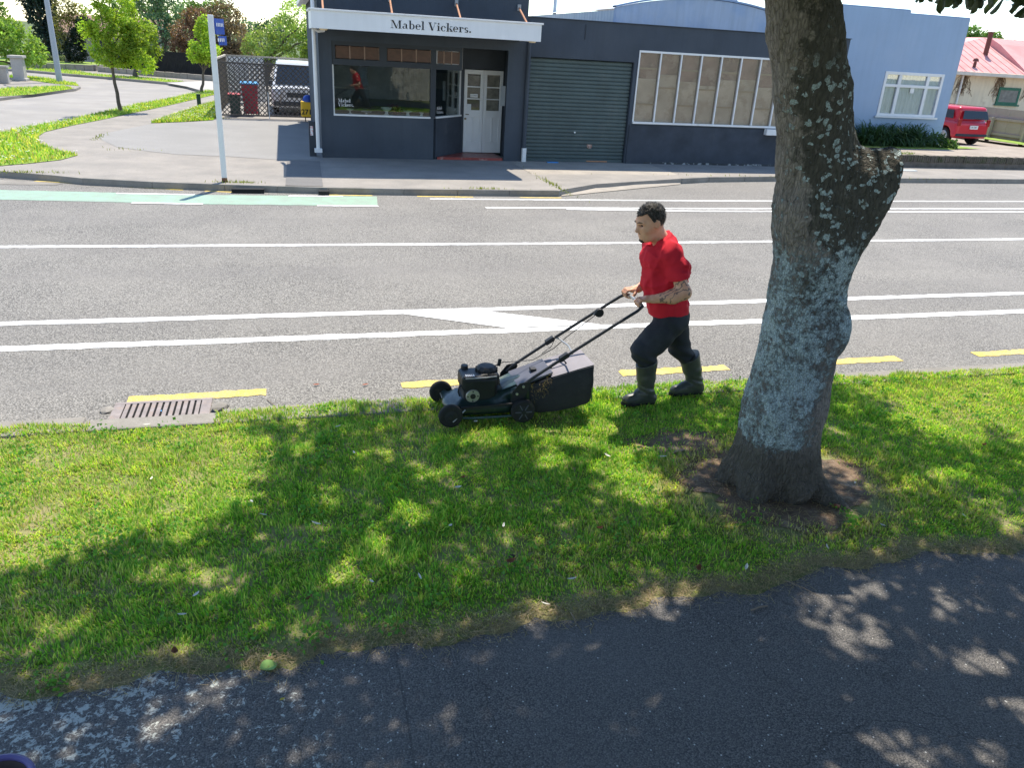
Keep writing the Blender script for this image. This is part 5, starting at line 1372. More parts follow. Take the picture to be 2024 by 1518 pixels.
HOLES = [  # openings in the leaves, placed from image pixels: centre and two half axes of the patch of sun each lets through to the ground
    (2.77, 2.71, 0.23, -0.05, -0.11, -0.15), (1.66, 2.69, 0.12, -0.14, -0.10, -0.11), (1.73, 2.80, 0.17, 0.00, -0.04, -0.12), (1.81, 2.93, 0.17, 0.02, -0.04, -0.13), (1.65, 3.06, 0.12, -0.02, -0.05, -0.11),
    (2.07, 2.68, 0.12, -0.03, -0.07, -0.13), (1.98, 2.53, 0.11, -0.02, -0.06, -0.10), (1.96, 2.37, 0.10, -0.02, -0.08, -0.13), (2.85, 2.99, 0.14, -0.03, -0.08, -0.11), (2.85, 3.22, 0.16, -0.03, -0.16, -0.23),
    (3.41, 2.77, 0.05, -0.13, -0.12, -0.08), (3.66, 2.83, 0.07, -0.09, -0.10, -0.08), (2.49, 1.98, 0.08, -0.13, -0.17, -0.10), (2.24, 1.99, 0.15, -0.03, -0.07, -0.09), (3.23, 2.27, 0.04, -0.16, -0.13, -0.07),
    (3.25, 2.13, 0.13, -0.03, -0.13, -0.12), (3.35, 2.39, 0.13, -0.07, -0.09, -0.08), (2.90, 1.87, 0.12, -0.03, -0.08, -0.08), (-0.68, 2.85, 0.11, -0.02, 0.01, -0.11), (-0.47, 2.98, 0.09, -0.02, 0.01, -0.10),
    (-1.19, 3.24, 0.10, -0.02, 0.02, -0.09), (-0.67, 3.29, 0.10, -0.02, 0.01, -0.11), (-0.25, 3.08, 0.11, -0.02, 0.00, -0.10), (0.17, 3.06, 0.11, -0.02, -0.01, -0.10), (0.21, 3.80, 0.14, 0.10, 0.04, -0.16),
    (0.35, 4.01, 0.14, -0.03, -0.02, -0.18), (0.63, 4.26, 0.16, -0.03, -0.03, -0.17), (0.10, 4.56, 0.12, -0.02, -0.01, -0.16), (0.87, 4.80, 0.18, -0.03, -0.04, -0.22), (1.34, 5.24, 0.28, -0.04, -0.06, -0.25),
    (1.23, 3.30, 0.13, -0.02, -0.05, -0.15), (1.15, 3.19, 0.13, -0.03, -0.03, -0.11), (1.09, 3.88, 0.15, -0.03, -0.04, -0.15), (2.26, 4.35, 0.31, -0.18, -0.17, -0.31), (2.17, 4.66, 0.28, -0.05, -0.11, -0.28),
    (2.44, 5.07, 0.36, -0.06, -0.16, -0.38), (2.01, 5.27, 0.36, -0.05, -0.10, -0.31), (2.29, 4.18, 0.26, -0.04, -0.08, -0.18), (1.77, 4.84, 0.21, -0.03, -0.08, -0.24), (2.81, 3.68, 0.14, -0.03, -0.09, -0.14),
    (3.02, 4.40, 0.13, -0.02, -0.08, -0.14), (3.88, 4.50, 0.09, -0.14, -0.15, -0.15), (3.91, 4.29, 0.01, -0.20, -0.14, -0.12), (1.83, 3.16, 0.16, -0.03, -0.05, -0.10), (2.08, 3.18, 0.15, -0.03, -0.05, -0.10),
    (3.09, 3.03, 0.19, -0.04, -0.08, -0.10), (4.18, 4.02, 0.16, -0.03, -0.14, -0.16), (4.65, 4.09, 0.27, -0.04, -0.17, -0.18), (4.59, 3.48, 0.16, -0.03, -0.21, -0.20), (4.62, 3.77, 0.16, -0.03, -0.13, -0.13),
    (-0.53, 3.79, 0.15, -0.03, 0.01, -0.15), (-0.83, 3.94, 0.17, 0.05, 0.05, -0.17), (-1.11, 3.59, 0.14, 0.04, 0.05, -0.15), (-1.35, 3.72, 0.17, -0.04, 0.04, -0.15), (-1.34, 3.51, 0.13, -0.03, 0.03, -0.12),
    (-0.59, 3.94, 0.13, -0.02, 0.01, -0.14), (-0.15, 3.31, 0.13, -0.03, 0.00, -0.11), (-0.01, 5.33, 0.16, -0.03, -0.00, -0.18), (-0.29, 4.99, 0.13, -0.02, 0.00, -0.17), (0.51, 5.16, 0.16, -0.03, -0.02, -0.16)]
rg = np.random.default_rng(77)
N0 = 150000
Gp = np.stack([rg.uniform(-4, 8, N0), rg.uniform(-3.6, 6.2, N0)], 1)
jit = np.stack([vnoise(Gp[:, 0]*3, Gp[:, 1]*3, 0*Gp[:, 0]+3), vnoise(Gp[:, 0]*3+40, Gp[:, 1]*3, 0*Gp[:, 0]+8)], 1)-.5
keep = inpoly(Gp+jit*.55, SHADE)
for cx_, cy_, ax_, ay_, bx_, by_ in HOLES:
    k_ = .74 if cy_ > 3.3 else .92
    q = (Gp-[cx_, cy_])@np.linalg.inv(np.array([[ax_, bx_], [ay_, by_]])*k_).T
    keep &= (q**2).sum(1) > 1.+.35*(jit[:, 0])
# thin the leaves where the foliage is open (outer, sunlit parts of the verge)
dens = vnoise(Gp[:, 0]*1.3+9, Gp[:, 1]*1.3, 0*Gp[:, 0])
keep &= rg.uniform(0, 1, N0) < np.where(Gp[:, 1] > 3.4, .72+.28*dens, 1.)
Gp = Gp[keep]; n = len(Gp)
hh = 3.9+3.6*rg.beta(1.6, 1.6, n)
ex = np.hypot((Gp[:, 0]-2.2)/5.2, (Gp[:, 1]-1.8)/5.2)
hh -= 1.2*np.clip(ex-.3, 0, 1)
P3 = np.stack([Gp[:, 0]+.21*(hh-GZ), Gp[:, 1]+.426*(hh-GZ), hh], 1)
# leaves in the camera view removed: the underside rises towards the street and outwards
P3 = P3[P3[:, 2] > 3.0+.165*np.maximum(P3[:, 1], 0)+.125*np.abs(P3[:, 0])*(P3[:, 1] > -.5)]
vv = rg.uniform(.7, 1.3, len(P3)); h = .1*rg.uniform(-1, 1, len(P3))
BIGLEAF = leafmat('broad_dark_leaf', (.085, .14, .06), .42, .4, .4)
crown = leaf_cloud('crown', P3, .15, .07, BIGLEAF, big, np.stack([vv*(1+h), vv, vv*(1-h)], 1), seed=5, droop=.5)
# two sprays that hang into the top right of the view
sp = []
for (cx_, cy_, cz_, n_, sx_) in ((4.00, 4.5, 3.33, 26, .15), (4.20, 4.5, 3.38, 12, .10), (4.52, 4.5, 3.36, 24, .12), (4.68, 4.5, 3.30, 16, .10), (4.1, 4.45, 3.42, 20, .2)):
    for i in range(n_): sp.append((cx_+rg.normal()*sx_*.6, cy_+rg.normal()*.10, cz_+abs(rg.normal())*.05))
sp = np.array(sp); SPL = leafmat('spray_leaf', (.075, .10, .065), .25, .4, .4)
for q, sel in enumerate((sp[:, 0] < 4.36, sp[:, 0] >= 4.36)):
    vv = rg.uniform(.6, 1.5, sel.sum())
    V = []; Fc = []; T = []; rq = np.random.default_rng(8+q)
    for c_, tv in zip(sp[sel], vv):
        d = np.array([rq.normal()*.55, rq.normal()*.45, -1.]); d /= np.linalg.norm(d); w = np.cross(d, rq.normal(size=3)); w /= np.linalg.norm(w); nn = np.cross(d, w)
        L = rq.uniform(.10, .16); b = len(V)
        for t_, ww in ((0, .0), (.25, .010), (.5, .020), (.72, .027), (.88, .024), (1., .006)):
            V += [c_+d*L*t_-w*ww+nn*ww*.3, c_+d*L*t_+nn*(-.02*t_*t_), c_+d*L*t_+w*ww+nn*ww*.3]; T += [(tv*1.05, tv, tv)]*3
        for k in range(5):
            for j in (0, 1): Fc.append((b+3*k+j, b+3*k+j+1, b+3*k+4+j, b+3*k+3+j))
    stuff(add_mesh('hanging_spray', V, np.array(Fc), SPL, big, tint=np.array(T)))
m = MB(); m.tube([(4.3, 3.8, 4.6), (4.25, 4.2, 3.9), (4.1, 4.45, 3.5), (4.0, 4.5, 3.34)], [.02, .015, .01, .006], 6); m.tube([(4.25, 4.2, 3.9), (4.5, 4.45, 3.55), (4.6, 4.5, 3.36)], [.014, .01, .006], 6)
m.build('twig', BR, big)

# ================================================================== near verge: grass, litter, grate
GRASS = leafmat('verge_grass', (1, 1, 1), .45, .6, .25)
def grass(name, region_fn, n, seed, z=GZ-.022, lmin=.035, lmax=.085, wid=.0042, color_fn=None, len_fn=None, parent=None, segs=2):
    rg = np.random.default_rng(seed)
    P = region_fn(rg, n); n = len(P)
    cell = 11.
    tl = len_fn(P) if len_fn else np.ones(n)
    L = (lmin+(lmax-lmin)*rg.uniform(0, 1, n)**1.4)*tl
    az = 2*math.pi*vnoise(P[:, 0]*cell, P[:, 1]*cell, P[:, 0]*0)+rg.normal(size=n)*.9
    lean = rg.uniform(.15, 1.15, n)
    d = np.stack([np.cos(az), np.sin(az)], 1); s = np.stack([-np.sin(az+rg.normal(size=n)*.5), np.cos(az+rg.normal(size=n)*.5)], 1)
    w = wid*rg.uniform(.6, 1.3, n)
    V = np.zeros((n, 5, 3)); 
    p0 = np.concatenate([P, np.full((n, 1), z)], 1); p0[:, 2] += np.where((P[:, 1] > 5.8) & (P[:, 1] < 6.1), .018, 0)
    S3 = np.concatenate([s, np.zeros((n, 1))], 1)*w[:, None]; D3 = np.concatenate([d, np.zeros((n, 1))], 1)
    up = np.array([0, 0, 1.])
    mid = p0+(D3*np.sin(lean*.45)[:, None]+up*np.cos(lean*.45)[:, None])*(L*.55)[:, None]
    tip = mid+(D3*np.sin(lean*1.25)[:, None]+up*np.cos(lean*1.25)[:, None])*(L*.5)[:, None]
    V[:, 0] = p0-S3; V[:, 1] = p0+S3; V[:, 2] = mid-S3*.85; V[:, 3] = mid+S3*.85; V[:, 4] = tip
    b = (np.arange(n)*5)[:, None]
    f = np.concatenate([b+[0, 1, 3], b+[0, 3, 2], b+[2, 3, 4]])
    C = color_fn(P, rg)
    return add_mesh(name, V.reshape(-1, 3), f, GRASS, parent, tint=np.repeat(C, 5, axis=0))
def lawn_color(P, rg, dry=None, far=False):
    n = len(P); k = rg.uniform(0, 1, n); nz = fbm(P[:, 0]*1.6, P[:, 1]*1.6, P[:, 0]*0, 4)
    fresh = np.array([.27, .52, .06]); yel = np.array([.58, .64, .14]); dk = np.array([.15, .35, .05]); straw = np.array([.62, .51, .28])
    C = np.where((k < .45)[:, None], fresh, np.where((k < .66)[:, None], dk, yel))
    dr = np.clip((nz-.5)*1.6, 0, .35) if dry is None else dry
    C = np.where((rg.uniform(0, 1, n) < dr*1.2)[:, None], yel, C)
    C = np.where((rg.uniform(0, 1, n) < dr)[:, None], straw*rg.uniform(.6, 1.15, (n, 1)), C)
    return C*rg.uniform(.75, 1.3, (n, 1))
def near_region(rg, n):
    P = np.stack([rg.uniform(-3.2, 8.4, n), rg.uniform(3.08, 6.04, n)], 1)
    lim = 5.93+.09*np.clip((P[:, 0]+.5)*3, 0, 1)*np.clip((5.2-P[:, 0])*1.2, 0, 1)+.10*(fbm(P[:, 0]*3.1, P[:, 0]*0, P[:, 0]*0+7, 3)-.45)
    ok = (P[:, 1] < lim) & (P[:, 0] > -1.37-(P[:, 1]-3.1)*.28-.9) & (P[:, 0] < 5.2+(P[:, 1]-3.2)*1.04)
    ed = np.interp(P[:, 0], [q[0] for q in e2], [q[1] for q in e2])
    ok &= P[:, 1] > ed-.01+.0*P[:, 0]
    # bare earth round the trunk and in worn patches
    r = np.hypot((P[:, 0]-3.28)/1.0, (P[:, 1]-4.22)/.82)
    bare = np.clip((.92-r+.25*(vnoise(P[:, 0]*6, P[:, 1]*6, P[:, 0]*0)-.5))/.32, 0, 1)
    r2 = np.hypot((P[:, 0]-2.85)/.5, (P[:, 1]-4.95)/.28); bare = np.maximum(bare, np.clip((1-r2)*1.6, 0, .9))
    bare = np.maximum(bare, np.clip(((ed+.14)-P[:, 1])/.14, 0, .85))
    nz = fbm(P[:, 0]*2.6+3, P[:, 1]*2.6, P[:, 0]*0+4, 4)
    bare = np.maximum(bare, np.clip((nz-.64)*5, 0, .5))
    ok &= rg.uniform(0, 1, n) > bare*(.75+.5*nz)
    ok &= ~((np.abs(P[:, 0]+1.1) < .44) & (P[:, 1] > 5.8))
    return P[ok]
def near_dry(P):
    ed = np.interp(P[:, 0], [q[0] for q in e2], [q[1] for q in e2])
    d = np.clip(((ed+.24)-P[:, 1])/.2, 0, .9)
    r = np.hypot((P[:, 0]-3.28), (P[:, 1]-4.22)/.82); d = np.maximum(d, np.clip((1.05-r)/.5, 0, .6))
    nz = fbm(P[:, 0]*1.6, P[:, 1]*1.6, P[:, 0]*0, 4)
    sunny = np.clip(((-.45-P[:, 0])*.8+(P[:, 1]-4.4)*.7), 0, 1)
    sunny = np.maximum(sunny, np.clip((P[:, 0]-4.6)*.7+(P[:, 1]-5.)*.5, 0, 1))
    d = np.maximum(d, sunny*.20)
    return np.maximum(d, np.clip((nz-.56)*1.5, 0, .22))
def near_len(P):
    nz = fbm(P[:, 0]*2.1+8, P[:, 1]*2.1, P[:, 0]*0, 3); tuft = vnoise(P[:, 0]*7, P[:, 1]*7, P[:, 0]*0+2)
    ed = np.interp(P[:, 0], [q[0] for q in e2], [q[1] for q in e2])
    return (.55+.75*nz)*(.7+.7*tuft**2)*np.clip((P[:, 1]-ed)/.3, .45, 1)*np.where(P[:, 1] > 5.6, 1.05, 1)
gr = grass('verge_grass', near_region, 390000, 5, color_fn=lambda P, rg: lawn_color(P, rg, near_dry(P)), len_fn=near_len, lmin=.022, lmax=.058, wid=.0034)
stuff(gr, 'thick ragged mown grass of the near roadside verge', 'grass')
# clover and flat broad-leaved weeds among the blades
rg = np.random.default_rng(61); spots = near_region(rg, 420)[:150]
P = np.concatenate([np.concatenate([c+rg.normal(size=(int(k), 2))*rg.uniform(.03, .09), rg.uniform(GZ+.005, GZ+.035, (int(k), 1))], 1) for c, k in zip(spots, rg.integers(12, 46, len(spots)))])
v = rg.uniform(.7, 1.3, (len(P), 1))
stuff(leaf_cloud('verge_weeds', P, .026, .022, GRASS, None, np.array([.15, .34, .06])*v, droop=-.1, seed=62), 'low clover and broad leaved weeds scattered in the near verge', 'weeds')
# dry clippings lying flat along the path edge
def clip_region(rg, n):
    x = rg.uniform(-2, 5.6, n); ed = np.interp(x, [q[0] for q in e2], [q[1] for q in e2])
    return np.stack([x, ed+rg.normal(size=n)*.055+.06], 1)
rg = np.random.default_rng(31); P = clip_region(rg, 9000); n = len(P)
P = np.concatenate([P, np.stack([3.28+rg.normal(size=2500)*.42, 4.15+rg.normal(size=2500)*.32], 1)]); n = len(P)
az = rg.uniform(0, 2*math.pi, n); L = rg.uniform(.015, .06, n); d = np.stack([np.cos(az), np.sin(az), rg.normal(size=n)*.25], 1)*L[:, None]; s = np.stack([-np.sin(az), np.cos(az), 0*az], 1)*.0016
p0 = np.concatenate([P, (GZ-.010+rg.uniform(0, .018, n))[:, None]], 1)
V = np.stack([p0-s, p0+s, p0+d+s*.6, p0+d-s*.6], 1).reshape(-1, 3)
C = np.array([.46, .36, .22])*rg.uniform(.45, 1.2, (n, 1))
stuff(add_mesh('dry_clippings', V, np.arange(n*4).reshape(n, 4), GRASS, None, tint=np.repeat(C, 4, axis=0)), 'dry straw clippings along the path edge and round the trunk', 'clippings')
# far verges
def poly_region(poly):
    xs = [p[0] for p in poly]; ys = [p[1] for p in poly]
    def f(rg, n):
        P = np.stack([rg.uniform(min(xs), max(xs), n), rg.uniform(min(ys), max(ys), n)], 1)
        return P[inpoly(P, poly)]
    return f
for poly, n, sd, z in ((VA, 42000, 41, LZ+.01), (VB, 22000, 42, LZ+.01), (VL, 9000, 43, .11), (VL2, 9000, 44, .11), (VF, 14000, 45, LZ+.01)):
    g = grass('far_grass', poly_region(poly), n, sd, z=z, lmin=.05, lmax=.13, wid=.012, color_fn=lambda P, rg: lawn_color(P, rg, np.full(len(P), .06))*np.array([1.12, .95, 1.0]))
    stuff(g, {41: 'daisy strewn grass strip along the corner kerb', 42: 'grass wedge beside the driveway', 43: 'small grass patch on the left corner', 44: 'grass round the lamp post', 45: 'grass verge across the side street'}[sd], 'grass')
# daisies
rg = np.random.default_rng(51)
P = poly_region(VA)(rg, 2600); P = P[fbm(P[:, 0]*.8, P[:, 1]*.8, P[:, 0]*0, 3) > .48]; P2 = poly_region(VB)(rg, 500); P = np.concatenate([P, P2]); n = len(P)
a = np.arange(6)*math.pi/3; ring = np.stack([np.cos(a), np.sin(a), 0*a], 1)*.022
V = (np.concatenate([P, np.full((n, 1), LZ+.11)], 1)[:, None, :]+ring[None]).reshape(-1, 3)
stuff(add_mesh('daisies', V, np.arange(n*6).reshape(n, 6), mat('daisy_petals', (.75, .75, .7))), 'white daisies dotted over the corner grass', 'flowers')
# weeds along joints of the far pavement
def tuft(x, y, n, r, z, seed, col):
    rg = np.random.default_rng(seed)
    return np.stack([x+rg.normal(size=n)*r[0], y+rg.normal(size=n)*r[1]], 1)
P = np.concatenate([tuft(5.6, 17.0, 160, (.05, .8), 0, 1, 0), tuft(-1.0, 16.7, 90, (.25, .05), 0, 2, 0), tuft(3.9, 16.25, 60, (.3, .03), 0, 3, 0), tuft(-4.75, 23.6, 60, (.06, .4), 0, 4, 0), tuft(-3.6, 21.3, 25, (.4, .15), 0, 5, 0), tuft(13.5, 18.6, 90, (2.5, .04), 0, 6, 0), tuft(-5, 17.6, 120, (.4, .06), 0, 8, 0), tuft(-2.2, 29.6, 120, (.15, .1), 0, 9, 0)])
g = grass('pavement_weeds', lambda rg, n: P, 1, 52, z=LZ, lmin=.03, lmax=.075, wid=.008, color_fn=lambda P, rg: np.array([.25, .28, .06])*rg.uniform(.5, 1.3, (len(P), 1)))
stuff(g, 'weeds sprouting from the far pavement joints', 'weeds')

rr = random.Random(5)
pe = []
for i in range(60):
    a = 2*math.pi*i/60; q = .68+.10*math.sin(3*a+1)+.07*math.sin(7*a)+rr.gauss(0, .025)
    pe.append((3.26+q*math.cos(a)*1.02, 4.24+q*.80*math.sin(a)))
EARTH = mat('bare_earth', (.17, .115, .075), .95, .35, 14, (.30, .23, .165), 6, .5, .66, .012, 50)
MB().sheet(pe, GZ-.014).build('bare_earth', EARTH, near)
pe = [(2.84+.42*(1+.2*math.sin(3*a))*math.cos(a), 4.97+.2*(1+.2*math.sin(5*a))*math.sin(a)) for a in [2*math.pi*i/40 for i in range(40)]]
MB().sheet(pe, GZ-.011).build('bare_earth', EARTH, near)
# drain grate
RUST = mat('rusty_cast_iron', (.27, .235, .225), .7, .2, 14, (.30, .24, .21), 9, .5, .65, .002, 120, metal=.2)
gt = empty('drain_grate', (-1.1, 6.27, 0), 'rusty slotted drain grate set in the near gutter', 'drain')
part('frame', lambda m: (m.box(-1.48, -.73, 6.445, 6.485, -.02, .014), m.box(-1.48, -.73, 6.075, 6.115, -.02, .014), m.box(-1.48, -1.40, 6.115, 6.445, -.02, .0135), m.box(-.81, -.73, 6.115, 6.445, -.02, .0135)), RUST, gt, bevel=.004)
for i in range(12):
    x = -1.40+.59*(i+.5)/12
    part('bar', lambda m: m.box(x-.0155, x+.0155, 6.116, 6.444, -.02, .012), RUST, gt)
part('pit', lambda m: m.box(-1.40, -.81, 6.116, 6.444, .001, .0035), mat('drain_dark', (.006, .006, .006), .9), gt)
part('litter', lambda m: m.box(-1.14, -1.105, 6.28, 6.30, .004, .006), mat('blue_litter', (.1, .35, .7)), gt)
def chunk(x, y, z, r, seed, name, label, material, cat, group=None, flat=.5):
    rg = random.Random(seed); bm = bmesh.new(); bmesh.ops.create_icosphere(bm, subdivisions=1, radius=r)
    for v in bm.verts: v.co = Vector((v.co.x*rg.uniform(.6, 1.3), v.co.y*rg.uniform(.6, 1.2), v.co.z*flat*rg.uniform(.7, 1.2)))
    me = bpy.data.meshes.new(name); bm.to_mesh(me); bm.free(); me.materials.append(material)
    o = bpy.data.objects.new(name, me); COL.objects.link(o); o.location = (x, y, z)
    return tag(o, label, cat, group)
chunk(-.66, 6.28, .02, .09, 1, 'concrete_chunk', 'broken wedge of concrete at the end of the drain grate', KERB, 'rubble', 'rubble by the grate', .35)
chunk(-.50, 6.12, .01, .13, 2, 'concrete_chunk', 'flat broken concrete slab between the drain grate and the kerb', KERB, 'rubble', 'rubble by the grate', .2)
chunk(-1.53, 6.36, .005, .07, 3, 'concrete_chunk', 'small concrete lump at the left end of the drain grate', KERB, 'rubble', 'rubble by the grate', .3)

# fallen leaves, petals, twigs
PALELEAF = mat('bleached_leaf', (.62, .60, .52), .8, .15, 30)
BROWNLEAF = mat('brown_leaf', (.17, .06, .025), .8, .3, 30)
YELLEAF = mat('yellow_leaf', (.5, .4, .06), .7, .2, 30)
def fallen(x, y, z, L, wd, rot, material, label, group, name='fallen_leaf', curl=.3):
    m = MB(); n = 6
    for i in range(n+1):
        t = i/n; w = wd*math.sin(math.pi*min(1, t*.95+.03))**.8; zz = curl*L*(t-.5)**2*1.6
        m.v += [(L*(t-.5), -w, zz+w*.5), (L*(t-.5), 0, zz), (L*(t-.5), w, zz+w*.5)]
        if i: m.f += [(3*i-3, 3*i-2, 3*i+1, 3*i), (3*i-2, 3*i-1, 3*i+2, 3*i+1)]
    o = m.build(name, material, None, smooth=False)
    o.location = (x, y, z); o.rotation_euler = (random.uniform(-.25, .25), random.uniform(-.25, .25), rot)
    return tag(o, label, 'leaf', group)
rl = random.Random(12)  # ground points of the leaves and twigs below were taken from image pixels
for gx, gy in ((2.458, 3.306), (0.314, 3.592), (-0.592, 3.636), (1.198, 3.223), (3.080, 3.407), (0.250, 5.521), (-1.131, 5.775), (0.039, 4.195), (0.838, 4.050), (-0.343, 4.525), (-0.272, 4.364), (1.308, 5.449), (2.137, 4.726), (-0.981, 4.920), (0.973, 4.487), (1.409, 3.405), (3.602, 3.551), (4.253, 3.557), (3.785, 4.076), (0.337, 5.096), (2.552, 4.658), (1.162, 3.992), (0.575, 3.565), (-0.645, 3.485)):
    fallen(gx, gy, GZ+.035+rl.uniform(-.005, .015), rl.uniform(.035, .065), rl.uniform(.006, .011), rl.uniform(0, 6.28), PALELEAF, 'small bleached leaf lying in the near verge grass', 'bleached leaves in the grass')
for gx, gy in ((1.034, 4.613), (1.114, 3.629), (1.748, 3.857), (-0.652, 3.228), (2.171, 3.355), (5.267, 4.430), (-0.025, 3.505)):
    fallen(gx, gy, GZ+.03, rl.uniform(.04, .06), .016, rl.uniform(0, 6.28), BROWNLEAF, 'curled brown leaf lying in the near verge grass', 'brown leaves in the grass', curl=.8)
for gx, gy, k in ((0.125, 6.641, 'red brown leaf lying on the near traffic lane left of the mower'), (0.551, 6.583, 'reddish twig like leaf on the asphalt just left of the middle yellow dash')):
    fallen(gx, gy, .012, .06, .011, .3, mat('rust_leaf', (.35, .10, .05)), k, None)
fallen(-0.225, 3.071, GZ, .09, .035, .6, mat('green_leaf', (.2, .35, .1)), 'broad green leaf at the edge of the asphalt path', None)
fallen(2.632, 2.923, GZ-.005, .01, .01, .6, PALELEAF, 'crumb of pale leaf on the asphalt path', None)
fallen(-0.160, 2.858, GZ-.005, .025, .01, .6, YELLEAF, 'tiny yellow leaf on the dark asphalt path', None)
def twig(pts, r, label):
    m = MB().tube(pts, [r, r*.9, r*.6][:len(pts)], 6)
    return tag(m.build('twig', mat('twig_bark', (.22, .17, .12)) if 'twig_bark' not in bpy.data.materials else bpy.data.materials['twig_bark']), label, 'twig')
a, b = (2.313, 2.995), (2.427, 3.011); twig([(*a, GZ-.003), ((a[0]+b[0])/2, (a[1]+b[1])/2+.004, GZ), (*b, GZ-.003)], .006, 'short dry twig lying on the asphalt path near its grass edge')
a, b = (1.320, 3.153), (1.324, 3.066); twig([(*a, GZ+.01), ((a[0]+b[0])/2, (a[1]+b[1])/2, GZ+.015), (*b, GZ-.003)], .003, 'thin curved twig hanging over the path edge')
a, b = (2.641, 3.185), (2.774, 3.010); twig([(*a, GZ+.01), ((a[0]+b[0])/2, (a[1]+b[1])/2, GZ+.012), (*b, GZ-.003)], .003, 'long straw stalk lying across the path edge below the tree')
a, b = (-0.289, 6.382), (-0.177, 6.064); twig([(*a, .008), ((a[0]+b[0])/2+.02, (a[1]+b[1])/2, .012), (*b, .012)], .004, 'fallen stalk in the gutter right of the drain grate')
chunk(3.455, 3.842, GZ+.02, .03, 5, 'bark_piece', 'small dark bark piece at the foot of the tree root', BROWNLEAF, 'bark')
chunk(1.135, 3.677, GZ+.03, .022, 6, 'seed_cone', 'small dark seed cone in the grass below the mower', mat('dark_cone', (.03, .022, .018)), 'cone')
fallen(9.0-.0, 19.0, LZ+.012, .3, .06, .1, mat('blue_paper', (.25, .5, .7)), 'scrap of blue paper on the far footpath in front of the roller door', None, 'paper_scrap') if False else None
o = MB().box(6.55, 6.85, 20.35, 20.45, LZ+.008, LZ+.03).build('paper_scrap', mat('blue_paper', (.08, .3, .65), .6)); tag(o, 'scrap of blue paper on the ground by the roller door', 'litter')
o = MB().box(17.6, 18.1, 20.2, 20.4, LZ+.002, LZ+.012).build('paper_scrap', mat('pale_blue_paper', (.5, .62, .68), .6)); tag(o, 'pale blue sheet lying on the footpath by the retaining wall', 'litter')
# purple tub at the bottom left
tub = empty('plastic_tub', (-1.16, 2.44, GZ-.012), 'purple rimmed plastic tub cut off by the lower left corner', 'tub')
part('rim', lambda m: m.tube([(-1.16+.125*math.cos(t), 2.44+.125*math.sin(t), GZ+.20) for t in [2*math.pi*i/32 for i in range(33)]], .013, 8, False), mat('purple_plastic', (.11, .09, .24), .45, .05), tub, smooth=True)
part('body', lambda m: m.lathe([(.085, GZ-.01), (.09, GZ), (.118, GZ+.195), (.112, GZ+.195), (.08, GZ+.03), (.0, GZ+.03)], (-1.16, 2.44, 0), 'z', 28), mat('tub_inside', (.09, .06, .055), .7), tub, smooth=True)

# timber fence behind the viewer, seen as the reflection in the shop window
ff = empty('front_fence', (4, -1.35, GZ), 'weathered grey paling fence reflected in the shop window', 'fence')
PAL = mat('weathered_paling', (.55, .52, .46), .9, .25, 2.5, (.34, .32, .29), 3, .5, .65)
b0 = None; rg_ = random.Random(8)
for i in range(105):
    x = -1.2+i*.132
    if 7.6 < x < 8.0: continue
    if b0 is None: b0 = MB().box(x, x+.122, -1.36, -1.34, GZ, 1.85).build('paling', PAL, ff)
    else:
        c = b0.copy(); COL.objects.link(c); c.location = b0.location+Vector((i*.132, rg_.uniform(-.006, .006), rg_.uniform(-.03, .03)))
for z in (.4, 1.5): part('rail', lambda m: m.box(-1.2, 12.6, -1.42, -1.362, z, z+.09), PAL, ff)
shrub('garden_hedge', 'yellow green hedge top behind the front fence', [(x, -2.6, 1.9+.3*math.sin(x*2), .9, .6, .7) for x in np.arange(5, 13, .9)], 5000, .12, leafmat('hedge_leaf', (.16, .18, .04), .3), 71)

# ================================================================== lawn mower (heading along -x)
BLK = mat('black_engine_paint', (.018, .019, .021), .45, .25, 8, (.05, .045, .04), 6, .6, .75)
BLKP = mat('black_plastic', (.022, .023, .026), .55, .15, 10)
DECKG = mat('dark_green_deck', (.012, .027, .026), .35, .2, 5, (.06, .065, .05), 9, .58, .72, coat=.25)
DECKL = mat('dusty_green_deck_top', (.05, .09, .09), .45, .2, 7, (.15, .17, .13), 10, .55, .7)
RUBBER = mat('black_rubber', (.022, .022, .022), .85, .2, 20, (.06, .055, .04), 14, .58, .7)
BAGF = mat('grass_catcher_cloth', (.035, .035, .04), .9, .15, 8, (.055, .053, .058), 5, .5, .7, .002, 200)
BAGT = mat('faded_catcher_top', (.26, .245, .27), .75, .1, 5, (.18, .17, .19), 4, .5, .7)
FLAP = mat('grey_flap_plastic', (.095, .10, .13), .5, .1, 8)
STEEL = mat('worn_steel', (.45, .44, .42), .4, .1, 20, metal=.6)
HANDL = mat('handle_tube_paint', (.035, .035, .038), .45, .15, 10)
mw = empty('lawn_mower', (1.42, 5.68, GZ), 'dark green push mower with black engine and rear grass catcher', 'lawn mower')
YN, YF_ = 5.475, 5.885      # near and far side
GB = GZ+.012
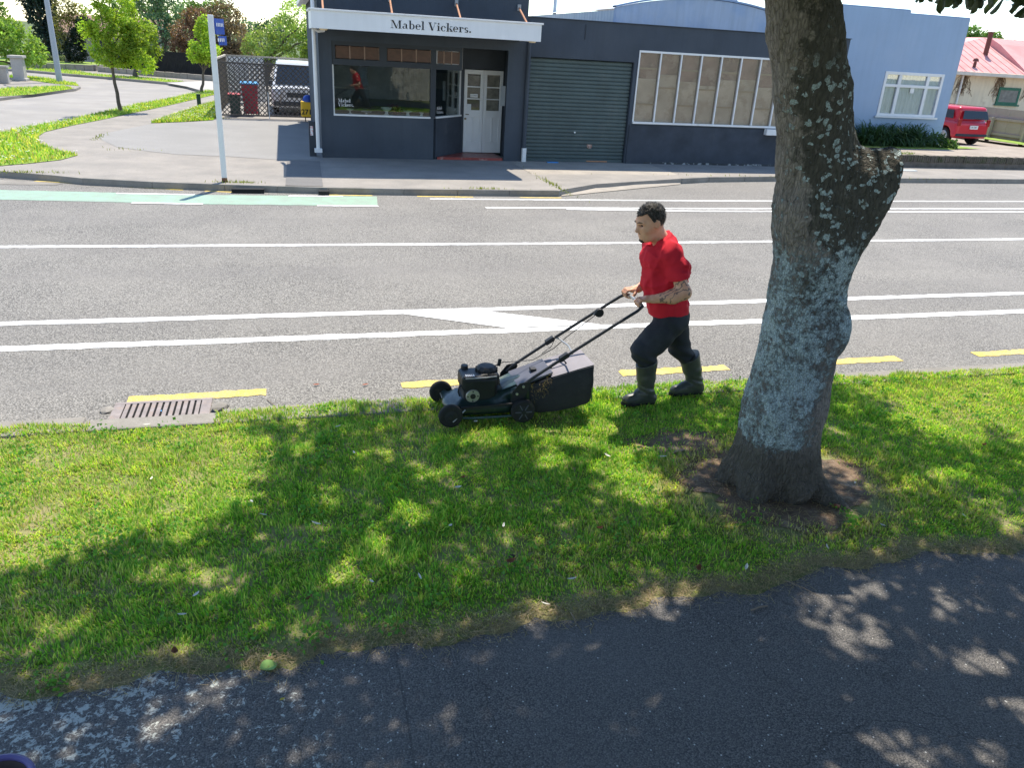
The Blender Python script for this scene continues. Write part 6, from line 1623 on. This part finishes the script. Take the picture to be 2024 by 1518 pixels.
# deck: rounded pan with a raised rear housing
F = Field((1.0, 5.36, GZ-.02), (1.95, 5.99, .55), .008)
F.rbox((1.385, 5.68, .205), (.245, .178, .052), .05, 0)
F.el((1.22, 5.68, .205), (.14, .17, .055), .03)
F.rbox((1.36, 5.68, .255), (.17, .135, .03), .03, .03)
F.rc((1.50, 5.60, .27), (1.70, 5.60, .335), .055, .06, .05); F.rc((1.50, 5.76, .27), (1.70, 5.76, .335), .055, .06, .05); F.rc((1.52, 5.68, .27), (1.72, 5.68, .345), .07, .07, .05)
F.rbox((1.70, 5.68, .27), (.07, .17, .10), .03, .03)
F.rc((1.13, YN+.03, .215), (1.13, YF_-.03, .215), .028, None, .02)
F.cut((1.3, 5.68, .135), (0, 0, -1))
deck = F.build('deck', DECKG, mw)
part('deck_rim', lambda m: m.tube([(1.66, 5.487, .150), (1.50, 5.488, .148), (1.28, 5.493, .148), (1.17, 5.512, .15), (1.10, 5.56, .15)], .010, 6), DECKL, deck, smooth=True)
part('side_rail', lambda m: m.bar((1.20, 5.497, .236), (1.66, 5.497, .246), .018, .022), BLKP, deck)
part('deck_top_plate', lambda m: m.poly([(1.545, 5.57, .345), (1.545, 5.79, .345), (1.66, 5.80, .392), (1.66, 5.56, .392)]), DECKL, deck)
# engine
en = empty('engine', (1.37, 5.67, .25), '', ''); del en['label']; del en['category']; en.parent = mw; en.location = Vector((1.37, 5.67, .25))-wloc(mw)
F = Field((1.12, 5.48, .22), (1.60, 5.88, .58), .007)
F.rbox((1.365, 5.665, .355), (.135, .115, .105), .03, 0)
F.rbox((1.30, 5.66, .415), (.085, .105, .06), .025, .012)
F.rbox((1.44, 5.67, .425), (.085, .10, .055), .03, .012)
F.build('engine_block', BLK, en)
part('shroud_band', lambda m: m.tube([(1.495, 5.57, .463), (1.40, 5.556, .463), (1.24, 5.556, .462)], .006, 6), STEEL, en)
part('muffler', lambda m: m.lathe([(.0, -.012), (.052, -.012), (.056, -.004), (.056, .03), (.0, .03)], (1.30, 5.552, .315), 'y', 22), STEEL, en, smooth=True)
part('muffler_port', lambda m: m.lathe([(.0, -.004), (.022, -.004), (.022, .01), (.0, .01)], (1.30, 5.538, .315), 'y', 14), BLK, en)
for k in range(4):
    a = k*math.pi/2; part('bolt', lambda m: m.lathe([(.0, -.003), (.006, -.003), (.006, .008), (0, .008)], (1.30+.04*math.cos(a), 5.539, .315+.04*math.sin(a)), 'y', 8), BLK, en)
rec = part('recoil_cover', lambda m: m.lathe([(.085, .462), (.085, .492), (.078, .506), (.062, .517), (.02, .522), (.0, .522)], (1.435, 5.68, 0), 'z', 12), BLKP, en)
for k in range(12):
    a = k*math.pi/6; part('vent_rib', lambda m: m.bar((1.435+.086*math.cos(a), 5.68+.086*math.sin(a), .466), (1.435+.084*math.cos(a), 5.68+.084*math.sin(a), .498), .008, .014, (math.cos(a), math.sin(a), 0)), BLK, rec)
part('starter_grip', lambda m: m.bar((1.545, 5.72, .49), (1.555, 5.72, .55), .028, .018, (0, 1, 0)), BLKP, en, bevel=.005)
part('starter_rope', lambda m: m.tube([(1.49, 5.70, .49), (1.55, 5.72, .512), (1.60, 5.73, .522)], .004, 5), BLKP, en)
part('air_filter', lambda m: m.box(1.215, 1.25, 5.60, 5.74, .36, .47), BLKP, en, bevel=.012)
part('label_plate', lambda m: m.poly([(1.245, 5.565, .4775), (1.315, 5.562, .4775), (1.315, 5.60, .4775), (1.245, 5.602, .4775)]), TEXTW, en)
part('label_print', lambda m: [m.poly([(1.252+.015*i, 5.572, .4785), (1.262+.015*i, 5.572, .4785), (1.262+.015*i, 5.594, .4785), (1.252+.015*i, 5.594, .4785)]) for i in range(4)], BLK, en)
part('fuel_cap', lambda m: m.lathe([(.0, .5), (.028, .5), (.03, .48), (.03, .47)], (1.27, 5.75, 0), 'z', 14), BLKP, en)
part('throttle_lever', lambda m: m.tube([(1.545, 5.66, .35), (1.535, 5.66, .42)], .006, 6), BLKP, en)
part('spark_lead', lambda m: m.tube([(1.225, 5.60, .40), (1.195, 5.585, .38), (1.19, 5.585, .34), (1.205, 5.59, .30)], .006, 6), BLKP, en)
# wheels
for i, (x, y, r) in enumerate(((1.105, YN-.03, .095), (1.112, YF_+.03, .095), (1.69, YN-.03, .098), (1.69, YF_+.03, .098))):
    sg = -1 if y < 5.68 else 1
    w = part('wheel', lambda m: m.lathe([(.045, -.022), (r-.018, -.026), (r-.004, -.02), (r, -.010), (r, .010), (r-.004, .02), (r-.018, .026), (.045, .022)], (x, y, GB+r-.004), 'y', 30), RUBBER, mw, smooth=True)
    part('hub', lambda m: m.lathe([(.0, sg*.036), (.018, sg*.036), (.02, sg*.028), (r-.03, sg*.020), (r-.022, sg*.0)], (x, y, GB+r-.004), 'y', 20), BLKP, w, smooth=True)
    if i >= 2:
        for k in range(6):
            a = k*math.pi/3; part('spoke', lambda m: m.bar((x+.02*math.cos(a), y+sg*.027, GB+r-.004+.02*math.sin(a)), (x+(r-.03)*math.cos(a), y+sg*.024, GB+r-.004+(r-.03)*math.sin(a)), .008, .012, (0, 1, 0)), FLAP, w)
part('axle', lambda m: m.tube([(1.105, YN, GB+.09), (1.105, YF_, GB+.09)], .008, 8).tube([(1.69, YN, GB+.09), (1.69, YF_, GB+.09)], .008, 8), STEEL, mw)
part('height_link', lambda m: m.tube([(1.12, YN-.055, .16), (1.17, YN-.045, .20), (1.225, YN-.01, .235)], .005, 6), STEEL, mw)
# catcher
def loft(name, secs, material, parent, **kw):
    m = MB()
    for k, s in enumerate(secs):
        m.v += s; n = len(s)
        if k: m.f += [(n*(k-1)+j, n*(k-1)+(j+1) % n, n*k+(j+1) % n, n*k+j) for j in range(n)]
    m.f += [tuple(range(n))[::-1], tuple(n*(len(secs)-1)+j for j in range(n))]
    return m.build(name, material, parent, **kw)
secs = []
for x, zb, zt, yn, yf in ((1.755, .165, .375, 5.515, 5.845), (1.85, .145, .425, 5.50, 5.86), (2.0, .150, .475, 5.495, 5.865), (2.15, .175, .515, 5.495, 5.865), (2.255, .20, .54, 5.495, 5.865), (2.285, .215, .545, 5.505, 5.855)):
    sag = .012*math.sin((x-1.7)*6)
    secs.append([(x, yn+.02, zb), (x, yn-sag*.6, zb+.05), (x+.004, yn+.006, (zb+zt)/2), (x, yn, zt-.02), (x, yn+.014, zt), (x, yf-.014, zt), (x, yf, zt-.02), (x, yf, zb+.04), (x, yf-.02, zb)])
bag = loft('catcher', secs, BAGF, mw, smooth=True)
part('catcher_top', lambda m: (m.poly([(1.93, 5.502, .462), (2.0, 5.499, .4805), (2.0, 5.861, .4805), (1.93, 5.858, .462)]), m.poly([(2.0, 5.499, .4805), (2.15, 5.499, .5205), (2.15, 5.861, .5205), (2.0, 5.861, .4805)]), m.poly([(2.15, 5.499, .5205), (2.255, 5.499, .5455), (2.255, 5.861, .5455), (2.15, 5.861, .5205)]), m.poly([(2.255, 5.499, .5455), (2.288, 5.508, .5495), (2.288, 5.852, .5495), (2.255, 5.861, .5455)])), BAGT, bag, fix=False)
part('seam', lambda m: m.tube([(1.94, 5.492, .455), (2.15, 5.489, .515), (2.27, 5.493, .54), (2.288, 5.50, .40), (2.292, 5.51, .22)], .004, 5), TRIM, bag)
part('catcher_handle', lambda m: m.tube([(1.97, 5.66, .475), (1.985, 5.66, .51), (2.08, 5.66, .535), (2.10, 5.66, .51)], .008, 6), BLKP, bag)
part('rear_flap', lambda m: m.prism([(1.665, .372), (1.95, .478), (1.948, .494), (1.70, .408), (1.655, .392)], 5.53, 5.83, 'xz'), FLAP, mw, bevel=.006)
part('flap_latch', lambda m: m.box(1.80, 1.85, 5.655, 5.705, .448, .475), BLKP, mw, bevel=.004)
# handle
for y in (YN+.015, YF_-.015):
    h = part('handle_tube', lambda m: m.tube([(1.655, y, .375), (1.70, y, .42), (1.80, y, .488), (2.08, y, .672), (2.40, y, .875), (2.60, y, .998), (2.648, y+(.02 if y < 5.7 else -.02), 1.028)], .0125, 10), HANDL, mw, smooth=True)
    part('bracket', lambda m: m.prism([(1.60, .27), (1.70, .30), (1.755, .42), (1.73, .445), (1.66, .43), (1.605, .36)], y-.014 if y < 5.7 else y+.008, y-.008 if y < 5.7 else y+.014, 'xz'), BLKP, h)
    for bx, bz in ((1.64, .345), (1.69, .405)):
        yo = y-.018 if y < 5.7 else y+.018
        part('bolt', lambda m: m.lathe([(0, -.005), (.011, -.005), (.011, .005), (0, .005)], (bx, yo, bz), 'y', 10), STEEL, h)
    part('clamp_knob', lambda m: m.prism([(1.985, .595), (2.055, .64), (2.05, .665), (2.035, .672), (1.975, .632)], y-.022, y+.022, 'xz'), BLKP, h, bevel=.004)
part('crossbar', lambda m: m.tube([(2.648, YN+.035, 1.028), (2.655, 5.56, 1.033), (2.655, 5.80, 1.033), (2.648, YF_-.035, 1.028)], .0125, 10), STEEL, mw, smooth=True)
part('brace', lambda m: m.tube([(2.035, YF_-.015, .66), (2.09, YF_-.03, .655), (2.115, 5.68, .655), (2.09, YN+.03, .655), (2.035, YN+.015, .645)], .0075, 8), STEEL, mw, smooth=True)
part('throttle_control', lambda m: m.lathe([(0, -.02), (.035, -.018), (.04, 0), (.035, .018), (0, .02)], (2.42, YF_-.045, .875), 'y', 14).prism([(2.37, .86), (2.42, .845), (2.43, .86), (2.38, .875)], YF_-.06, YF_-.03, 'xz'), BLKP, mw)
part('cable', lambda m: m.tube([(2.40, YF_-.04, .86), (2.15, YF_-.03, .66), (2.05, YF_-.05, .58), (1.85, YF_-.1, .50), (1.60, 5.72, .52)], .0035, 5), BLKP, mw)
part('cable', lambda m: m.tube([(2.06, YF_-.02, .66), (2.02, YF_-.06, .60), (1.93, YF_-.08, .545)], .003, 5), BLKP, mw)
# caught clippings hanging on the catcher mouth
rg = np.random.default_rng(3); n = 90
P = np.stack([1.76+rg.uniform(0, .16, n), np.full(n, 5.487), .34+rg.uniform(-.08, .09, n)], 1)
P[:, 2] += (P[:, 0]-1.76)*.4
stuff(leaf_cloud('caught_straw', P, .035, .004, GRASS, mw, np.tile([.3, .22, .12], (n, 1))*rg.uniform(.6, 1.3, (n, 1)), droop=1.), None)

# ================================================================== the person pushing it
def m_skin():
    t = NT('tanned_skin')
    c = t.mix(t.ramp(t.noise(14, 4), .35, .65), (.64, .32, .20), (.72, .41, .27))
    x = t.xyz()
    # curling dark tattoo lines on the near forearm only
    wv = t.new('TexWave', wave_type='RINGS'); wv.inputs['Scale'].default_value = 11; wv.inputs['Distortion'].default_value = 7; wv.inputs['Detail'].default_value = 1.5; wv.inputs['Detail Scale'].default_value = 2.2
    t.link(t.pos(), wv.inputs['Vector'])
    msk = t.math('MULTIPLY', t.math('LESS_THAN', x[1], 5.60), t.math('MULTIPLY', t.math('GREATER_THAN', x[0], 2.775), t.math('MULTIPLY', t.math('LESS_THAN', x[2], 1.30), t.math('GREATER_THAN', x[2], .95))))
    ink = t.math('MULTIPLY', t.ramp(wv.outputs['Fac'], .80, .90), msk)
    c = t.mix(t.math('MULTIPLY', ink, .75), c, (.07, .065, .07))
    t.color(c); t.set(.55, 0, .4)
    t.bsdf.inputs['Subsurface Weight'].default_value = .06
    t.bsdf.inputs['Subsurface Radius'].default_value = (.012, .006, .003)
    return t.m
SKIN = m_skin()
SHIRT = mat('red_cotton', (.60, .022, .04), .85, .08, 8, spec=.2, bump=.0008, bs=300)
PANTS = mat('black_trousers', (.026, .029, .036), .85, .12, 8, (.038, .041, .05), 5, .5, .7, .001, 250)
BOOT = mat('dark_gumboot_rubber', (.055, .060, .054), .42, .2, 6, (.085, .085, .07), 4, .55, .7, spec=.45)
HAIR = mat('short_dark_hair', (.022, .018, .016), .6, .3, 60, (.16, .14, .125), 45, .55, .68, .004, 130)
man = empty('person', (3.05, 5.73, GZ), 'person in red t-shirt, black trousers and gumboots pushing the mower', 'person')
HS = 1.09; HC = np.array([2.728, 5.735, 1.652]); tilt = math.radians(19); hy = math.radians(6)
fwd = np.array([-math.cos(tilt)*math.cos(hy), -math.sin(hy)*math.cos(tilt), -math.sin(tilt)]); sidev = np.cross(np.array([0, 0, 1.]), fwd); sidev /= np.linalg.norm(sidev); upv = np.cross(fwd, sidev)
HR = np.stack([fwd, sidev, upv], 1)      # columns: forward, left, up
hr = lambda *r: tuple(HS*q for q in r)
hp = lambda f_, s_, u_: HC+(fwd*f_+sidev*s_+upv*u_)*HS
F = Field((2.45, 5.25, .5), (3.35, 6.2, 1.84), .0058)
# head
F.el(hp(-.012, 0, .028), hr(.108, .078, .103), 0, HR)
F.el(hp(.030, 0, -.03), hr(.072, .066, .088), .035, HR)
F.el(hp(.048, 0, -.078), hr(.052, .050, .042), .03, HR)
F.el(hp(.078, 0, -.105), hr(.024, .027, .022), .022, HR)          # chin
F.el(hp(.02, 0, -.10), hr(.06, .055, .035), .03, HR)              # under the jaw
for s_ in (-1, 1):
    F.el(hp(.058, s_*.036, -.028), hr(.032, .030, .034), .02, HR)   # cheek
    F.rc(hp(.086, s_*.008, .030), hp(.074, s_*.052, .030), .014, .012, .018)  # brow
    F.el(hp(.090, s_*.031, .010), hr(.017, .018, .011), .010, HR, True)         # eye socket
    F.el(hp(-.016, s_*.077, -.008), hr(.026, .010, .034), .008, HR)             # ear
    F.el(hp(-.010, s_*.085, -.006), hr(.014, .006, .020), .006, HR, True)
F.rc(hp(.090, 0, .012), hp(.114, 0, -.026), .010, .0155, .010)   # nose
for s_ in (-1, 1): F.el(hp(.099, s_*.013, -.030), hr(.013, .009, .009), .006, HR)
F.el(hp(.093, 0, -.058), hr(.014, .026, .0085), .008, HR); F.el(hp(.090, 0, -.073), hr(.013, .023, .009), .008, HR)
F.rc(hp(.106, -.02, -.0655), hp(.106, .02, -.0655), .0035, .0035, .004, True)
F.rc(hp(-.030, 0, -.06), (2.875, 5.735, 1.46), .064, .074, .03)  # neck
# trunk of the body inside the shirt and trousers
F.rc((2.88, 5.60, 1.42), (2.88, 5.87, 1.42), .07, .07, .05)
F.el((2.89, 5.735, 1.30), (.12, .15, .17), .05); F.el((2.94, 5.735, 1.05), (.12, .13, .18), .05); F.el((3.01, 5.735, .86), (.12, .13, .12), .05)
F.rc((3.0, 5.65, .82), (2.79, 5.655, .60), .085, .06, .05); F.rc((3.05, 5.81, .82), (3.19, 5.81, .60), .085, .06, .05)
# near arm
F.rc((2.885, 5.56, 1.41), (2.972, 5.482, 1.145), .056, .055, .04)
F.rc((2.978, 5.475, 1.145), (2.89, 5.49, 1.11), .057, .056, .03); F.rc((2.89, 5.49, 1.11), (2.752, 5.535, 1.079), .056, .033, .03)
# far arm
F.rc((2.88, 5.925, 1.42), (2.985, 5.985, 1.14), .062, .052, .04)
F.rc((2.985, 5.985, 1.14), (2.88, 5.95, 1.10), .052, .048, .03); F.rc((2.88, 5.95, 1.10), (2.752, 5.85, 1.072), .048, .032, .03)
# hands closed round the crossbar
def hand(yc, sg):
    """sg: +1 when the thumb points to +y"""
    F.rc((2.752, yc-sg*.012, 1.075), (2.700, yc, 1.072), .030, .030, .02)
    F.rbox((2.690, yc, 1.070), (.034, .040, .016), .014, .014)
    for k in range(4):
        y = yc+sg*(.033-.0225*k); q = (1., 1.06, 1.0, .82)[k]
        F.chain([(2.672, y, 1.074), (2.640, y, 1.068+.002*q), (2.622-.004*q, y, 1.046), (2.628, y, 1.020), (2.648, y+sg*.002, 1.010)], [.0105, .0102, .0095, .0088, .0080], .004)
    F.chain([(2.712, yc+sg*.030, 1.062), (2.694, yc+sg*.054, 1.045), (2.672, yc+sg*.060, 1.024), (2.650, yc+sg*.050, 1.014)], [.015, .0125, .0105, .009], .008)
hand(5.565, 1); hand(5.835, -1)
body = F.build('body', SKIN, man)
# shirt
F = Field((2.55, 5.28, .82), (3.38, 6.18, 1.62), .0075)
F.rc((2.875, 5.60, 1.455), (2.875, 5.87, 1.455), .078, .078, 0)
F.el((2.868, 5.735, 1.36), (.160, .188, .165), .06)
F.el((2.905, 5.735, 1.17), (.168, .178, .21), .07)
F.el((2.985, 5.735, .97), (.158, .175, .155), .07)
F.rc((2.985, 5.735, .98), (3.005, 5.735, .86), .158, .166, .05)
F.rc((2.87, 5.735, 1.48), (2.855, 5.735, 1.53), .092, .086, .05)
F.rc((2.885, 5.565, 1.43), (2.955, 5.49, 1.225), .082, .090, .05)
F.rc((2.87, 5.905, 1.43), (2.95, 5.96, 1.22), .080, .084, .05)
F.displace(lambda x, y, z: np.clip((z-.90)/.09, .12, 1)*(.012*(vnoise(x*8+z*5, y*9, z*5-x*8)-.5)+.022*(np.abs(vnoise(x*15-z*3, y*15, z*4.5+x*4)-.5)*2-.4)+.012*(np.abs(vnoise(x*9-z*16, y*12, z*14+x*12)-.5)*2-.4))
           + .013*np.sin(z*62+x*34+5*vnoise(x*6, y*6, z*6))*np.exp(-((x-2.98)**2/.012+(z-1.36)**2/.012))
           + .010*np.sin(z*55-x*22+4*vnoise(x*5, y*5, z*5))*np.exp(-((z-1.06)**2/.006)))
# hem, cuffs and neckline
F.cut((2.86, 5.735, 1.553), (-.42, 0, .9))
F.cut((3.0, 5.735, .893), (.10, 0, -1))
sl, X, Y, Z = F.region((2.6, 5.28, .9), (3.3, 5.62, 1.36)); d = (X-2.90)*.38+(Y-5.53)*-.15+(Z-1.235)*-.91
F.F[sl] = np.where(Y < 5.54-.0*X, np.where(X-.0 > 2.84, np.maximum(F.F[sl], np.where((Y < 5.545) & (((X-2.965)**2+(Y-5.475)**2) < .026), d, -1)), F.F[sl]), F.F[sl])
sl, X, Y, Z = F.region((2.6, 5.85, .9), (3.3, 6.15, 1.36)); d = (X-2.922)*.28+(Z-1.235)*-.94
F.F[sl] = np.maximum(F.F[sl], np.where(((X-2.98)**2+(Y-6.0)**2) < .025, d, -1))
F.rc((2.80, 5.735, 1.60), (2.775, 5.735, 1.515), .070, .062, .01, True)
shirt = F.build('shirt', SHIRT, man)
# trousers
F = Field((2.5, 5.4, .36), (3.55, 6.05, 1.0), .0075)
F.el((3.02, 5.735, .87), (.150, .165, .15), 0)
F.chain([(2.985, 5.645, .83), (2.875, 5.648, .70), (2.780, 5.655, .585), (2.822, 5.66, .44)], [.120, .116, .103, .070], .05)
F.chain([(3.07, 5.815, .83), (3.13, 5.812, .70), (3.185, 5.805, .545), (3.29, 5.80, .42)], [.116, .104, .088, .066], .05)
F.displace(lambda x, y, z: .016*(vnoise(x*8, y*8, z*6)-.5)+.012*(vnoise(x*15+z*11, y*15, z*17)-.5)+.008*np.sin(z*70+x*30+4*vnoise(x*6, y*6, z*6))*np.exp(-((z-.52)**2/.006)))
F.cut((3, 5.7, .965), (0, 0, 1))
F.build('trousers', PANTS, man)
# boots
def boot(ank, top, heel, toe, y):
    F = Field((min(toe[0], top[0])-.14, y-.16, GZ-.03), (max(heel[0], top[0])+.16, y+.16, .56), .0065)
    F.chain([(ank[0], y, ank[1]), ((ank[0]+top[0])/2, y, (ank[1]+top[1])/2), (top[0], y, top[1])], [.066, .080, .093], .02)
    F.rc((heel[0], y, GZ+.055), (ank[0], y, ank[1]), .050, .062, .03)
    F.rc((heel[0], y, GZ+.05), (toe[0], y-.012, GZ+.045), .049, .046, .03)
    F.rc((ank[0]-.03, y, ank[1]-.02), (toe[0]+.04, y-.01, GZ+.055), .055, .04, .03)
    F.displace(lambda x, yy, z: .006*(vnoise(x*20, yy*20, z*26)-.5)+.004*np.sin(z*120+x*40)*np.exp(-((z-ank[1]-.03)**2/.0025)))
    ax = np.array([top[0]-ank[0], 0, top[1]-ank[1]]); F.cut((top[0], y, top[1]), (ax[0]-.08, 0, ax[2]))
    F.cut((0, y, GZ+.012), (0, 0, -1))
    b = F.build('boot', BOOT, man)
    G_ = Field((min(toe[0], heel[0])-.1, y-.12, GZ-.03), (max(toe[0], heel[0])+.1, y+.12, GZ+.08), .006)
    G_.rc((heel[0], y, GZ+.018), (heel[0]-.07, y, GZ+.018), .048, .042, 0); G_.rc((heel[0]-.07, y, GZ+.018), (toe[0]+.03, y-.01, GZ+.018), .042, .052, .01); G_.rc((toe[0]+.03, y-.01, GZ+.018), (toe[0]-.012, y-.012, GZ+.018), .052, .042, .01)
    G_.cut((0, 0, GZ+.03), (0, 0, 1)); G_.cut((0, 0, GZ), (0, 0, -1))
    G_.build('sole', mat('boot_sole', (.015, .015, .015), .8) if 'boot_sole' not in bpy.data.materials else bpy.data.materials['boot_sole'], b)
boot((2.848, .215), (2.818, .485), (2.90, 0), (2.680, 0), 5.66)
boot((3.385, .215), (3.292, .462), (3.425, 0), (3.195, 0), 5.80)
# hair, beard, brows, eyes
F = Field(HC-.2, HC+.2, .0045)
F.el(hp(-.016, 0, .034), hr(.113, .083, .107), 0, HR)
sl, X, Y, Z = F.region(HC-.2, HC+.2)
lf = (X-HC[0])*fwd[0]+(Y-HC[1])*fwd[1]+(Z-HC[2])*fwd[2]; lu = (X-HC[0])*upv[0]+(Y-HC[1])*upv[1]+(Z-HC[2])*upv[2]; ls = (X-HC[0])*sidev[0]+(Y-HC[1])*sidev[1]+(Z-HC[2])*sidev[2]
lf = lf/HS; lu = lu/HS; ls = ls/HS
line = np.where(lf > .035, .078-.25*(lf-.09), np.where(lf > -.025, .02-.0*lf, -.052))      # hair line: forehead, temple, nape
line = np.where((lf > .012) & (lf < .035), .02+(lf-.012)*2.6, line)
F.F = np.maximum(F.F, (line-lu).astype(np.float32))
F.F = np.where((lf > .04) & (lu < .06), 1., F.F).astype(np.float32)
F.displace(lambda x, y, z: .009*(vnoise(x*70, y*70, z*70)-.5)+.006*(vnoise(x*140, y*140, z*140)-.5))
hv, hq = F.mesh()
hair = add_mesh('hair', hv, hq, HAIR, man, smooth=True)
rg = np.random.default_rng(6); pick = rg.choice(len(hv), 3600); p0 = hv[pick]
nn = p0-HC; nn /= np.linalg.norm(nn, axis=1)[:, None]
dd_ = nn*.55-fwd*.25-upv*.25*(nn@upv < .5)[:, None]+rg.normal(size=nn.shape)*.38+fwd*.55*((nn@upv) > .75)[:, None]; dd_ /= np.linalg.norm(dd_, axis=1)[:, None]
ww = np.cross(dd_, rg.normal(size=nn.shape)); ww /= np.linalg.norm(ww, axis=1)[:, None]
Lh = rg.uniform(.008, .019, (len(p0), 1))
V = np.stack([p0-nn*.003-ww*.0011, p0-nn*.003+ww*.0011, p0+dd_*Lh], 1).reshape(-1, 3)
gv = np.where(rg.uniform(0, 1, (len(p0), 1)) < .3, .14, .03)*rg.uniform(.6, 1.3, (len(p0), 1))*np.array([1.05, .95, .88])
stuff(add_mesh('hair_strands', V, np.arange(len(p0)*3).reshape(-1, 3), leafmat('hair_strand', (1, 1, 1), .05, .45, .5), hair, tint=np.repeat(gv, 3, axis=0)))
F = Field(HC-.2, HC+.15, .004)
F.el(hp(.082, 0, -.106), hr(.026, .029, .024), 0, HR)
for s_ in (-1, 1): F.rc(hp(.102, s_*.006, -.046), hp(.094, s_*.026, -.054), .005, .004, .004)
F.displace(lambda x, y, z: .006*(vnoise(x*120, y*120, z*120)-.5))
F.build('beard', mat('dark_stubble', (.05, .035, .028), .8, .3, 80), man)
for s_ in (-1, 1):
    m = MB(); m.tube([hp(.102, s_*.012, .034), hp(.099, s_*.032, .040), hp(.084, s_*.052, .034)], [.004, .005, .003], 6); m.build('eyebrow', HAIR, man)
    m = MB(); c = Vector(hp(.079, s_*.031, .010)); m.lathe([(.0, -.010), (.007, -.007), (.0100, 0), (.007, .007), (.0, .010)], c, 'z', 12); m.build('eye', mat('eye_dark', (.05, .04, .035), .2) if s_ < 0 else bpy.data.materials['eye_dark'], man, smooth=True)
